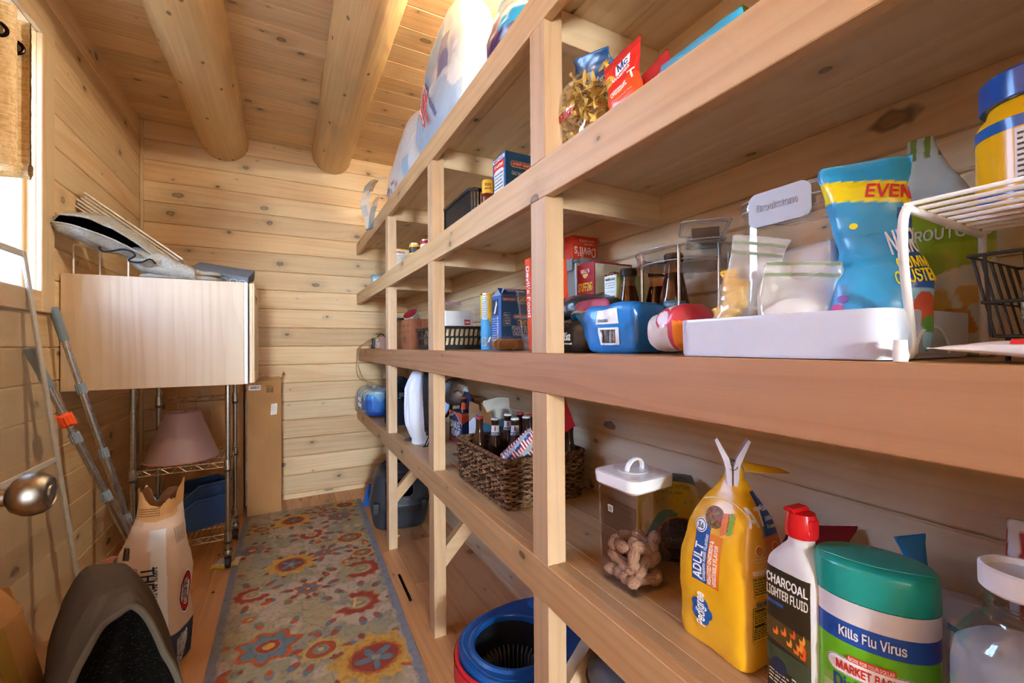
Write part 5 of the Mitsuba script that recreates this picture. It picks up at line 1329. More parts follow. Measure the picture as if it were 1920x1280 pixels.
t = tea('tea_bottle', 'brown tea bottle with a black cap, middle one beside the turntable', 0.868, 0.822, e3, '45594a')
w_ = tw(0.868, 0.822, e3, .0335, -.8); t.lines(None, -.02, .095, .02, 8, .011, '8fb59a', .005, 4, warp=w_); t.print_all()
t = tea('tea_bottle', 'brown tea bottle with a dark leaf label standing in the clear turntable', 0.80, 0.705, e3 + .013, '10181a')
w_ = tw(0.80, 0.705, e3 + .013, .0335, -.78)
t.rect(None, -.026, .088, .026, .104, '3a8fc0', warp=w_, n=10); t.write(None, 0, .092, .006, 'BREWED DAILY', 'e6f2f8', center=True, w=.04, warp=w_)
t.write(None, -.022, .070, .0155, 'PURE', 'f2f4f4', w=.044, warp=w_); t.write(None, -.022, .050, .0155, 'LEAF', 'f2f4f4', w=.044, warp=w_)
t.rect(None, -.026, .036, .026, .046, '3a9fd0', warp=w_, n=10); t.write(None, 0, .0385, .005, 'ZERO SUGAR', 'e6f2f8', center=True, w=.036, warp=w_)
for (sgn_, c) in ((-1, '4f9a55'), (1, '4f9a55'), (0, '7fbf7a')):
    pts = [(0, .018), (.010 * sgn_ + .004, .026), (.022 * sgn_, .034) if sgn_ else (0, .036), (.012 * sgn_ - .004, .020 if sgn_ else .026)]
    t.poly(None, pts, c, warp=w_, lift=.0008 + .0003 * (sgn_ == 0))
t.print_all()

t = Thing('turntable', 'clear acrylic two-tier turntable with metal posts on the third shelf', 'turntable')
cx, cy, R = 0.83, 0.69, 0.116
def tray(z):
    return lathe([(0, z), (R - .012, z), (R - .004, z + .006), (R, z + .030), (R + .001, z + .032), (R - .0015, z + .030), (R - .0055, z + .008), (R - .013, z + .0025), (0, z + .0025)], (cx, cy, 0), 72)
t.part('lower_tray', tray(e3 + .008), 'acrylic', smooth=40); t.part('foot', lathe([(0, e3), (.06, e3), (.06, e3 + .0078), (0, e3 + .0078)], (cx, cy, 0), 48), 'acrylic', smooth=40)
t.part('upper_tray', tray(1.378), 'acrylic', smooth=40)
for (z_, r_) in ((1.4095, R), (1.380, R - .009), (e3 + .0395, R), (e3 + .010, R - .009)):  # pale tubes stand in for light caught on the tray rims
    t.part('tray_rim', tube(np.array([(cx + r_ * math.cos(a), cy + r_ * math.sin(a), z_) for a in np.linspace(0, 2 * np.pi, 81)]), .0016, 6, False), 'acrylicrim', smooth=True); t.part('hub', lathe([(0, 1.352), (.012, 1.352), (.016, 1.3775), (0, 1.3775)], (cx, cy, 0), 32), 'acrylic', smooth=40)
for (x, y) in ((0.735, 0.634), (0.80, 0.587), (0.760, 0.765), (0.92, 0.65)):
    t.part('post', tube([(x, y, e3 + .014), (x, y, 1.412)], .0034, 12), 'metal', 'c9ccd0')
t = Thing('clear_bin', 'small clear rectangular bin of packets on the upper turntable tray', 'bin')
ps = Pose(0.79, 0.615, 1.412, 42)
t.part('bin', Loft([(0, .052, .034, 0, 0, 10), (.030, .062, .043, 0, 0, 10), (.034, .070, .050, 0, 0, 10)], ps, nt=80, nv=8, lin_=True).mesh(top=False), 'acrylic', smooth=40)
for (z_, hx_, hy_) in ((.034, .068, .048), (.030, .060, .041), (.001, .052, .034)):  # edge glints of the bin, put in as pale tubes
    rp_ = rrect(hx_, hy_, .012).exterior; t.part('bin_rim', tube(ps(np.array([(*rp_.interpolate(q, True).coords[0], z_) for q in np.linspace(0, 1, 81)])), .0016, 6, False), 'acrylicrim', smooth=True)
for i in range(4):
    g = Thing('tea_packet', 'small packet inside the clear rectangular bin on the turntable', 'packet', 'packets in the clear bin')
    g.solo(ps.mesh(rot(cbox(-.04 + i * .02, -.026 + i * .02, -.026, .026, .003, .026, .001), 0)), 'satin', ('5b3a34', 'c8c6c0', '40342f', '6d6a66')[i])

t = Thing('bread_bag', 'white and red plastic bag beside the left end of the white tray', 'bag')
lf = Loft([(-.058, .024, .012, 0, -.012, 3), (-.04, .040, .034, 0, -.004, 2.8), (.02, .044, .042, 0, 0, 3), (.045, .034, .030, 0, -.006, 2.6), (.060, .016, .008, 0, -.016, 3)], lambda p: np.stack([0.648 + p[..., 0], 0.552 - p[..., 2], e3 + 0.047 + p[..., 1]], -1), .012, 17, 9, nt=100, nv=70)
m = lf.mesh(); t.part('bag', m, 'foil', vcol=paint(m, lambda x, y, z, th, v: [(True, 'd9d2cd'), (z > .010, 'c8404f'), ((z > .02) & (y < .012) & (z < .045), 'f08a2c'), (np.hypot(z + .002, y - .018) < .016, 'e9e2ee'), (np.abs(np.hypot(z + .002, y - .018) - .016) < .0025, 'c43a5c'), (z > .045, 'd43350')]), smooth=True)

t = Thing('white_tray', 'glossy white plastic tray holding bags and a container at the shelf edge', 'tray')
outer = sbox(0.560, 0.214, 0.800, 0.489).buffer(-.022).buffer(.022, 10)
ms = []
secs_ = []
def tray_wall(grow):
    o = affinity.scale(outer, 1, 1)
    return o
i_ = outer.buffer(-.003)
t.part('body', ringloft([outer.buffer(-.012), outer.buffer(-.003), outer.buffer(-.001), outer, outer.buffer(-.0005), outer.buffer(-.003), i_.buffer(-.0015), i_.buffer(-.003)], [e3, e3 + .0005, e3 + .004, e3 + .052, e3 + .0562, e3 + .0572, e3 + .055, e3 + .004]), 'gloss', 'ccd2e0', smooth=45)
t.part('bottom', prism(outer.buffer(-.0055), .0015, Frame((0, 0, e3 + .0025), (1, 0, 0), (0, 1, 0))), 'gloss', 'ccd2e0')
hp = [(0.09 * math.cos(a) * .5, 0.032 * math.sin(a)) for a in np.linspace(0, math.pi, 20)]
hf = Frame((0.668, 0.2138, e3 + .006), (1, 0, 0), (0, 0, 1))
t.part('hand_recess', prism(hp, .0006, hf), 'satin', '9aa0a6', label='arched hand hold')  # flat grey patch paints the shade of the recess
t.part('recess_rim', tube(np.array([hf(np.array([a, b, .0008])) for a, b in hp]), .0018, 6), 'gloss', 'dcdee6')

e4 = e3 + .0045
t = Thing('flour_container', 'tall clear square container of white flour with grey clips in the white tray', 'container')
ps = Pose(0.702, 0.365, e4)
hw = .066
rr_ = lambda g: rrect(hw + g, hw + g, .020 + g)
t.part('body', ringloft([rr_(-.014), rr_(-.006), rr_(-.001), rr_(0), rr_(0)], [.0005, .001, .006, .02, .216], 200, ps), 'clear', smooth=40)
t.part('body_base', ps.mesh(shift(prism(rr_(-.006), .0012), 0, 0, .001)), 'clear', smooth=40)
t.part('lid', cat(ringloft([rr_(.001), rr_(.004), rr_(.005), rr_(.004), rr_(.001), rr_(-.004), rr_(-.008), rr_(-.010)], [.217, .218, .226, .232, .2345, .235, .240, .2415], 200, ps), ps.mesh(shift(prism(rr_(-.010), .0012), 0, 0, .2405))), 'acrylic', smooth=50)
for (z_, g_) in ((.2175, .004), (.2325, .004), (.2395, -.008), (.004, -.004)):  # pale tubes imitate glints along the container and lid edges
    t.part('rim_line', tube(ps(np.array([(*rr_(g_).exterior.interpolate(q, True).coords[0], z_) for q in np.linspace(0, 1, 121)])), .0013, 6, False), 'acrylicrim', smooth=True)
lt_ = sbox(-.043, -.034, .043, .016).buffer(-.012).buffer(.012, 8)
for (fr_, nm) in ((ps.frame((-hw - .0055, 0, .222), (0, -1, 0), (0, 0, 1)), 0), (ps.frame((0, -hw - .0055, .222), (1, 0, 0), (0, 0, 1)), 1)):
    k = t.part('clip', prism(lt_, .005, fr_), 'satin', 'a3a8b5', label='grey snap clip')
    t.write(fr_.up(.005), 0, -.012, .011, 'Brookstone', '8b909e', False, center=True, w=.058)
t.print_all(name='raised_lettering')
def ftop(th, v, x, z): return 0 * x
fl_ = Loft([(.002, hw - .004, hw - .004, 0, 0, 7), (.145, hw - .003, hw - .003, 0, 0, 7), (.155, hw - .003, hw - .003, 0, 0, 7), (.161, .04, .04, .005, .005, 4), (.164, .015, .015, .01, .01, 3)], ps, nt=96, nv=40, lin_=True)
m = fl_.mesh(); v_ = np.array(m.vertices); tp = v_[:, 2] > e4 + .12; v_[tp, 2] += (v_[tp, 0] - 0.702) * .18 - (v_[tp, 1] - .365) * .10 + .006 * (meshkit.fbm(v_[tp] * 60, 3, 3) - .5); m.vertices = v_
k = t.part('flour', m, 'matte', 'e8e9ea', smooth=40, label='white flour'); labels[k]['kind'] = 'stuff'

def zipbag(name, label, x, y, turn, w, h, d, content, ccol, zipc, seed, lean=0, tip=0, zw=0.95):
    t = Thing(name, label, 'zip bag')
    lf = Loft([(0, w * .40, d * .35, 0, 0, 3), (h * .08, w * .5, d * .5, 0, 0, 2.8), (h * .35, w * .5, d * .48, 0, 0, 2.6), (h * .7, w * .48, d * .14, 0, 0, 2.6), (h * .88, w * .47, .002, 0, 0, 4), (h, w * .46, .001, 0, 0, 6)], Pose(x, y, e4, turn, lean, tip), .009, 22, seed, nt=100, nv=80)
    cm = content(lf)
    if cm is not None:
        t.part('contents', cm, 'foil', ccol, smooth=True)
    t.part('bag', lf.mesh(), 'filmhaze', smooth=True)
    for q in (0.0, 0.014):
        zb = grid(30, 3, lambda u, v: np.stack([-w * .455 + u * w * .91, h * .85 + q + v * .004, 0 * u + .001], -1)); zb.vertices = lf.front(zb.vertices)
        t.part('zip_strip', zb, 'leafthin', zipc, label='green zip strip')
    return t, lf
t, lf = zipbag('zip_bag', 'clear zip bag with yellow candy wrappers in the white tray', 0.606, 0.425, -62, 0.072, 0.175, 0.045, lambda lf: cat(*[Loft([(0, .010, .002, 0, 0, 3), (.010, .013, .009, 0, 0, 2.6), (.035, .015, .011, 0, 0, 2.4), (.055, .011, .007, 0, 0, 2.6), (.066, .010, .0015, 0, 0, 3)], Pose(0.604 + dx, 0.425 + dy, e4 + dz, tn, 0, tp_), .0045, 60, 4 + i, nt=50, nv=40).mesh() for i, (dx, dy, dz, tn, tp_) in enumerate(((0, 0.014, 0.008, -60, 12), (0.004, -.008, 0.012, -70, -22), (-.002, .004, .050, -50, 20), (.004, -.014, .064, -64, -14)))]), 'e9b81c', '97a58e', 5, 6, 14)
t, lf = zipbag('zip_bag', 'clear zip bag with white printed wrappers in front of the flour container', 0.612, 0.340, -60, 0.088, 0.125, 0.050, lambda lf: Loft([(0, .036, .016, 0, 0, 3), (.02, .043, .020, 0, 0, 2.6), (.055, .038, .016, 0.006, 0, 2.6), (.072, .02, .006, .012, 0, 3)], Pose(0.607, 0.338, e4 + .003, -60), .005, 30, 8).mesh(), 'd9d2d4', '8fa183', 7, 14, 6)
for (x, z) in ((-.012, .03), (.012, .045)):
    for a in range(5):
        an = a * 1.2566
        t.poly(None, [(x, z), (x + .010 * math.cos(an - .2), z + .010 * math.sin(an - .2)), (x + .012 * math.cos(an), z + .012 * math.sin(an)), (x + .010 * math.cos(an + .2), z + .010 * math.sin(an + .2))], '9a6a70', .0025, lf.front, .004)
t.print_all(name='wrapper_print')

t = Thing('candy_bag', 'tall crumpled bright blue bag of gummy clusters with a yellow band in the white tray', 'candy bag')
lf = Loft([(0, .048, .028, 0, 0, 5), (.006, .051, .036, 0, 0, 4), (.05, .052, .040, 0, 0, 3), (.10, .046, .034, .004, 0, 2.8), (.135, .036, .028, .006, 0.004, 2.6), (.165, .038, .022, .0, .004, 2.8), (.205, .043, .016, -.004, 0, 3), (.228, .045, .006, -.004, 0, 4), (.238, .0455, .0018, -.004, 0, 7), (.246, .0455, .0012, -.004, 0, 8)], Pose(0.650, 0.262, e4, -58, -3, 0), .0095, 17, 51, nt=140, nv=120)
m = lf.mesh()
def cb(x, y, z, th, v):
    fr_ = y < .001
    yield True, '2f9fd6'
    yield fr_ & (z > .188 - .16 * x) & (z < .216 - .16 * x), 'f0dc1c'
    yield fr_ & (x > .022) & (z > .075) & (z < .175 + .1 * x), '1f4fa6'
    yield fr_ & (x > .028) & (z > .005) & (z < .075), '8fc3dd'
    yield fr_ & (np.hypot((x - .042) * 1.6, z - .05) < .022), 'c2502f'
    yield fr_ & (np.hypot((x - .046), (z - .034)) < .010), '57913d'
    yield fr_ & (x < -.030) & (z < .085) & (z > .03), '3a8ecb'
    yield (z > .243), '57b4e0'
t.part('bag', m, 'foil', vcol=paint(m, cb), smooth=True)
t.write(None, -.010, .196, .016, 'EVEN', 'd8344f', warp=lf.front, deg=-9, w=.045, lift=.0012)
t.write(None, .012, .118, .030, 'NERDS', 'eef3f8', warp=lf.front, deg=8, w=.044, lift=.0014); t.write(None, .016, .098, .014, 'GUMMY', 'f2e21c', warp=lf.front, deg=8, w=.036, lift=.0014); t.write(None, .014, .080, .015, 'CLUSTERS', 'f2e21c', warp=lf.front, deg=8, w=.040, lift=.0014)
t.write(None, .018, .012, .009, 'BIG & GUMMY', '23356e', warp=lf.front, deg=80, w=.03, lift=.0014)
for (x, z, r_, c) in ((-.02, .16, .004, 'f2d838'), (-.04, .055, .006, 'd0448a'), (-.034, .066, .005, '7d57b0'), (-.045, .042, .004, '3f9a55')): t.poly(None, Point(x, z).buffer(r_), c, .001, lf.front, .005)
t.print_all()

t = Thing('crouton_bag', 'green and white bag of croutons with a twisted top behind the white tray', 'bag')
lf = Loft([(0, .052, .030, 0, 0, 4), (.01, .056, .042, 0, 0, 3), (.09, .058, .044, 0, 0, 2.8), (.17, .056, .032, 0, 0, 2.6), (.225, .044, .016, -.004, 0, 2.6), (.27, .030, .008, -.010, 0, 3), (.315, .018, .005, -.018, .006, 3), (.335, .014, .002, -.02, .01, 4)], Pose(0.868, 0.268, e3, -80), .005, 20, 61, nt=120, nv=110)
m = lf.mesh()
def cc_(x, y, z, th, v):
    yield True, 'd7d9d2'
    yield (z > .115 + .35 * x) & (z < .235), '9db92c'
    yield (z > .235), 'b9c3bd'
    yield (y < 0) & (z > .16) & (z < .205) & (x > .0), '8aa824'
    yield (z > .30) & (np.sin(x * 400) > .2), '6f8a3a'
    for (a, b, r_, c) in ((-.03, .055, .024, 'd9a63c'), (.0, .075, .02, 'e2b450'), (.02, .048, .022, 'c98f2a'), (.036, .085, .016, 'd9a63c'), (-.012, .042, .016, 'e6bf62')):
        yield (y < 0) & (np.maximum(np.abs(x - a + .3 * (z - b)), np.abs(z - b - .2 * (x - a))) < r_ * .85), c
t.part('bag', m, 'foil', vcol=paint(m, cc_), smooth=True)
t.write(None, -.034, .168, .016, 'CROUTONS', 'e9ecd6', warp=lf.front, w=.085, lift=.0012); t.lines(None, -.05, .02, .0, 2, .006, '55584c', .002, 4, warp=lf.front); t.print_all()

# white wire rack and what stands on and under it
t = Thing('wire_shelf_riser', 'white coated wire shelf riser at the right end of the third shelf', 'wire rack')
zt = 1.336
A, B = (0.553, 0.197), (0.790, 0.203)
t.part('leg', tube(curve([(A[0], A[1] + .004, e3 + .012), (A[0], A[1] + .001, zt - .02), (A[0] + .001, A[1] - .001, zt - .004), (A[0] + .006, A[1] - .001, zt)], 20), .0042, 12), 'satin', 'f1f1ee')
t.part('foot', tube([(A[0], A[1] + .004, e3), (A[0], A[1] + .004, e3 + .004), (A[0], A[1] + .004, e3 + .022)], [.0058, .0066, .0055], 14), 'satin', 'eceae4')
t.part('leg', tube([(B[0], B[1], e3 + .002), (B[0], B[1], zt)], .0042, 12), 'satin', 'f1f1ee')
for (x, y) in ((A[0], -.17), (B[0], -.17)): t.part('leg', tube([(x, y, e3 + .001), (x, y, zt)], .0042, 12), 'satin', 'f1f1ee')
t.part('end_bar', tube([(A[0] + .004, A[1] - .001, zt), (B[0], B[1], zt)], .0042, 12), 'satin', 'f1f1ee'); t.part('end_bar', tube([(A[0], -.17, zt), (B[0], -.17, zt)], .0042, 12), 'satin', 'f1f1ee')
for i in range(9):
    x = 0.561 + i * .0270
    t.part('wire', tube([(x, 0.199, zt + .004), (x, -.172, zt + .004)], .0024, 8), 'satin', 'f1f1ee')

t = Thing('yellow_jar', 'yellow plastic jar with a blue lid on the white wire riser', 'jar')
jx, jy, jz, r = 0.712, 0.137, zt + .0068, .049
t.part('body', lathe([(0, 0), (r - .004, 0), (r, .005), (r, .088), (r - .002, .096), (r - .008, .104), (r - .010, .112), (0, .112)], (jx, jy, jz), 64), 'gloss', 'efb318')
t.part('lid', lathe([(0, .1122), (r - .004, .1122), (r - .003, .114), (r - .003, .140), (r - .006, .1435), (0, .1435)], (jx, jy, jz), 64), 'gloss', '1f4f9e', label='blue screw lid')
t.part('band', lathe([(r + .0004, .078), (r + .0004, .090)], (jx, jy, jz), 64), 'gloss', '1f5aa8'); t.part('band', lathe([(r + .0004, .006), (r + .0004, .018)], (jx, jy, jz), 64), 'gloss', '1f5aa8')
w_ = tw(jx, jy, jz, r + .0006, -1.15)
t.rect(None, -.030, .020, -.008, .076, 'e9e8e2', warp=w_, n=10); t.lines(None, -.028, .069, -.010, 9, .0056, '3c3c3c', .0022, 4, warp=w_); t.write(None, -.018, .052, .007, '30', '2a2a2a', warp=w_, lift=.0009)
for i, c in enumerate(('4a3a12', '4a3a12', 'd2402a', 'd2402a', 'd2402a', 'd2402a')): t.lines(None, -.002, .071 - i * .0062, .036, 1, .006, c, .0032, 30 + i, warp=w_)
t.write(None, .000, .030, .009, 'ACH', '2a2c33', warp=w_, w=.026); t.poly(None, affinity.scale(Point(.010, .0235).buffer(.007), 1.2, .8), '2f7f9a', warp=w_); t.poly(None, affinity.scale(Point(.010, .0235).buffer(.005), 1.2, .7), 'd9e6e4', .0008, warp=w_); t.print_all()

t = Thing('black_wire_basket', 'black wire basket under the white riser at the right edge', 'wire basket')
bx0, bx1, by0, by1, bz0, bz1 = 0.640, 0.775, -.03, 0.160, e3 + .025, e3 + .108
ms = []
for z_, gr in ((bz1, .012), (bz0 + .035, .004), (bz0, -.004)):
    p = [(bx0 - gr, by0 - gr, z_), (bx1 + gr, by0 - gr, z_), (bx1 + gr, by1 + gr, z_), (bx0 - gr, by1 + gr, z_), (bx0 - gr, by0 - gr, z_)]
    ms.append(tube(p, .0019, 8))
t.part('hoops', cat(*ms), 'satin', '1d1e21')
ms = []
for i in range(8):
    y = by0 + i * (by1 - by0) / 7; ms.append(tube([(bx0 - .012, y, bz1), (bx0 + .004, y, bz0), (bx1 - .004, y, bz0), (bx1 + .012, y, bz1)], .0016, 6))
for i in range(6):
    x = bx0 + i * (bx1 - bx0) / 5; ms.append(tube([(x, by1 + .012, bz1), (x, by1 - .004, bz0), (x, by0 + .004, bz0), (x, by0 - .012, bz1)], .0016, 6))
t.part('wires', cat(*ms), 'satin', '1d1e21')
for (x, y) in ((bx0 + .01, by0 + .01), (bx1 - .01, by1 - .01), (bx0 + .01, by1 - .01), (bx1 - .01, by0 + .01)): t.part('foot', tube([(x, y, e3), (x, y, bz0)], .002, 6), 'satin', '1d1e21')
t = Thing('sprinkle_bag', 'clear zip bag of pastel sprinkles in the black wire basket', 'zip bag')
lf = Loft([(0, .085, .045, 0, 0, 4), (.03, .09, .056, 0, 0, 3), (.065, .088, .052, 0, 0, 3), (.11, .080, .012, 0, .0, 3), (.118, .080, .0015, 0, .0, 5)], Pose(0.706, 0.062, bz0 + .003, -90), .004, 24, 3, nt=90, nv=50)
inner = Loft([(0.001, .080, .040, 0, 0, 4), (.028, .085, .050, 0, 0, 3), (.05, .083, .046, 0, 0, 3), (.054, .04, .02, 0, 0, 3)], Pose(0.706, 0.062, bz0 + .004, -90), .003, 40, 5, nt=60, nv=20)
m = inner.mesh(); k = t.part('sprinkle_heap', m, 'matte', 'cfc3da', smooth=True)
rg = np.random.default_rng(5); rods, rc = [], []
pts, fi = trimesh.sample.sample_surface(m, 1600, seed=4); nn = m.face_normals[fi]
cols = [lin(c) for c in ('b79fd6', 'e8a9bd', '2f8a9a', 'dfe27a', 'f0ede8', '5aa0b0', 'e0793f', '7fc08a')]
base_rod = trimesh.creation.cylinder(.0011, .008, sections=5)
for p, n_ in zip(pts, nn):
    a = np.cross(n_, rg.normal(size=3)); a /= np.linalg.norm(a) + 1e-9
    q = base_rod.copy(); q.apply_transform(trimesh.geometry.align_vectors([0, 0, 1], a)); q.apply_translation(p + n_ * .0008); rods.append(q); rc.append(np.tile(cols[rg.integers(8)], (len(q.vertices), 1)))
k2 = emit(t.key + '__sprinkles', cat(*rods), 'satin', vcol=np.vstack(rc), smooth=False, label='pastel rod sprinkles'); labels[k2]['kind'] = 'stuff'
t.part('bag', lf.mesh(), 'film', smooth=True)
zb = grid(30, 3, lambda u, v: np.stack([-.078 + u * .156, .104 + v * .007, 0 * u + .0015], -1)); zb.vertices = lf.front(zb.vertices); t.part('zip_strip', zb, 'satin', '2c6b4f', label='dark green zip strip')

t = Thing('white_envelope', 'flat white plastic packet with a red mark lying at the shelf edge', 'packet')
lf = Loft([(-.115, .045, .0012, 0, 0, 4), (-.10, .048, .004, 0, 0, 4), (-.02, .050, .010, 0, 0, 4), (.08, .050, .012, 0, 0, 4), (.13, .046, .004, 0, 0, 4)], lambda p: np.stack([0.610 + p[..., 0], 0.070 - p[..., 2], e3 + .0135 + p[..., 1]], -1), .002, 26, 7, nt=60, nv=50)
m = lf.mesh(); t.part('packet', m, 'satin', 'e4e0dc', smooth=True)
fw = Frame((0.5605, 0.128, e3 + .0165), (0, -1, 0), (.6, 0, .8)); t.rect(fw, 0, 0, .012, .005, 'd02a2f', lift=.0016); t.print_all()
# ------------------------------------------------------------------ lowest shelf, far end first
e4z = S4 + 0.0006
t = Thing('water_pack', 'blue plastic-wrapped pack of water bottles hanging over the far end of the lowest shelf', 'water pack')
lf = Loft([(-.20, .06, .06, 0, 0, 4), (-.18, .10, .085, 0, 0, 4), (0, .115, .098, 0, 0, 4), (.20, .112, .098, 0, 0, 4), (.24, .09, .07, 0, 0, 3)], lambda p: np.stack([0.615 + p[..., 0] - .00 * p[..., 2], 3.37 + p[..., 2], e4z + .100 + p[..., 1]], -1), .008, 14, 71, nt=130, nv=110)
m = lf.mesh()
wv = np.array(m.vertices); wv[:, 2] = np.maximum(wv[:, 2], np.where(wv[:, 0] > .535, e4z + .001, .62)); m.vertices = wv
def cw_(x, y, z, th, v):
    yield True, '1f74c2'
    yield (x < -.03) & (y < .03) & (z < .08), '1a52a8'
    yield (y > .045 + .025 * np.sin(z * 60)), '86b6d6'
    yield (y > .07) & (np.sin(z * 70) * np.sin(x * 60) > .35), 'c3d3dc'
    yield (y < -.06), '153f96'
t.part('wrap', m, 'foil', vcol=paint(m, cw_), smooth=True)
fw = Frame((0.494, 3.36, e4z + .085), (0, -1, 0), (0, 0, 1))
t.write(fw, 0.0, 0.030, 0.026, 'NATURAL', 'dfe8f2', lift=.010, w=.12); t.write(fw, -.01, -.012, 0.028, 'SPRING WATER', 'e8eef6', lift=.010, w=.15); t.rect(fw, .01, -.032, .11, -.018, '3f8a4a', lift=.010, r=.004); t.rect(fw, .0, .062, .12, .072, 'c8b0bc', lift=.010)
t.write(fw, -.135, .030, .022, '24', 'b9d3ea', lift=.010); t.lines(fw, -.14, .015, -.06, 5, .011, 'b9d3ea', .003, 4, lift=.010); t.bars(fw, -.13, -.062, .05, .034, '1f2c50', lift=.011); t.rect(fw, -.134, -.065, -.076, -.024, 'dbe4ee', lift=.0104); t.print_all()
def wbottle(x, y, z, ax):
    pr = [(0, 0), (.028, 0), (.031, .004), (.031, .12), (.027, .145), (.013, .17), (.012, .178), (0, .178)]
    R_ = trimesh.geometry.align_vectors([0, 0, 1], unit(ax))
    k = fresh('water_bottle')
    b = lathe(pr, seg=28); b.apply_transform(R_); b.apply_translation([x, y, z])
    c = lathe([(0, .1785), (.0145, .1785), (.0155, .181), (.0155, .196), (.014, .198), (0, .198)], seg=28); c.apply_transform(R_); c.apply_translation([x, y, z])
    emit(k + '__bottle', b, 'acrylic', smooth=40); emit(k + '__cap', c, 'satin', 'e4e7ea')
    return k
k = wbottle(0.70, 3.596, e4z + .031, (-1, 0.12, -0.0)); labels[k] = {'label': 'clear water bottle with a white cap sticking out of the blue water pack', 'category': 'bottle'}
for i in range(4):
    m = lathe([(0, 0), (.014, 0), (.0155, .002), (.0155, .014), (.014, .016), (0, .016)], seg=24)
    k = t.part('bottle_top', cat(lathe([(.030, -.05), (.024, -.02), (.013, 0), (0, 0)], (0.575 + .02 * (i % 2), 3.24 + i * .085, e4z + .212), 24), shift(m, 0.575 + .02 * (i % 2), 3.24 + i * .085, e4z + .212)), 'film', smooth=40)

t = Thing('dark_backpack', 'dark blue grey backpack standing behind the white dry bag', 'backpack')
lf = Loft([(0, .075, .055, 0, 0, 4), (.02, .085, .065, 0, 0, 4), (.17, .085, .065, 0, 0, 3.6), (.24, .075, .055, 0, 0, 3), (.295, .05, .04, 0, .01, 2.6), (.31, .03, .02, 0, .01, 2.6)], Pose(0.668, 2.86, e4z, 0), .006, 14, 9, nt=80, nv=60)
t.part('body', lf.mesh(), 'cloth', '2b333c', smooth=True)
zr = np.array([lf.pose(lf.local(np.array([a]), np.array([.55]), .003))[0] for a in np.linspace(-math.pi, 0, 40)]); t.part('zipper', tube(zr, .0032, 6), 'satin', '6c747c')
st = curve([(0.63, 2.80, e4z + .285), (0.645, 2.785, e4z + .25), (0.668, 2.788, e4z + .20), (0.69, 2.786, e4z + .14)], 30)
t.part('strap', cat(*[tube(st + np.array([q, 0, 0]), .005, 6) for q in (-.008, 0, .008)]), 'cloth', '1c2026'); t.part('strap', cat(*[tube(st[::-1] * [1, 1, 1] + np.array([q + .03, 0, .01]), .005, 6) for q in (-.008, 0, .008)]), 'cloth', '20262d')
t.part('buckle', rbox(0.652, 0.684, 2.775, 2.787, e4z + .185, e4z + .215, .004), 'satin', '5b6168')

t = Thing('white_dry_bag', 'tall white drawstring bag with a black side strap on the lowest shelf', 'bag')
lf = Loft([(0, .062, .062, .0, 0, 2.2), (.012, .066, .066, 0, 0, 2.2), (.018, .064, .064, 0, 0, 2.2), (.06, .076, .072, -.006, 0, 2.2), (.13, .088, .08, -.012, 0, 2.2), (.28, .086, .078, -.012, 0, 2.2), (.34, .072, .06, -.004, 0, 2.2), (.385, .055, .045, .006, 0, 2.2)], Pose(0.655, 2.24, e4z, -14), 0, nt=90, nv=80, wr=lambda th, v, x, z: .0035 * np.sin(th * 9 + z * 14) * np.clip((z - .03) * 12, 0, 1) + .002 * np.sin(th * 21) * np.clip((z - .03) * 8, 0, 1))
t.part('bag', lf.mesh(), 'satin', 'd4dae2', smooth=True)
sp = np.array([lf.pose(lf.local(np.array([a]), np.array([v]), .006))[0] for a, v in zip(np.linspace(-1.42, -1.30, 30), np.linspace(.97, .20, 30))])
t.part('strap', cat(*[tube(sp + np.array([q, -q * .3, 0]), .0065, 8) for q in (-.012, -.006, 0, .006, .012)]), 'satin', '25262a', smooth=True, label='black webbing strap')
lp = sp[-1]; t.part('slider', rbox(lp[0] - .013, lp[0] + .013, lp[1] - .012, lp[1] + .008, lp[2] - .022, lp[2] + .008, .004), 'satin', '2c2c30')
loop = curve([lp + [0.004, -.008, -.02], lp + [-.014, -.014, -.05], lp + [-.030, -.02, -.085], lp + [-.034, -.022, -.097], lp + [-.024, -.022, -.086], lp + [0.0, -.014, -.05], lp + [.01, -.008, -.018]], 40); loop[:, 2] = np.maximum(loop[:, 2], e4z + .004)
t.part('drawcord', tube(loop, .0028, 8), 'cloth', '1f2023', label='black cord loop')
t = Thing('dark_spoon', 'small dark spoon-like piece lying beside the white dry bag', 'utensil')
m = trimesh.creation.icosphere(3, 1.0); m.vertices *= [.030, .022, .007]; t.solo(shift(rot(m, 30), 0.600, 2.335, e4z + .0075), 'satin', '3a3d42')

t = Thing('steel_pot', 'grey steel pot lying on its side with its lid behind the second post', 'pot')
def tilt(m, ax, x, y, z): m = m.copy(); m.apply_transform(trimesh.geometry.align_vectors([0, 0, 1], unit(ax))); return shift(m, x, y, z)
t.part('bowl', tilt(lathe([(0, 0), (.05, .002), (.075, .03), (.086, .085), (.090, .089), (.088, .091), (.083, .085), (.072, .032), (.048, .005), (0, .004)], seg=56), (-.72, -.55, .30), 0.83, 2.42, e4z + .150), 'brushed', '8c9097')
t.part('lid', tilt(lathe([(0, .012), (.05, .010), (.074, 0), (.078, -.004), (.080, -.001), (.074, .004), (.05, .014), (0, .016)], seg=56), (-.60, -.75, .12), 0.850, 2.30, e4z + .255), 'brushed', 'a4a8ae')
t.part('handle', tube(curve([(0.80, 2.18, e4z + .26), (0.815, 2.16, e4z + .275), (0.835, 2.15, e4z + .262)], 12), .004, 8), 'metal', '9b9fa5')

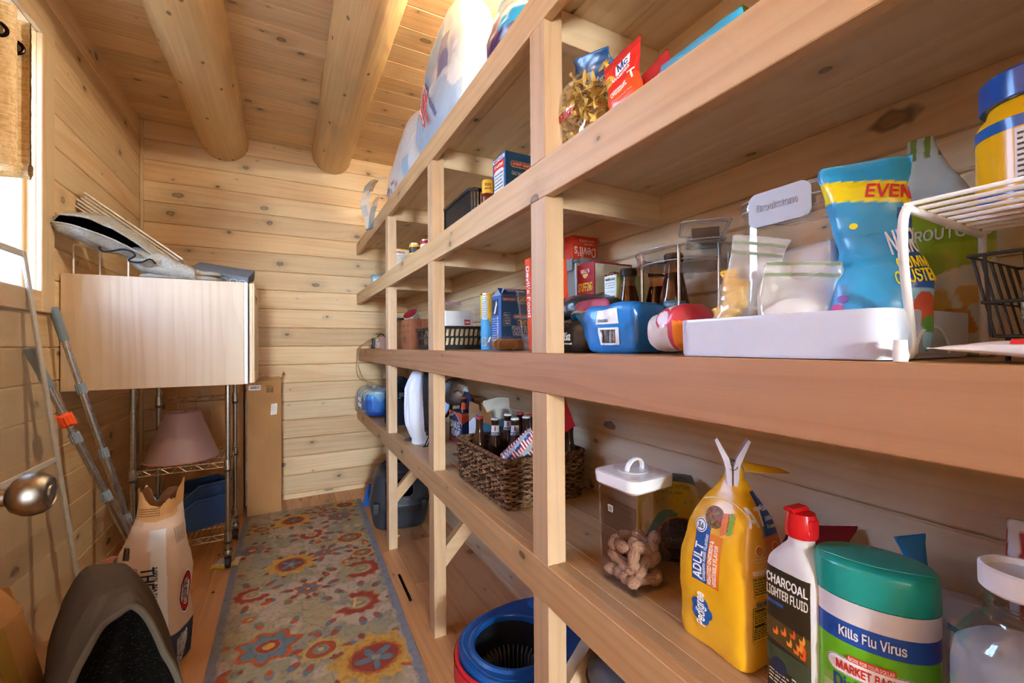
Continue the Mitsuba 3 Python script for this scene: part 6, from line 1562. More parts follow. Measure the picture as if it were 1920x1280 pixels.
t = Thing('beer_carrier', 'blue and orange cardboard six-pack carrier on the lowest shelf', 'carton')
bx = Box(0.80, 2.06, e4z, 0.13, 0.19, 0.165); k = t.part('body', bx.mesh(), 'satin', '20345f')
f = bx.left
t.poly(f, [(0, .165), (0, .135), (.05, .142), (.09, .160), (.13, .135), (.19, .105), (.19, .165)], 'd8542a')
t.poly(f, [(0, .138), (.05, .145), (.09, .163), (.13, .138), (.19, .108), (.19, .102), (.13, .132), (.09, .157), (.05, .139), (0, .132)], 'c8ced8', .0007)
t.write(f, .018, .078, .036, 'SAMUEL', 'e6e8ee', w=.152, lift=.001); t.write(f, .03, .036, .036, 'ADAMS', 'e6e8ee', w=.135, lift=.001); t.poly(f, [(0, 0), (.19, 0), (.19, .018), (0, .03)], '8a3540'); t.rect(f, 0.0, .148, .014, .165, 'd9dde4', lift=.0008)
f = bx.front; t.poly(f, [(0, .165), (0, .11), (.06, .14), (.13, .12), (.13, .165)], 'd8542a'); t.print_all()
t.part('divider', prism([(0, 0), (.19, 0), (.19, .03), (.13, .10), (.06, .10), (0, .03)], .002, Frame((0.866, 2.25, e4z + .166), (0, -1, 0), (0, 0, 1))), 'satin', '24406e')

def beer(name, label, x, y, cap, neck=None, z=e4z + .006, glass='2a1a12', group=None):
    t = Thing(name, label, 'bottle', group)
    pr = [(0, 0), (.027, 0), (.030, .003), (.0305, .010), (.0305, .120), (.028, .136), (.0175, .166), (.0145, .185), (.0140, .214), (.0150, .216), (.0150, .221), (.0135, .224), (0, .224)]
    t.part('glass', lathe(pr, (x, y, z), 36), 'gloss', glass, smooth=50)
    a = np.linspace(0, 2 * np.pi, 85)[:-1]
    rr = .0158 + .0007 * np.cos(a * 21)
    top = np.c_[.0140 * np.cos(a), .0140 * np.sin(a), np.full(84, .231)]; mid = np.c_[.0152 * np.cos(a), .0152 * np.sin(a), np.full(84, .229)]; low = np.c_[rr * np.cos(a), rr * np.sin(a), np.full(84, .2245)]
    v = np.vstack([top, mid, low, [[0, 0, .2318]]]); fcs = []
    for i in range(84):
        j = (i + 1) % 84; fcs += [[252, i, j], [i, 84 + i, 84 + j], [i, 84 + j, j], [84 + i, 168 + i, 168 + j], [84 + i, 168 + j, 84 + j]]
    t.part('cap', shift(trimesh.Trimesh(v, fcs, process=False), x, y, z), 'satin', cap)
    if neck:
        t.part('neck_label', lathe([(.0180, .168), (.0149, .186), (.0146, .204)], (x, y, z), 36), 'satin', neck)
        if neck == 'dfe3ea':
            for (a_, b_, c_) in ((.170, .1735, '274a86'), (.1755, .1785, '274a86')):
                t.part('neck_band', lathe([(np.interp(a_, [.168, .186], [.0180, .0149]) + .0004, a_), (np.interp(b_, [.168, .186], [.0180, .0149]) + .0004, b_)], (x, y, z), 36), 'satin', c_)
            wf_ = lambda p: np.c_[x + (np.interp(p[:, 1], [.168, .186, .204], [.0180, .0149, .0146]) + .0004 + p[:, 2]) * np.sin(p[:, 0] / .015 - .5), y - (np.interp(p[:, 1], [.168, .186, .204], [.0180, .0149, .0146]) + .0004 + p[:, 2]) * np.cos(p[:, 0] / .015 - .5), z + p[:, 1]]
            t.rect(None, -.002, .183, .003, .201, 'c23a3f', warp=wf_, n=5); t.print_all()
    return t
G = None
beer('beer_bottle', 'brown beer bottle with a red cap at the left of the wicker basket', 0.672, 1.545, 'b8323a', None, glass='3d2413')
beer('beer_bottle', 'dark beer bottle with a white neck label, nearest beside the red-capped one', 0.713, 1.488, 'c3c8cf', 'dfe3ea')
beer('beer_bottle', 'dark beer bottle with a white neck label, at the back of the wicker basket', 0.800, 1.552, 'd9dde2', 'dfe3ea')
beer('beer_bottle', 'dark beer bottle with a white neck label, between the labelled pair and the post', 0.778, 1.450, 'cfd4da', 'dfe3ea')
beer('beer_bottle', 'dark unlabelled beer bottle with a silver cap near the post', 0.835, 1.462, 'c3c8cf', None)
beer('beer_bottle', 'beer bottle with a dark red cap at the back of the wicker basket', 0.862, 1.560, '9b2d35', None, glass='4a1c14')
beer('beer_bottle', 'dark beer bottle with a red cap right beside the nearest post', 0.868, 1.490, 'a83038', None)
beer('beer_bottle', 'dark beer bottle standing behind the red card', 0.868, 1.268, '2a2422', None)
beer('beer_bottle', 'dark beer bottle under the red card nearest the basket corner', 0.868, 1.222, '2a2422', None)
beer('beer_bottle', 'dark beer bottle with an orange label standing in the six-pack carrier', 0.835, 2.12, 'd05a28', 'd8542a', z=e4z + .012)
t = Thing('drink_can', 'white drink can with a red rim beside the wicker basket', 'can')
cx_, cy_, r = 0.715, 1.735, .033
t.part('body', lathe([(0, 0), (.024, 0), (r, .010), (r, .105), (.028, .117), (.0275, .120), (0, .1175)], (cx_, cy_, e4z), 44), 'metal', 'dfe2e5'); t.part('sleeve', lathe([(r + .0004, .012), (r + .0004, .084)], (cx_, cy_, e4z), 44), 'satin', '8b979c'); t.part('sleeve', lathe([(r + .0004, .0845), (r + .0004, .105)], (cx_, cy_, e4z), 44), 'satin', 'e4e6e8')
t.part('rim', lathe([(.0285, .117), (.0292, .1185), (.0285, .120)], (cx_, cy_, e4z), 44), 'satin', 'b23a40'); t.part('tab', rbox(cx_ - .008, cx_ + .008, cy_ - .012, cy_ + .008, e4z + .1182, e4z + .1196, .0006), 'metal', 'c9ccd0')

t = Thing('tropical_carton', 'white and blue drink carton with an orange lemon picture on the lowest shelf', 'carton')
bx = Box(0.815, 1.865, e4z, 0.125, 0.14, 0.185); t.part('body', bx.mesh(), 'satin', '2c8fbe')
f = bx.left; t.rect(f, 0, 0, .14, .165, 'dfe7ea'); t.poly(f, [(0, .13), (.10, .185), (0, .185)], 'b58a5c', .0006)
for (x, y) in ((.04, .05), (.07, .07), (.09, .04), (.055, .03)): t.poly(f, Point(x, y).buffer(.010), '6f8f5a', .0006)
f = bx.front; t.rect(f, 0, .165, .125, .185, 'e9b83c'); t.rect(f, .04, .168, .07, .185, 'b23a34', lift=.0006); t.write(f, .012, .125, .026, 'Tropical', 'eef4f6', w=.09); t.write(f, .04, .108, .011, 'ICE', 'eef4f6', w=.03)
t.poly(f, affinity.scale(Point(.062, .058).buffer(.036), .85, 1.1), 'e0b73c'); t.poly(f, affinity.scale(Point(.062, .058).buffer(.028), .8, 1.1), 'efd06a', .0007); t.print_all()
fl = lambda o, ex, ey, pts: prism(pts, .002, Frame(np.array(o), ex, ey))
t.part('flap', fl((0.815, 2.005, e4z + .186), (0, -1, 0), (-.12, 0, 1), [(0, 0), (.14, 0), (.14, .05), (.03, .055)]), 'cardboard', smooth=False)
t = Thing('pack_carton', 'torn cardboard drink carton with a blue can picture behind the beer bottles', 'carton')
bx = Box(0.80, 1.665, e4z, 0.155, 0.165, 0.165); t.part('body', bx.mesh(), 'satin', '2a78a3')
f = bx.front; t.write(f, .035, .02, .022, '12 PACK', 'cfdfe8', deg=90, w=.09); t.poly(f, Point(.085, .085).buffer(.035), 'd2a84a'); t.rect(f, .105, 0, .155, .165, 'b9b6ae'); t.rect(f, .01, .0, .022, .165, '1e5a80'); t.print_all()
t.part('flap', fl((0.80, 1.83, e4z + .166), (0, -1, 0), (-.25, 0, 1), [(0, 0), (.165, 0), (.15, .07), (.11, .055), (.07, .10), (.05, .05), (0, .06)]), 'cardboard', smooth=False)
t.part('flap', fl((0.80, 1.83, e4z + .166), (1, 0, 0), (0, .12, 1), [(0, 0), (.155, 0), (.155, .095), (.10, .102), (.02, .09)]), 'satin', 'd5d8d6', label='white inner flap')
t = Thing('rear_carton', 'brown open carton behind the drink cartons', 'box')
t.part('body', Box(0.885, 2.10, e4z, 0.06, 0.22, 0.235).mesh(), 'cardboard', smooth=False)

# the wicker basket
t = Thing('wicker_basket', 'brown woven wicker basket full of bottles on the lowest shelf', 'basket')
bx0, bx1, by0, by1, hB = 0.606, 0.900, 1.185, 1.600, .162
def per(s, g):                       # s along the rounded rectangle, g grows it
    p = sbox(bx0 - g, by0 - g, bx1 + g, by1 + g).buffer(-.02).buffer(.02, 5).exterior
    return np.array([p.interpolate(q, True).coords[0] for q in s])
rg = np.random.default_rng(11)
N = 300; sN = np.linspace(0, 1, N)
Pb, Pt = per(sN, -.004), per(sN, .006)
ctr = np.array([(bx0 + bx1) / 2, (by0 + by1) / 2])
out = np.gradient(Pb, axis=0); out = np.c_[out[:, 1], -out[:, 0]]; out /= np.linalg.norm(out, axis=1, keepdims=True) + 1e-12
out *= np.sign(((Pb - ctr) * out).sum(1).mean())
ROWS = 17
pal = [lin(c) for c in ('5b4232', '6d513c', '4a3528', '7f624a', '8d7157', '3d2c22', '735942')]
ms, cs = [], []
stakes = 62
hx = (np.abs(Pb[:, 1] - by0) < .012) & (Pb[:, 0] > .70) & (Pb[:, 0] < .80)
for r_i in range(ROWS):
    for sub in range(2):
        z = .006 + (r_i + .5 * sub) / ROWS * (hB - .022)
        ph = (r_i + sub) % 2 * np.pi
        w_ = .0046 * np.sin(sN * stakes * np.pi + ph) + rg.normal(0, .0011, N)
        zz = z + .0018 * np.cos(sN * stakes * np.pi + ph + 1.2) + rg.normal(0, .0011, N)
        k_ = z / hB
        XY = Pb * (1 - k_) + Pt * k_ + out * w_[:, None]
        pts = np.c_[XY, e4z + zz]
        keep = ~(hx & (z > .085) & (z < .125))
        runs = np.split(np.arange(N), np.where(np.diff(keep.astype(int)) != 0)[0] + 1)
        for run in runs:
            if len(run) < 3 or not keep[run[0]]: continue
            m = tube(pts[run], .0040, 5, False); ms.append(m)
            base_c = np.array([pal[rg.integers(7)] for _ in range(len(run) // 9 + 1)]).repeat(9, 0)[:len(run)]
            cs.append(np.repeat(base_c, 5, 0))
key = emit(t.key + '__weave', cat(*ms), 'matte', vcol=np.vstack(cs), smooth=True, label='woven strands'); labels[key]['kind'] = 'stuff'
ms, cs = [], []
for gg, z in ((.006, hB - .008), (-.004, .008)):
    P_ = per(np.linspace(0, 1, 260), gg)
    for q in range(3):
        a = np.linspace(0, 2 * np.pi * 46, 260) + q * 2.094
        pts = np.c_[P_, np.full(260, e4z + z)]; o2 = np.gradient(P_, axis=0); o2 = np.c_[o2[:, 1], -o2[:, 0]]; o2 /= np.linalg.norm(o2, axis=1, keepdims=True) + 1e-12
        pts[:, :2] += o2 * (.0042 * np.cos(a))[:, None]; pts[:, 2] += .0042 * np.sin(a)
        pts[:, 2] = np.maximum(pts[:, 2], e4z + .004)
        ms.append(tube(pts, .0045, 5, False)); cs.append(np.tile(lin(('6b5040', '7d6049', '5a4232')[q]), (260 * 5, 1)))
emit(t.key + '__braided_rim', cat(*ms), 'matte', vcol=np.vstack(cs), smooth=True)
st_ = per((np.arange(stakes) + .5) / stakes, -.002)
t.part('liner', ringloft([sbox(bx0, by0, bx1, by1).buffer(-.026).buffer(.02), sbox(bx0, by0, bx1, by1).buffer(-.022).buffer(.02)], [e4z + .004, e4z + .080]), 'matte', '2b1f18', smooth=40)
t.part('base', prism(sbox(bx0, by0, bx1, by1).buffer(-.006), .004, Frame((0, 0, e4z + .0005), (1, 0, 0), (0, 1, 0))), 'matte', '4a3528')

t = Thing('flag_cup_stack', 'stack of clear plastic cups with red white and blue flag print in the wicker basket', 'cups')
ax = unit([0.055, -0.030, 0.055]); a0 = np.array([0.648, 1.268, e4z + .128]); ax = unit([0.62, -.34, .56])
R_ = trimesh.geometry.align_vectors([0, 0, 1], ax)
prof = [(0.0, 0), (.030, 0), (.0335, .003)]
for i in range(9): prof += [(.0338 + i * .0008, .012 + i * .012), (.0362 + i * .0008, .014 + i * .012), (.0362 + i * .0008, .017 + i * .012), (.0340 + i * .0008, .019 + i * .012)]
prof += [(.040, .125)]
m = lathe(prof, seg=72); L_ = np.array(m.vertices); thv = np.arctan2(L_[:, 1], L_[:, 0])
cc = np.tile(lin('9fa2a8'), (len(L_), 1)); red = (np.sin(L_[:, 2] * 2 * np.pi / .012) > 0)
m = grid(120, 150, lambda u, v: np.stack([np.interp(v * .13, [p[1] for p in prof[2:]], [p[0] for p in prof[2:]]) * np.cos(u * 2 * np.pi), np.interp(v * .13, [p[1] for p in prof[2:]], [p[0] for p in prof[2:]]) * np.sin(u * 2 * np.pi), v * .13], -1))
uu, vv = np.meshgrid(np.linspace(0, 1, 120), np.linspace(0, 1, 150), indexing='ij'); u_, v_ = uu.ravel(), vv.ravel()
cc = np.tile(lin('a9acb2'), (len(u_), 1)); fr_ = ((u_ * 6 + v_ * .6) % 1.0)
st = np.sin(v_ * .13 * 2 * np.pi / .0105) > 0
cc[(fr_ < .62) & st] = lin('b5303a'); cc[(fr_ < .62) & ~st] = lin('dfdfe2'); cc[(fr_ < .26) & (np.abs(((v_ * 3) % 1) - .5) < .32)] = lin('31477f')
cap0 = lathe([(0, 0), (.0335, .003)], seg=60)
for q in (m, cap0): q.apply_transform(R_); q.apply_translation(a0)
t.part('cups', m, 'gloss', vcol=cc, smooth=True); t.part('bottom', cap0, 'gloss', 'b9bcc2')

t = Thing('red_card', 'bright red folded card leaning over the bottles at the right of the wicker basket', 'card')
FR = Frame((0.845, 1.285, e4z + .175), unit([.0, -.72, .40]), unit([-.05, .40, .72]))
t.part('card', prism([(0, 0), (.150, 0), (.150, .118), (.02, .118)], .002, FR), 'satin', 'b0141c'); FR2 = Frame(FR(np.array([.0, .118, .002])), FR.ex, unit([.8, .2, -.3])); t.part('fold', prism([(.02, 0), (.150, 0), (.150, .03), (.02, .03)], .0018, FR2), 'satin', '9c1219')

# near half of the lowest shelf
t = Thing('peanut_container', 'tall clear square container with a white lid, partly filled with peanuts', 'container')
ps = Pose(0.672, 0.708, e4z, 3)
hw = .058
q_ = lambda g: rrect(hw + g, hw + g, .018 + g)
t.part('body', ringloft([q_(-.014), q_(-.008), q_(-.004), q_(-.003), q_(0), q_(0)], [.0005, .0012, .008, .02, .20, .214], 200, ps), 'tintjar', smooth=40)
t.part('body_base', ps.mesh(shift(prism(q_(-.010), .003), 0, 0, .0008)), 'tintjar', smooth=40)
t.part('lid', cat(ringloft([q_(.0008), q_(.004), q_(.0055), q_(.0065), q_(.0055), q_(.003), q_(-.003)], [.2145, .215, .220, .235, .2385, .2395, .240], 200, ps), ps.mesh(shift(prism(q_(-.003), .001), 0, 0, .2391)), ringloft([q_(.0008), q_(-.006), q_(-.006)], [.2145, .2145, .208], 200, ps)), 'gloss', 'e7e6e8', smooth=45)
t.part('lid_button', ps.mesh(lathe([(0, .2402), (.030, .2402), (.033, .2412), (.033, .2425), (.029, .2432), (0, .2432)], seg=48)), 'gloss', 'dcdbde')
hd = curve([(-.022, -.004, .243), (-.020, -.006, .256), (-.010, -.008, .2655), (0, -.009, .268), (.010, -.008, .2655), (.020, -.006, .256), (.022, -.004, .243)], 40)
t.part('handle', ps.mesh(cat(*[tube(hd + [0, q, 0], .0028, 10) for q in (-.003, 0, .003)])), 'gloss', 'dfe0e4')
fl_ = ps.frame((-hw - .0008, .02, 0), (0, -1, 0), (0, 0, 1))
t.rect(fl_, .004, .160, .018, .174, 'c9c3c2', lift=.0004); t.rect(fl_, .0055, .1615, .0165, .1725, '7d726c', lift=.0008); t.print_all()
# peanuts, each its own thing
def peanut_mesh(seed, L=.058, R=.0125):
    m = trimesh.creation.icosphere(4, 1.0); v = np.array(m.vertices); r = np.random.default_rng(seed)
    z = v[:, 0]
    waist = 1 - .30 * np.exp(-((z - r.uniform(-.12, .12)) / .28) ** 2); big = 1 + r.uniform(-.10, .12) * z
    o = v.copy(); o[:, 0] *= L / 2; o[:, 1:] *= (R * waist * big)[:, None]
    o[:, 2] += .16 * L * (v[:, 0] ** 2 - .3) * r.uniform(-.6, .6)
    ang = np.arctan2(v[:, 2], v[:, 1])
    rough = .0006 * np.sin(ang * 11) * (1 - z ** 2) + .0005 * np.sin(z * 26 + 2 * np.sin(ang * 5)) + .0005 * (meshkit.noise(v * 14, seed) - .5)
    n = m.vertex_normals; m.vertices = o + n * rough[:, None]
    return m
variants = [peanut_mesh(s, .052 + .008 * (s % 3), .0135 + .001 * (s % 2)) for s in range(5)]
def pcol(m, s):
    v = np.array(m.vertices); w = meshkit.noise(v * 420, s)
    return lin('d2b9a2')[None] * (1 - w[:, None]) + lin('ae9079')[None] * w[:, None]
pl = [{**mikit.ply(m, 'matte', True, color=pcol(m, i))} for i, m in enumerate(variants)]
rg = np.random.default_rng(3)
spots = [(-.035, -.045, .022, 20, 10), (.010, -.048, .020, -30, 0), (.042, -.040, .024, 60, 20), (-.045, .0, .022, 80, 0), (0, 0, .020, 10, 0), (.044, .005, .021, 95, 10), (-.03, .042, .021, -15, 0), (.020, .044, .022, 40, 5),
         (-.046, -.040, .052, 70, 70), (-.012, -.050, .050, 15, -45), (.030, -.046, .056, 100, 75), (.048, -.010, .050, 85, 30), (-.048, .010, .052, 95, -20), (0, .005, .048, 50, 10), (.025, .035, .050, -20, 10), (-.025, .042, .050, 10, 20),
         (-.040, -.042, .084, 40, -60), (-.006, -.046, .086, 5, 40), (.036, -.044, .092, 30, -50), (-.046, .006, .082, 75, 15), (.006, -.012, .078, 60, 5), (.044, .006, .080, 100, -35), (.0, .036, .078, 0, 10), (-.036, .040, .080, 30, 0), (.036, .042, .080, -40, 10)]
for i, (x, y, z, tn, tp_) in enumerate(spots):
    p = Thing('peanut', 'unshelled tan peanut in the clear square container', 'peanut', 'peanuts in the clear container')
    q = Pose(0.672 + x * .72, 0.708 + y * .72, e4z + z, tn, rg.uniform(0, 360), tp_ * .7)
    scene[p.key] = {**pl[i % 5], 'to_world': T(q.m.tolist())}

t = Thing('sunflower_seed_bag', 'yellow and green bag with a clear window of black sunflower seeds beside the peanut container', 'seed bag')
lf = Loft([(0, .060, .045, 0, 0, 3), (.02, .072, .060, 0, 0, 2.8), (.08, .078, .062, 0, 0, 2.6), (.15, .074, .042, 0, 0, 2.6), (.20, .068, .016, 0, .0, 3), (.215, .066, .003, 0, 0, 5)], Pose(0.800, 0.715, e4z + .018, -42, -46), .005, 16, 81, nt=100, nv=70)
m = lf.mesh()
def cs_(x, y, z, th, v):
    yield True, '2f7d5a'
    yield (z > .085 - 1.2 * (x + .01) ** 2 * 20), 'c7a829'
    yield (z > .175), '2b3f35'
    yield (np.hypot(x * .8 - .016, z - .026) < .040), '26262b'
    yield (np.hypot(x * .8 - .016, z - .026) < .043) & (np.hypot(x * .8 - .016, z - .026) > .040), 'c9472c'
t.part('bag', m, 'foil', vcol=paint(m, cs_), smooth=True)
t.write(None, -.052, .150, .016, 'SUNFLOWER', '8f6d16', False, warp=lf.front, w=.10, lift=.001); t.write(None, -.046, .132, .009, 'NET WT 5 LBS', '8f6d16', False, warp=lf.front, w=.075, lift=.001)
for i in range(7):
    x, z = -.05 + .016 * i, .115 - .010 * (i % 2)
    t.poly(None, [(x, z), (x + .004, z + .006), (x + .002, z), (x + .0065, z + .001), (x + .001, z - .002)], '8f6d16', .001, lf.front, .004)
t.print_all()
sd = []
rg = np.random.default_rng(2)
for _ in range(150):
    a, r = rg.uniform(0, 2 * np.pi),   .036 * math.sqrt(rg.uniform(0, 1))
    x, z = (.016 + r * math.cos(a)) / .8, .026 + r * math.sin(a)
    if z < .006 or abs(x) > .07: continue
    q = trimesh.creation.icosphere(1, 1.0); q.vertices *= [.0052, .0024, .0014]; q = rot(q, rg.uniform(0, 180)); q.apply_translation([x, z, .0008]); q.vertices = lf.front(q.vertices); sd.append(q)
k = emit(t.key + '__seeds', cat(*sd), 'satin', '35353a', label='striped black seeds in the window'); labels[k]['kind'] = 'stuff'

# dog food
def dog_bag(name, label, pose, seed, main=True):
    t = Thing(name, label, 'dog food bag')
    lf = Loft([(0, .060, .050, 0, 0, 7), (.004, .065, .055, 0, 0, 6.5), (.03, .068, .060, 0, 0, 6), (.12, .070, .062, 0, 0, 5.5), (.19, .064, .050, 0, 0, 4.5), (.235, .050, .034, .004, .0, 3.6), (.27, .026, .018, .006, 0, 2.6), (.292, .013, .010, .006, 0, 2.4), (.305, .012, .007, .006, 0, 2.4)], pose, .0035, 17, seed, nt=140, nv=110)
    m = lf.mesh()
    def cd(x, y, z, th, v):
        yield True, 'e8ad1e'
        rt = (x > 0) & (np.abs(np.abs(th) - 0) < .80)
        yield rt & (z > .150) & (z < .165), '22509a'
        yield rt & (z > .165) & (z < .205) , 'd97a26'
        yield rt & (z > .205) & (z < .268), '22509a'
        yield rt & (z > .114) & (z < .1175), '22509a'
        yield (z > .285), 'dba41e'
    t.part('bag', m, 'foil', vcol=paint(m, cd), smooth=True)
    return t, lf
PD = Pose(0.685, 0.484, e4z, -92, 0, 0)
t, lf = dog_bag('dog_food_bag', 'yellow bag of dog food closed with a white clothespin on the lowest shelf', PD, 91)
F = lf.front
vert = lambda dx, dz: (lambda p: F(np.c_[dx - p[:, 1], dz + p[:, 0], p[:, 2]]))
t.rect(None, -.030, .112, -.002, .206, '22509a', warp=F, n=16, lift=.0006); t.rect(None, -.002, .112, .022, .196, 'd97a26', warp=F, n=16, lift=.0006)
t.write(None, 0, 0, .016, 'ADULT', 'f3f4f6', warp=vert(-.011, .116), w=.058, lift=.0014); t.write(None, 0, 0, .0062, 'Complete Adult Nutrition', 'e6ebf2', False, warp=vert(-.0035, .116), w=.076, lift=.0014)
t.write(None, 0, 0, .0064, 'ROASTED CHICKEN &', 'fbeedd', warp=vert(.0075, .115), w=.070, lift=.0014); t.write(None, 0, 0, .0064, 'VEGETABLE FLAVOR', 'fbeedd', warp=vert(.017, .115), w=.066, lift=.0014)
for i in range(5): t.poly(None, Point(-.012 + .010 * math.cos(i * 1.256), .064 + .012 * math.sin(i * 1.256)).buffer(.011), '1d5aa6', .0007, F, .005)
t.poly(None, affinity.scale(Point(-.012, .066).buffer(.016), .95, 1.15), '1d5aa6', .0010, F, .005)
t.write(None, 0, 0, .016, 'Pedigree', 'f4f6f8', warp=vert(-.006, .038), w=.056, lift=.0018)
t.poly(None, affinity.scale(Point(.0, .222).buffer(.018), 1.0, .95), '6f4a24', .0008, F, .005)
rg = np.random.default_rng(8)
for _ in range(60):
    a, r = rg.uniform(0, 6.28), .016 * math.sqrt(rg.uniform()); t.poly(None, Point(r * math.cos(a), .222 + r * math.sin(a)).buffer(.0021, 4), ('8a5a2a', '5b3418', 'a33a22', '74461f', '7f7a2c')[rg.integers(5)], .0012 + .0001 * rg.integers(4), F, .01)
t.poly(None, [(.016, .198), (.026, .205), (.024, .235), (.014, .232)], 'd9703a', .0014, F, .005)
for i in range(9): t.poly(None, Point(.029 + .003 * (i % 2), .206 + .0035 * i).buffer(.0030, 5), '6f9c3a', .0016, F, .01)
t.poly(None, Point(-.021, .203).buffer(.0115), 'e8eaee', .0014, F, .005); t.poly(None, Point(-.021, .203).buffer(.0100), '2b4a8a', .0017, F, .005); t.poly(None, Point(-.021, .203).buffer(.0085), 'e8eaee', .0019, F, .005); t.write(None, -.0265, .1985, .0088, '36', '23324f', warp=F, w=.011, lift=.0023)
Rr = lf.right
t.write(None, -.040, .153, .007, 'GUARANTEED ANALYSIS', 'e3eaf2', warp=Rr, w=.075, lift=.001)
t.rect(None, -.040, .1195, .040, .1485, '6f5a14', warp=Rr, n=12, lift=.0006); t.rect(None, -.0392, .1203, .0392, .1477, 'ecb82a', warp=Rr, n=12, lift=.0009)
for i in range(6): t.rect(None, -.039, .1235 + i * .0042, .039, .1239 + i * .0042, '4a3c10', warp=Rr, n=8, lift=.0012); t.lines(None, -.038, .1246 + i * .0042, .02, 1, .004, '4a3c10', .0016, i, warp=Rr, lift=.0012)
t.write(None, -.036, .106, .0055, 'CALORIE CONTENT', '22509a', warp=Rr, w=.06, lift=.001)
t.rect(None, -.042, .050, .042, .104, '4a3c10', warp=Rr, n=14, lift=.0006); t.rect(None, -.0414, .0506, .0414, .1034, 'ecb82a', warp=Rr, n=14, lift=.0009)
t.write(None, -.040, .098, .0038, 'INGREDIENTS:', '3a2f0e', warp=Rr, w=.024, lift=.0012); t.lines(None, -.040, .0945, .040, 12, .0036, '3a2f0e', .0016, 13, warp=Rr, lift=.0012)
t.write(None, -.040, .0760 - .002, .0036, 'OUR PROMISE', '2a220a', warp=Rr, w=.022, lift=.0016)
t.write(None, -.030, .208 + .014, .026, 'AT', 'eef1f5', warp=Rr, w=.034, lift=.001); t.write(None, .004, .242, .0085, 'Balanced', 'dfe6f0', False, warp=Rr, w=.034, lift=.001); t.write(None, .004, .228, .006, '100% Dogs', 'dfe6f0', False, warp=Rr, w=.03, lift=.001); t.write(None, .006, .216, .006, 'Food', 'dfe6f0', False, warp=Rr, w=.02, lift=.001)
for q in (-.022, .016): t.poly(None, Point(q, .188).buffer(.008), 'f2e3d0', .001, Rr, .004); t.poly(None, Point(q, .188).buffer(.0068), 'd97a26', .0013, Rr, .004); t.lines(None, q - .012, .176, q + .012, 2, .004, 'f2e3d0', .0014, 5, warp=Rr, lift=.001)
t.print_all()
# open flap of the front panel and the folded top
fr_pts = [lf.front(np.array([[x, z, .001]]))[0] for x, z in ((-.03, .243), (0, .252), (.035, .247), (.052, .232))]
t.part('seam', tube(curve(fr_pts, 24), .0016, 6), 'satin', 'f0dca0', label='pale seam of the front panel')
top = PD(np.array([.006, 0, .300]))
fl2 = grid(14, 10, lambda u, v: top + np.stack([.010 + u * .060 + v * .0, -.002 - .012 * np.sin(u * 2.2) + .050 * (v - .6) * (.4 + u) , .012 - .016 * u + .004 * np.sin(v * 5) - .030 * (1 - u) * (v < .5) * (.5 - v)], -1))
fl2.vertices = np.asarray(fl2.vertices)
t.part('folded_top', fl2, 'foil', 'e8ad1e', smooth=True, label='yellow bag top folded over')
und = fl2.copy(); und.vertices = und.vertices - np.array([0, 0, .0012]); t.part('folded_top_underside', und, 'satin', 'e6e6e6', smooth=True, label='white underside of the folded top')

t = Thing('clothespin', 'white plastic clothespin clipped on top of the yellow dog food bag', 'clothespin')
o = np.array([0.668, 0.470, e4z + .287]); view = unit([-.72, -.69, 0]); sdv = unit([.69, -.72, 0])
for s_ in (-1, 1):
    fp = Frame(o + sdv * s_ * .0015 + view * .009, sdv * s_, np.array([0, 0, 1.0]))
    arm = [(0.0, -.010), (.0065, -.010), (.0085, .016), (.011, .028), (.026, .066), (.0215, .069), (.004, .036), (0.0, .020)]
    m = prism(arm, .018, fp)
    if s_ > 0: m.apply_translation(-view * .0)
    m.fix_normals(); mm = m.copy()
    c0 = mm.vertices @ view; mm.apply_translation(-view * (c0.mean() - o @ view)); t.part('arm', mm, 'gloss', 'c9c4d6')
t.part('spring', tube(np.array([o + sdv * .007 * math.cos(a) + np.array([0, 0, .024 + .007 * math.sin(a)]) + view * (-.010 + .020 * a / 25) for a in np.linspace(0, 25, 100)]), .0009, 6), 'metal', '8f8f95')

# lighter fluid
t = Thing('lighter_fluid', 'white plastic bottle of lighter fluid with a red cap beside the yellow dog food bag', 'bottle')
ps = Pose(0.642, 0.350, e4z, -95)
lf = Loft([(0, .032, .021, 0, 0, 4.5), (.005, .036, .025, 0, 0, 4.5), (.02, .037, .026, 0, 0, 4.5), (.185, .037, .026, 0, 0, 4.5), (.203, .035, .0255, 0, 0, 4), (.225, .024, .020, .003, 0, 2.4), (.236, .0165, .0165, .004, 0, 2), (.245, .0155, .0155, .004, 0, 2)], ps, 0, nt=96, nv=60)
m = lf.mesh(); t.part('bottle', m, 'gloss', 'dcdcdf', smooth=True)
t.part('cap', ps.mesh(cat(lathe([(0, .2452), (.019, .2452), (.020, .247), (.020, .262), (.0185, .270), (.017, .278), (0, .278)], (.004, 0, 0), 40), cbox(-.012, .006, -.0175, .0175, .2781, .284, .003), cbox(.013, .0235, -.010, .010, .250, .274, .003))), 'gloss', 'd01f26', label='red flip cap')
F = lf.front
t.rect(None, -.0345, .016, .030, .196, '2c2618', warp=F, n=24, lift=.0004)
t.poly(None, [(-.0345, .125), (.030, .120), (.030, .085), (-.0345, .095)], '51411f', .0007, F, .006); t.poly(None, [(-.0345, .085), (.030, .085), (.030, .055), (-.0345, .06)], '3d4a33', .0007, F, .006)
t.write(None, -.031, .174, .0125, 'CHARCOAL', 'f2f0ea', warp=F, w=.058, lift=.001); t.write(None, -.031, .156, .0125, 'LIGHTER FLUID', 'e4dfd2', warp=F, w=.058, lift=.001)
rg = np.random.default_rng(4)
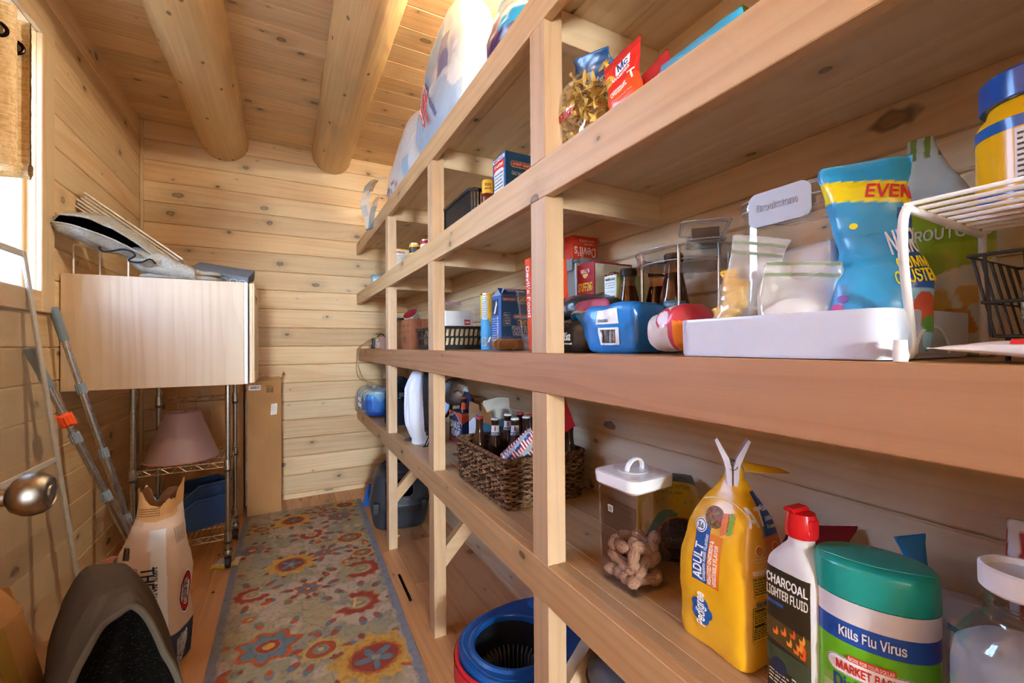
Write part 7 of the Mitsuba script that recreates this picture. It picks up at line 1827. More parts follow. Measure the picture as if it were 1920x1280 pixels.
for i in range(11):
    x, z = rg.uniform(-.025, .022), rg.uniform(.088, .112)
    t.poly(None, [(x - .003, z), (x - .004, z + .006), (x, z + .004), (x + .002, z + .013), (x + .004, z + .005), (x + .003, z)], ('e8762a', 'd8591e', 'f0a03c')[i % 3], .001 + .0002 * (i % 3), F, .004)
t.rect(None, -.0345, .144, -.005, .149, '2a4f8a', warp=F, n=6, lift=.0009); t.poly(None, Point(-.012, .060).buffer(.011), '1d2a44', .001, F, .005)
t.lines(None, -.028, .048, .004, 4, .005, 'd9d4c6', .0016, 2, warp=F); t.lines(None, .006, .058, .024, 6, .005, 'e6e0d0', .002, 6, warp=F); t.write(None, -.02, .020, .0055, '32 FL OZ', 'e6e0d0', warp=F, w=.026, lift=.001)
t.print_all()

# wipes
t = Thing('wipes_canister', 'oval canister of disinfecting wipes with a teal lid at the front of the lowest shelf', 'canister')
ps = Pose(0.664, 0.272, e4z - .014 * 0, -68)
W_, D_ = .062, .047
lf = Loft([(.014, W_ - .004, D_ - .004, 0, 0, 2.1), (.018, W_, D_, 0, 0, 2.1), (.196, W_, D_, 0, 0, 2.1), (.1965, W_ - .002, D_ - .002, 0, 0, 2.1)], ps, 0, nt=120, nv=120, lin_=True)
m = lf.mesh(); v_ = m.metadata['loc']
def cwp(x, y, z, th, v):
    fr = np.abs(x)
    yield True, '6fc02c'
    yield (z > .170), 'eceaec'
    yield (z > .144) & (z <= .170), '2757b4'
    yield (z < .094) & (z > .02), '8fb552'
    yield (z < .086), 'b7cf8a'
    yield (np.abs(x) > W_ * .80) & (z < .094), '6fc02c'
lf.nv = 240; m = lf.mesh(); t.part('body', m, 'gloss', vcol=paint(m, cwp), smooth=True)
lid = Loft([(.1966, W_ + .0005, D_ + .0005, 0, 0, 2.1), (.216, W_ + .0002, D_ + .0002, 0, 0, 2.1), (.234, W_ - .001, D_ - .001, 0, 0, 2.1), (.239, W_ - .004, D_ - .004, 0, 0, 2.1), (.2415, W_ - .012, D_ - .012, 0, 0, 2.1), (.243, .02, .015, 0, 0, 2)], ps, 0, nt=120, nv=60)
t.part('lid', lid.mesh(), 'gloss', '1fa196', smooth=True, label='teal flip lid')
seam_ = np.array([ps(np.array([x, -.012 - .022 * (1 - (x / .06) ** 2) + 0, .2432 - .004 * (abs(x) / .06) ** 4])) for x in np.linspace(-.056, .056, 40)])
t.part('lid_seam', tube(seam_, .0006, 6), 'gloss', '4fc0b4')
F = lf.front
t.write(None, -.034, .152, .0115, 'Kills Flu Virus', 'eef3fb', warp=F, w=.062, lift=.0012)
bp = sbox(-.043, .107, .038, .123).buffer(-.007).buffer(.007, 8); t.poly(None, bp.buffer(.0022), 'f2f2f2', .0008, F, .004); t.poly(None, bp.buffer(.0016), '2a3f7a', .0010, F, .004); t.poly(None, bp.buffer(.0010), 'f4f2f0', .0012, F, .004)
t.write(None, -.002, .110, .0100, 'MARKET BASKET', 'c2282c', warp=F, w=.068, center=True, lift=.0018)
tb = sbox(-.026, .124, .020, .1315).buffer(-.003).buffer(.003, 6); t.poly(None, tb, 'd8402c', .0014, F, .004); t.write(None, -.003, .1255, .0042, 'MORE FOR YOUR DOLLAR', 'f6ddd6', warp=F, w=.042, center=True, lift=.0019)
t.write(None, -.040, .086, .0155, 'Disinfecting', '1f3f86', warp=F, w=.078, lift=.0012)
t.write(None, -.047, .030, .048, 'Wipes', 'f2f4f6', warp=F, w=.093, lift=.0012); t.write(None, -.045, .032, .045, 'Wipes', '1f3f86', warp=F, w=.089, lift=.0020)
t.lines(None, -.03, .022, .03, 2, .006, '2b4a2a', .002, 3, warp=F); t.print_all()

t = Thing('white_clear_jar', 'wide clear jar of white powder with a white cap at the right edge', 'jar')
jx, jy = 0.640, 0.139
pr = [(0, 0), (.046, 0), (.052, .004), (.054, .02), (.054, .185), (.051, .208), (.041, .228), (.030, .238), (.028, .246), (.028, .266)]
t.part('jar', lathe(pr, (jx, jy, e4z), 72), 'acrylic', smooth=50)
k = t.part('powder', lathe([(0, .003), (.045, .003), (.0505, .006), (.0525, .02), (.0525, .182), (.0495, .203), (.036, .215), (0, .218)], (jx, jy, e4z), 72), 'satin', 'c3ccd2', smooth=50, label='white contents')
t.part('cap', lathe([(0.0, .268), (.029, .268), (.0315, .2705), (.0318, .276), (.0318, .291), (.0295, .293), (.0270, .2925), (.025, .287), (0, .286)], (jx, jy, e4z), 64), 'satin', 'e9eaec'); t.part('neck_ring', lathe([(.0282, .2475), (.0335, .2485), (.0335, .2515), (.0282, .2525)], (jx, jy, e4z), 56), 'acrylic', smooth=40)
for i in range(4): t.part('thread', tube(np.array([(jx + .0287 * math.cos(a), jy + .0287 * math.sin(a), e4z + .2550 + i * .003 + .0004 * a) for a in np.linspace(0, 6.2, 40)]), .0006, 5), 'acrylic', smooth=40) if i < 2 else None

t = Thing('dark_red_packet', 'flat dark red and black packet lying behind the lighter fluid', 'packet')
ps = Pose(0.868, 0.425, e4z + .112, -55, 10)
m = prism([(-.065, 0), (-.045, .052), (.062, .066), (.06, .058), (.03, .0)], .003, Frame((0.90, .455, e4z + .110), unit([.35, -.93, .12]), unit([.5, .25, .6])))
t.part('packet', m, 'foil', '7d1b20'); fk = Frame((0.90, .455, e4z + .110), unit([.35, -.93, .12]), unit([.5, .25, .6])).up(.0032); t.poly(fk, [(-.062, .002), (-.044, .050), (.0, .055), (-.015, .002)], '1c1718'); t.write(fk, -.045, .018, .018, 'SILK', 'e6e2e2', w=.04, lift=.001); t.print_all()
t = Thing('open_carton', 'small closed white carton supporting the dark red packet behind the lighter fluid', 'box')
t.solo(Box(0.865, .36, e4z, .075, .14, .085).mesh(), 'satin', 'c9bba8')
t = Thing('blue_zip_bag', 'clear plastic bag with a blue twist top and zip behind the teal-lidded canister', 'zip bag')
lf = Loft([(0, .085, .045, 0, 0, 3), (.03, .10, .055, 0, 0, 2.6), (.10, .105, .055, 0, 0, 2.6), (.165, .09, .03, 0, 0, 2.6), (.20, .06, .006, 0, 0, 3)], Pose(0.838, 0.235, e4z, -72, -10), .006, 16, 5, nt=80, nv=50)
t.part('bag', lf.mesh(), 'film', smooth=True)
g2 = Loft([(.002, .078, .036, 0, 0, 3), (.03, .09, .045, 0, 0, 2.6), (.10, .094, .045, 0, 0, 2.6), (.15, .06, .02, 0, 0, 2.6)], Pose(0.838, 0.235, e4z + .002, -72, -10), .006, 16, 5, nt=60, nv=30)
t.part('contents', g2.mesh(), 'satin', 'b9a79c', smooth=True)
t.part('twist_top', Loft([(0, .008, .006, 0, 0, 3), (.02, .010, .007, 0, 0, 3), (.045, .016, .005, 0, 0, 3), (.062, .020, .003, .002, 0, 3)], Pose(0.812, .272, e4z + .172, -40, -10, -12), .002, 40, 2, nt=40, nv=30).mesh(), 'satin', '1678b4', smooth=True, label='blue twisted top')
zb = grid(30, 3, lambda u, v: np.stack([-.02 + u * .11, .118 - .05 * u + v * .007, 0 * u + .002], -1)); zb.vertices = lf.front(zb.vertices); t.part('zip_strip', zb, 'satin', '2d6f9e', label='blue zip strip')
t = Thing('red_foil_bag', 'red foil bag edge at the far right behind the white-capped jar', 'bag')
lf = Loft([(0, .05, .02, 0, 0, 4), (.05, .055, .03, 0, 0, 3), (.2, .052, .018, 0, 0, 3), (.265, .05, .003, 0, 0, 5), (.275, .05, .0015, 0, 0, 6)], Pose(0.885, .155, e4z, -76), .004, 20, 5, nt=60, nv=50)
m = lf.mesh(); t.part('bag', m, 'foil', vcol=paint(m, lambda x, y, z, th, v: [(True, 'a81f2a'), (z > .263, 'd5d5d8'), (np.abs(x + .046) < .005, 'd8d4d6')]), smooth=True)
t.write(None, -.03, .215, .016, 'ORIGINAL', 'e9e4e4', warp=lf.front, w=.06, lift=.001); t.print_all()
# ------------------------------------------------------------------ rug
def rug_mesh():
    t = Thing('runner_rug', 'beige runner rug with red, blue and yellow flowers on the plank floor', 'rug')
    y0, y1 = 1.20, 3.545
    nx, ny = 230, 640
    u, v = np.meshgrid(np.linspace(0, 1, nx), np.linspace(0, 1, ny), indexing='ij')
    y = y0 + v * (y1 - y0)
    xl = -.255 + .012 * np.clip((y - 2.9), 0, 1); xr = .452 + (y - 1.53) * .036
    x = xl + u * (xr - xl)
    n = lambda s, k, sd: meshkit.fbm(np.stack([x * s, y * s * .9, 0 * x], -1), k, sd)
    xw, yw = x + .022 * (n(14, 2, 1) - .5), y + .022 * (n(14, 2, 2) - .5)
    C = lambda c: (lin(c) * .90 + lin('a2977f') * .10)[None, None]
    col = C('b9a893') * np.ones(x.shape + (1,))
    def over(mask, c, a=1.0):
        nonlocal col
        m = np.clip(mask, 0, 1)[..., None] * a; col = col * (1 - m) + C(c) * m
    ss = lambda a, b, q: np.clip((q - a) / (b - a), 0, 1)
    over(ss(.50, .56, n(7, 3, 5)), '9a9478'); over(ss(.54, .60, n(9, 3, 7)), 'a79b78'); over(ss(.58, .62, n(8, 3, 9)), '8f8d7c', .8)
    over(ss(.010, .003, np.abs(n(4.5, 2, 31) - .5) - 0), '8c8a72', .9)
    def ell(cx, cy, rx, ry, an=0):
        dx, dy = xw - cx, yw - cy; c, s = math.cos(an), math.sin(an)
        return np.hypot((dx * c + dy * s) / rx, (-dx * s + dy * c) / ry), np.arctan2(-dx * s + dy * c, dx * c + dy * s)
    def leafset(cx, cy, r, k, seed, cols=('5f7885', 'a64a30')):
        rr = random.Random(seed)
        for i in range(k):
            a = 6.283 * i / k + rr.uniform(-.3, .3); d, _ = ell(cx + r * math.cos(a), cy + r * math.sin(a), .030, .017, a)
            over(d < 1, cols[0]); d2, _ = ell(cx + (r - .010) * math.cos(a), cy + (r - .010) * math.sin(a), .018, .013, a); over(d2 < 1, cols[1])
    def flower(cx, cy, R, kind):
        d, a = ell(cx, cy, R, R * .9)
        wob = 1 + .10 * np.sin(a * 9) + .05 * np.sin(a * 17)
        if kind == 0:                      # yellow halo, red ring, blue star
            over(d < 1.42 * wob, 'c79a46'); over(d < 1.0, 'b8862f', .5); over(d < .92 + .04 * np.sin(a * 14), 'b05a2c'); over(d < .80, '8e3430')
            over(d < .46 + .26 * np.cos(a * 5 + cx * 9), '5f7885'); over(d < .16, '8f8f78')
        elif kind == 1:                    # horseshoe of red and orange petals
            g = np.abs(np.mod(a - 1.2 - cx * 5 + 6.283, 6.283) - 3.14) < 2.5
            over((d < 1.0 + .08 * np.sin(a * 11)) & (d > .50) & g, 'b8582e'); over((d < .90 + .06 * np.sin(a * 11)) & (d > .60) & g, '8f3a34'); over(d < .34, '8f8d70'); over(d < .15, 'c3a054')
        elif kind == 2:                    # blue petals with orange rim
            over((d < 1.0 + .14 * np.cos(a * 7)) & (d > .42), '5f7885'); over((d < 1.0 + .14 * np.cos(a * 7)) & (d > .80 + .14 * np.cos(a * 7)), 'b8582e'); over(d < .40, '9c3b36'); over(d < .2, 'c79a46')
        else:                              # yellow and olive
            over(d < 1.1 * wob, 'b99f5e'); over((d < .8) & (d > .45), 'a64a30'); over(d < .42, '6d8089'); over(d < .2, 'c3a054')
    rr = random.Random(12)
    spots = [(.03, 2.66, .085, 0), (.31, 1.72, .105, 0), (.36, 2.86, .08, 3), (.30, 2.12, .10, 1), (-.06, 1.98, .11, 2), (-.04, 1.50, .10, 0), (.22, 1.42, .08, 2), (.36, 2.43, .10, 1), (.40, 2.62, .06, 3), (.10, 2.36, .06, 2), (-.14, 2.42, .075, 1), (.13, 1.86, .07, 3), (-.17, 2.95, .07, 2), (.15, 3.02, .07, 1), (.05, 3.32, .08, 0), (.34, 3.25, .08, 2), (.40, 3.46, .06, 0), (-.13, 3.25, .06, 3), (-.16, 1.72, .06, 3), (.36, 1.33, .07, 1), (.05, 1.27, .08, 1), (.20, 2.72, .05, 2), (.22, 3.42, .05, 1), (-.18, 1.33, .06, 2)]
    for s in spots: leafset(s[0], s[1], s[2] * 1.55, 7, int(s[0] * 1000 + s[1] * 77), (('5f7885', 'a64a30'), ('6d7f86', 'b8582e'), ('8f8d70', '8f3a34'))[int(s[1] * 10) % 3])
    for _ in range(46):
        cx, cy, a = rr.uniform(-.21, .44), rr.uniform(1.25, 3.5), rr.uniform(0, 3.1)
        if min(math.hypot(cx - s[0], cy - s[1]) - s[2] for s in spots) < .03: continue
        d, _ = ell(cx, cy, .026, .017, a); over(d < 1, rr.choice(('8f3a34', '5f7885', 'b8582e', '7d7f66'))); d, _ = ell(cx + .006, cy, .012, .009, a); over(d < 1, rr.choice(('b8582e', '8f3a34', 'c3a054')))
    for s in spots: flower(*s)
    edge = np.minimum(x - xl, xr - x)
    over(edge < .030 + .004 * np.sin(y * 60), '7b8291'); over((edge < .036) & (edge > .030), '8c8f90', .7)
    over(ss(.52, .75, n(90, 2, 14)), '4a4238', .28)
    z = .0062 + .0008 * (meshkit.noise(np.stack([x * 260, y * 330, 0 * x], -1), 3)) + .004 * np.exp(-((y - 3.12 + .1 * (x)) / .05) ** 2)
    top = np.stack([x, y, z], -1).reshape(-1, 3)
    i, j = np.meshgrid(np.arange(nx - 1), np.arange(ny - 1), indexing='ij'); a = (i * ny + j).ravel()
    f = np.vstack([np.c_[a, a + ny, a + ny + 1], np.c_[a, a + ny + 1, a + 1]])
    t.part('pile', trimesh.Trimesh(top, f, process=False), 'cloth', vcol=col.reshape(-1, 3), smooth=True)
    ys = np.linspace(y0, y1, 80)
    xlv = -.255 + .012 * np.clip((ys - 2.9), 0, 1); xrv = .452 + (ys - 1.53) * .036
    zf = .0035 + .004 * np.exp(-((ys - 3.12) / .05) ** 2)
    t.part('binding', tube(np.c_[xlv, ys, zf], .0036, 8), 'cloth', '8a8f98', label='grey edge binding'); t.part('binding', tube(np.c_[xrv, ys, zf], .0036, 8), 'cloth', '8a8f98')
    t.part('binding', tube([(xlv[-1], y1, .0036), (xrv[-1], y1, .0036)], .0036, 8), 'cloth', '8a8f98')
rug_mesh()

# ------------------------------------------------------------------ left floor: charcoal, cover, boxes
t = Thing('charcoal_bag', 'large open paper bag of charcoal briquets standing by the wire rack', 'charcoal bag')
ps = Pose(-.452, 2.085, 0.0008, -14, 0, 0)
lf = Loft([(0, .098, .075, .01, 0, 6), (.01, .104, .082, .01, 0, 5), (.15, .108, .086, .010, 0, 4.5), (.36, .106, .080, .012, .005, 4), (.50, .076, .070, .020, .012, 3.6), (.58, .056, .066, .026, .018, 3.4), (.645, .060, .060, .030, .022, 3.6)], ps, .011, 9, 23, nt=160, nv=130)
m = lf.mesh(top=False)
L_ = m.metadata['loc']; v_ = np.array(m.vertices); k_ = np.clip((L_[:, 2] - .50) / .145, 0, 1)
v_[:, 2] += k_ ** 2 * (.030 * np.sin(m.metadata['th'] * 2 + .6) + .016 * np.sin(m.metadata['th'] * 5) + .02 * (meshkit.noise(np.c_[np.cos(m.metadata['th']) * 6, np.sin(m.metadata['th']) * 6, 0 * k_], 4) - .5)); m.vertices = v_
def cch(x, y, z, th, v):
    n = meshkit.fbm(np.c_[x * 12, y * 12, z * 9], 3, 3)
    yield True, 'd9bfa9'
    yield n > .58, 'ccb098'
    rt = (np.cos(th) > .35)
    yield rt & (z > .12), 'd2bba8'
    yield (np.sin(th) < 0) & (x > .058 - .10 * (z - .2)) & (x < .096 - .06 * (z - .2)) & (z > .16) & (z < .53), 'e9edf1'
    yield (z < .14 + .10 * (x < .05) * 0), '3b4254'
    yield (z > .56) & (np.sin(th) < 0), 'c79a68'
    yield rt & (z > .58), 'c08f5c'
t.part('paper', m, 'matte', vcol=paint(m, cch), smooth=True)
inn = Loft([(.30, .075, .055, .012, .006, 4), (.50, .071, .064, .020, .012, 3.6), (.58, .052, .062, .026, .018, 3.4), (.646, .057, .057, .030, .022, 3.6)], ps, .010, 9, 23, nt=100, nv=40)
m2 = inn.mesh(bottom=True, top=False); v2 = np.array(m2.vertices); k2 = np.clip((m2.metadata['loc'][:, 2] - .50) / .145, 0, 1); v2[:, 2] += k2 ** 2 * (.030 * np.sin(m2.metadata['th'] * 2 + .6) + .016 * np.sin(m2.metadata['th'] * 5) - .004); m2.vertices = v2
t.part('inside', m2, 'matte', '6f4c33', smooth=True, label='brown paper inside')
F = lf.front
dn = lambda x0, z0, sl=0: (lambda p: F(np.c_[x0 + p[:, 1] + sl * p[:, 0], z0 - p[:, 0], p[:, 2]]))
t.write(None, 0, 0, .040, 'THE ORIGINAL', '28324c', warp=dn(.008, .40, .02), w=.30, lift=.0016)
t.write(None, 0, 0, .014, '100% NATURAL INGREDIENTS', '39414f', warp=dn(.044, .40, .03), w=.30, lift=.0016); t.write(None, 0, 0, .010, 'CHARCOAL BRIQUETS', '5b5f66', warp=dn(-.014, .40, .02), w=.20, lift=.0016)
t.bars(None, -.050, .43, .022, .042, seed=5, warp=F, lift=.0014, vertical=True)
Rr = lf.right
t.poly(None, affinity.scale(Point(.0, .265).buffer(.052, 20), .78, 1.55), 'ece7e2', .0010, Rr, .01); t.poly(None, affinity.scale(Point(.0, .265).buffer(.048, 20), .78, 1.55), '1f2a46', .0014, Rr, .01); t.poly(None, affinity.scale(Point(.0, .265).buffer(.045, 20), .78, 1.55), 'b3272b', .0018, Rr, .01)
t.poly(None, affinity.scale(Point(0, .265).buffer(.030, 16), .95, 1.6).intersection(sbox(-.026, .2, .026, .33)), 'e9e4df', .0021, Rr, .01)
up_ = lambda x0, z0: (lambda p: Rr(np.c_[x0 - p[:, 1], z0 + p[:, 0], p[:, 2]]))
t.write(None, 0, 0, .034, 'KINGSFORD', '1f2a46', warp=up_(.014, .222), w=.086, lift=.0026)
t.write(None, 0, 0, .030, 'THE ORIGINAL', 'e4e2e0', warp=up_(-.012, .01), w=.12, lift=.0014); t.write(None, 0, 0, .013, '100% NATURAL', 'cfd0d4', warp=up_(-.046, .02), w=.10, lift=.0014)
for i in range(7): t.rect(None, -.030 + i * .009, .46, -.027 + i * .009, .52, '9a8878', warp=Rr, n=5, lift=.0012)
for i in range(4): t.lines(None, -.055, .60 - i * .008, .055, 1, .006, '7a5434', .003, i, warp=F, lift=.0014)
t.print_all('matte')

# the dark cover folded like an arch
t = Thing('dark_cover', 'dark olive fabric cover folded over at the lower left, black fleece inside', 'fabric cover')
key_ = lambda *r: PchipInterpolator(np.linspace(0, 1, len(r)), np.array(r, float))
Ofront = key_((-0.503, 1.340, 0.000), (-0.495, 1.34, 0.191), (-0.481, 1.345, 0.382), (-0.448, 1.36, 0.520), (-0.398, 1.40, 0.590), (-0.348, 1.41, 0.594), (-0.298, 1.395, 0.535), (-0.248, 1.36, 0.382), (-0.211, 1.33, 0.191), (-0.188, 1.32, 0.000))
Oback = key_((-0.603, 1.70, 0.000), (-0.598, 1.70, 0.191), (-0.583, 1.69, 0.363), (-0.543, 1.67, 0.497), (-0.488, 1.65, 0.573), (-0.423, 1.64, 0.578), (-0.363, 1.64, 0.506), (-0.313, 1.64, 0.363), (-0.278, 1.65, 0.181), (-0.263, 1.66, 0.000))
lap = key_((-0.443, 1.2, 0.0), (-0.443, 1.205, 0.172), (-0.435, 1.22, 0.345), (-0.405, 1.255, 0.484), (-0.361, 1.305, 0.575), (-0.321, 1.345, 0.585), (-0.278, 1.335, 0.522), (-0.235, 1.315, 0.383), (-0.201, 1.3, 0.181), (-0.179, 1.29, 0.0))
def cov(u, v, off=0.0):
    A_, B_, C_ = lap(v), Ofront(v), Oback(v)
    u3 = u[..., None]
    p = np.where(u3 < .35, A_ * (1 - u3 / .35) + B_ * (u3 / .35), B_ * (1 - (u3 - .35) / .65) + C_ * ((u3 - .35) / .65))
    ctr = np.array([-.373, 1.45, .15])
    d = p - ctr; d[..., 1] = 0; d /= np.linalg.norm(d, axis=-1, keepdims=True) + 1e-9
    n = meshkit.fbm(np.stack([u * 3, v * 7, 0 * u], -1), 3, 8) - .5
    fold = .006 * np.sin(v * 26 + u * 7) * np.clip(1 - u, 0, 1)
    return p + d * (n * .030 + fold + off)[..., None]
outer_ = grid(70, 130, lambda u, v: cov(u, v)); inner_ = grid(70, 130, lambda u, v: cov(u, v, -.013))
for q in (outer_, inner_): q.vertices[:, 2] = np.maximum(q.vertices[:, 2], .001)
t.part('outer_fabric', outer_, 'cloth', '4d483f', smooth=True)
t.part('fleece', inner_, 'fleece', smooth=True, label='black fleece lining')
bk = grid(20, 60, lambda u, v: (cov(np.full_like(u, .55), v, -.015) * (1 - u[..., None]) + u[..., None] * np.array([-.383, 1.50, .12])))
bk.vertices[:, 2] = np.maximum(bk.vertices[:, 2], .001)
t.part('fleece_back', bk, 'fleece', smooth=True, label='black fleece deep inside the fold')
hemv = np.linspace(0, 1, 90); hem = cov(np.zeros(90), hemv, -.006); hem[:, 2] = np.maximum(hem[:, 2], .008)
t.part('hem', tube(hem, .0075, 8), 'cloth', '575147')

t = Thing('taped_carton', 'brown cardboard carton with packing tape leaning at the lower left corner', 'box')
ps = Pose(-.575, 1.31, .014, 0, 0, -12)
t.part('body', ps.mesh(cbox(-.055, .075, 0, .29, 0, .505, .003)), 'cardboard', smooth=False)
fr_ = ps.frame((.0755, 0, 0), (0, 1, 0), (0, 0, 1))
t.part('tape', prism([(.145, .02), (.20, .02), (.20, .505), (.145, .505)], .0008, fr_), 'satin', 'a6843f', label='brown packing tape')
t.part('flap', prism([(0, 0), (.29, 0), (.27, .07), (.17, .055), (.15, .075), (.03, .065)], .003, ps.frame((.072, 0, .506), (0, 1, 0), (-.25, 0, 1))), 'cardboard', smooth=False)
t.part('flap', prism([(0, 0), (.12, 0), (.11, .06), (.02, .07)], .003, ps.frame((-.05, .288, .506), (1, 0, 0), (0, .2, 1))), 'cardboard', smooth=False)

t = Thing('plastic_scoop', 'grey blue and salmon plastic scoop edges behind the dark cover', 'scoop')
ps = Pose(-.575, 2.30, .0, 10)
for (dx, dy, c, nm, h) in ((-.040, .02, 'c47f66', 'salmon_blade', .355), (.004, 0, '6f7f88', 'grey_blade', .362)):
    sp_ = [(-.045, 0), (.045, 0), (.05, h - .05), (.035, h - .012), (0.0, h), (-.035, h - .012), (-.05, h - .05)]
    t.part(nm, prism(Polygon(sp_).buffer(-.008).buffer(.008, 5), .006, ps.frame((dx, dy, .0008), (1, 0, 0), (0, -.02, 1))), 'satin', c)
t.part('base', ps.mesh(cbox(-.08, .06, -.02, .05, .0006, .02, .004)), 'satin', '66757d')

# ------------------------------------------------------------------ under the lowest shelf
t = Thing('litter_box', 'dark grey covered litter box with an entry hole under the lowest shelf', 'litter box')
ps = Pose(.715, 3.06, .0006, -12)
lf = Loft([(0, .160, .215, 0, 0, 4.5), (.012, .172, .228, 0, 0, 4), (.13, .195, .255, 0, 0, 3.6), (.150, .200, .262, 0, 0, 3.6), (.156, .194, .256, 0, 0, 3.6), (.20, .192, .252, 0, 0, 3.6), (.30, .176, .232, 0, 0, 3.4), (.345, .150, .205, 0, 0, 3.2), (.36, .11, .16, 0, 0, 3)], ps, 0, nt=120, nv=70)
t.part('shell', lf.mesh(), 'satin', '2f343b', smooth=40)
tp = Loft([(.352, .13, .185, 0, 0, 3.2), (.362, .122, .172, 0, 0, 3.2), (.366, .10, .15, 0, 0, 3.2)], ps, 0, nt=80, nv=12); t.part('top_mat', tp.mesh(), 'matte', '4a4a48', smooth=40, label='rough grey top')
h_ = affinity.scale(Point(0, 0).buffer(.05, 20), .75, 1.0)
t.part('top_hole', ps.mesh(shift(prism(h_, .0012), -.02, .06, .3662)), 'matte', '08090a', label='black round hole in the top');  # flat black disc paints the shade of the top hole
t.part('hole_rim', ps.mesh(tube(np.array([(-.02 + .0385 * math.cos(a), .06 + .051 * math.sin(a), .3672) for a in np.linspace(0, 6.2832, 49)]), .004, 8, False)), 'satin', '3b3f45')
P_ = lambda p: lf.front(p)
oh = sbox(-.095, .215, .085, .330).buffer(-.03).buffer(.03, 6); m = prism(oh, .0006).subdivide_to_size(.02); m.apply_translation([0, 0, .0012]); m.vertices = lf.front(m.vertices); t.part('entry', m, 'matte', '07080a', label='dark entry opening')  # near-black sheet on the shell paints the shade inside the opening
rp_ = np.array(oh.exterior.coords); rp_ = np.array([oh.exterior.interpolate(q, True).coords[0] for q in np.linspace(0, 1, 80)]); t.part('entry_rim', tube(lf.front(np.c_[rp_, np.full(80, .003)]), .0055, 8, False), 'satin', '3a4048')
for s_ in (-1, 1): t.part('latch', ps.mesh(rbox(s_ * .15 - .02, s_ * .15 + .02, -.262, -.236, .12, .19, .006)), 'satin', '23272c')
t = Thing('blue_dustpan', 'bright blue dustpan edge on the floor behind the covered litter box', 'dustpan')
m = prism([(0, 0), (.25, 0), (.23, .17), (.12, .185), (.02, .17)], .004, Frame((.505, 3.36, .002), unit([.95, .12, 0]), unit([.22, .60, .72]))); m.fix_normals()
t.part('pan', m, 'satin', '1f5fae'); t.part('lip', tube([(.505, 3.36, .007), (.74, 3.39, .007)], .0055, 8), 'satin', '1b569f')

t = Thing('mop_bucket', 'blue and black spin mop bucket with a red handle under the lowest shelf', 'bucket')
cx, cy = .700, 1.235
def ovl(hw, hd, n=96, p=2.6, ex=.0):
    a = np.linspace(0, 2 * np.pi, n + 1)[:-1]; c, s = np.cos(a), np.sin(a)
    return np.c_[hw * np.sign(c) * np.abs(c) ** (2 / p), hd * np.sign(s) * np.abs(s) ** (2 / p)]
pb = Pose(cx, cy, .0006, 8)
t.part('tub', Loft([(0, .15, .125, 0, 0, 3), (.01, .16, .135, 0, 0, 3), (.20, .195, .158, 0, 0, 2.8), (.212, .200, .163, 0, 0, 2.8)], pb, nt=96, nv=24).mesh(top=False), 'satin', '1b1d20', smooth=40)
rimo = Polygon(ovl(.215, .176, p=2.6)); ho = affinity.translate(affinity.scale(Point(0, 0).buffer(.122, 40), 1.0, 1.0), -.055, 0)
def band(z0, z1, o1, o2, i1, i2): return None
top_ = prism(rimo.difference(ho), .014); top_ = shift(top_, 0, 0, .236)
sk = ringloft([rimo.buffer(.004), rimo.buffer(.006), rimo.buffer(.003), rimo.buffer(-.006), rimo.buffer(-.012)], [.196, .21, .238, .2495, .251])
bevel = ringloft([ho.buffer(.020), ho.buffer(.012), ho.buffer(.003), ho.buffer(0), ho.buffer(-.004)], [.2502, .256, .256, .250, .205])
t.part('rim', pb.mesh(cat(top_, sk, bevel)), 'gloss', '174f94', smooth=35, label='blue plastic rim')
bk_ = lathe([(.118, .240), (.108, .11), (.095, .075), (0, .070), (0, .067), (.097, .070), (.112, .108), (.1195, .240)], (-.055, 0, 0), 64); t.part('spin_basket', pb.mesh(bk_), 'satin', '17181a', smooth=40)
fins = cat(*[shift(rot(prism([(.106, .10), (.084, .075), (.088, .155), (.1085, .165)], .0022, Frame((0, 0, 0), (1, 0, 0), (0, 0, 1))), i * 9), -.055, 0, 0) for i in range(40)]); t.part('spin_fins', pb.mesh(fins), 'satin', '6a6f76', label='grey ribs of the spin basket')
t.part('cap', pb.mesh(cat(lathe([(0, .2515), (.030, .2515), (.032, .256), (.030, .262), (0, .264)], (.125, .105, 0), 32), rbox(.112, .138, .03, .10, .2515, .258, .003))), 'satin', '1d62b4', label='brighter blue spout cap')
hd_ = np.array([(-.205 * math.cos(a) * 1.15, -.170 * math.sin(a) * 1.15, .222) for a in np.linspace(-1.0, 2.0, 60)])
hm = []
for q in range(len(hd_) - 1):
    pass
hc = pb(hd_)
ribbon = grid(60, 6, lambda u, v: np.stack([np.interp(u, np.linspace(0, 1, 60), hc[:, 0]), np.interp(u, np.linspace(0, 1, 60), hc[:, 1]), np.interp(u, np.linspace(0, 1, 60), hc[:, 2]) - .050 + v * .056], -1))
th_ = ribbon.copy(); cen = np.array([cx, cy, 0]); dv = th_.vertices - cen; dv[:, 2] = 0; dv /= np.linalg.norm(dv, axis=1, keepdims=True); th_.vertices = ribbon.vertices + dv * .009
e_ = [tube(hc + [0, 0, q], .007, 8) for q in (.006, -.050)]
t.part('handle', cat(ribbon, th_, *e_), 'satin', 'b51e26', smooth=40, label='red carrying handle')

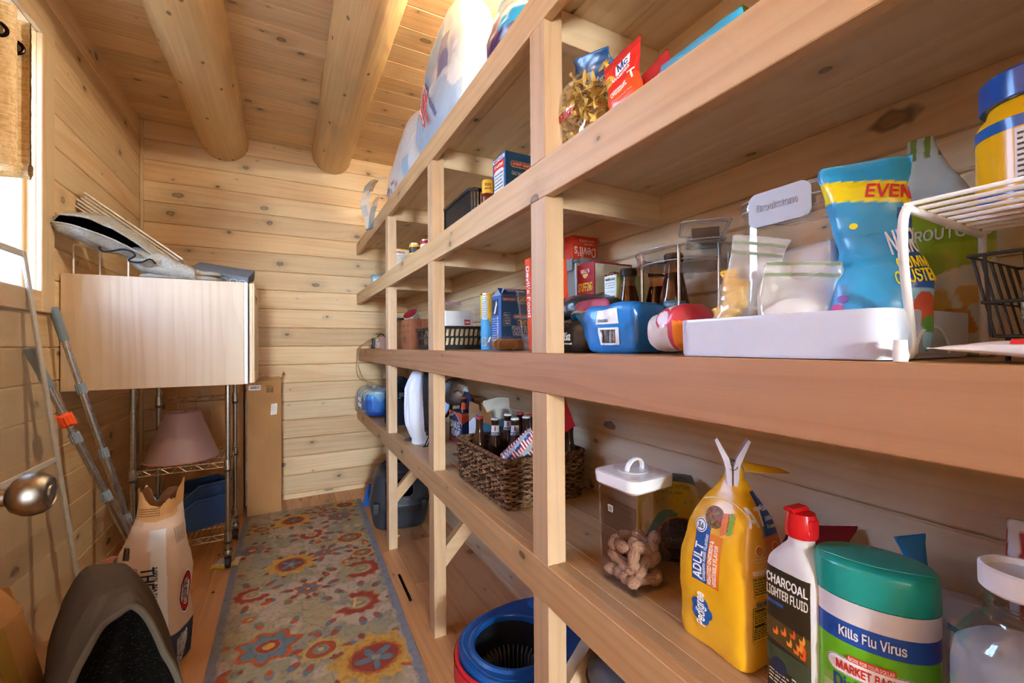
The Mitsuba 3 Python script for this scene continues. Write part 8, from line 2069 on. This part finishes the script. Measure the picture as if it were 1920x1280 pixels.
t = Thing('grey_bin', 'dark grey plastic bin with a rounded lid under the near end of the shelf', 'bin')
lf = Loft([(0, .13, .18, 0, 0, 4), (.40, .145, .20, 0, 0, 4), (.41, .152, .208, 0, 0, 4), (.435, .152, .208, 0, 0, 4), (.462, .136, .188, 0, 0, 4), (.474, .09, .12, 0, 0, 3.4)], Pose(.765, .655, .0006, 0), 0, nt=90, nv=50)
t.part('bin', lf.mesh(), 'satin', '47474b', smooth=40)
t.part('lid_line', tube(np.array([lf.pose(lf.local(np.array([a]), np.array([lf._v(.412)]).ravel(), .001))[0] for a in np.linspace(0, 6.2832, 90)]), .003, 6, False), 'satin', '2d2d31')
t = Thing('navy_tote', 'dark navy bag edge between the bucket and the grey bin', 'bag')
t.solo(Loft([(0, .08, .03, 0, 0, 3), (.2, .085, .04, 0, 0, 3), (.42, .08, .025, 0, 0, 3), (.45, .07, .006, 0, 0, 4)], Pose(.85, 1.02, .0006, 0), .005, 15, 3, nt=60, nv=40).mesh(), 'cloth', '141b38', smooth=True)

# ------------------------------------------------------------------ small things on the floor
def flat(name, label, cat_, pts, h, m, c, z=.0004, turn=0):
    t = Thing(name, label, cat_); t.solo(shift(prism(pts, h), 0, 0, z), m, c); return t
t = Thing('paper_leaflet', 'crumpled white and yellow leaflet on the floor by the rack caster', 'paper')
g = grid(16, 12, lambda u, v: np.stack([-.36 + .13 * u + .02 * v, 2.815 + .105 * v - .035 * u, .002 + .012 * meshkit.noise(np.stack([u * 3, v * 3, 0 * u], -1), 3) + .004 * np.sin(u * 9)], -1))
uu = np.meshgrid(np.linspace(0, 1, 16), np.linspace(0, 1, 12), indexing='ij'); cc = np.tile(lin('d9d0c2'), (16 * 12, 1)); cc[(uu[1].ravel() < .22)] = lin('d6b93a'); cc[(np.sin(uu[0].ravel() * 20) > .6) & (uu[1].ravel() > .4)] = lin('b0876a')
t.solo(g, 'matte', vcol=cc, smooth=True)
t = Thing('black_strip', 'short black strip on the floor along the rug edge', 'strip'); t.solo(prism([(.516, 2.02), (.522, 2.28), (.534, 2.28), (.529, 2.02)], .003, Frame((0, 0, .0006), (1, 0, 0), (0, 1, 0))), 'matte', '141312')
t = Thing('yellow_disc', 'tiny yellow round bit on the floor by the far shelf post', 'bit'); t.solo(lathe([(0, .0005), (.010, .0005), (.011, .003), (.009, .006), (0, .0065)], (.632, 2.745, 0), 24), 'satin', 'e0cf7c')
t = Thing('plastic_scrap', 'torn clear plastic scrap on the floor at the rug edge', 'plastic scrap'); t.solo(grid(10, 8, lambda u, v: np.stack([.512 + .05 * u, 1.965 + .05 * v + .02 * u, .004 + .02 * meshkit.noise(np.stack([u * 2, v * 2, 0 * u], -1), 5)], -1)), 'film', smooth=True)
t = Thing('wood_chip', 'thin tan wood chip lying on the rug', 'wood chip'); t.solo(prism([(.272, 2.085), (.284, 2.08), (.300, 2.155), (.290, 2.16)], .002, Frame((0, 0, .0085), (1, 0, 0), (0, 1, 0))), 'matte', 'cfae7c')
t = Thing('clear_bead', 'small clear bead lying on the rug near its right edge', 'bead'); b_ = trimesh.creation.icosphere(2, .006); t.solo(shift(b_, .436, 2.03, .0135), 'acrylic')
for i, (x, y) in enumerate(((-.31, 2.55), (-.335, 2.99), (-.30, 3.05))):
    t = Thing('crumb', ('dark crumb on the floor left of the rug, nearest the viewer', 'dark crumb on the floor under the wire rack', 'dark crumb under the wire rack near the rug edge')[i], 'crumb'); b_ = trimesh.creation.icosphere(1, .006); b_.vertices *= [1.2, .8, .5]; t.solo(shift(b_, x, y, .0034), 'matte', '4a2414')
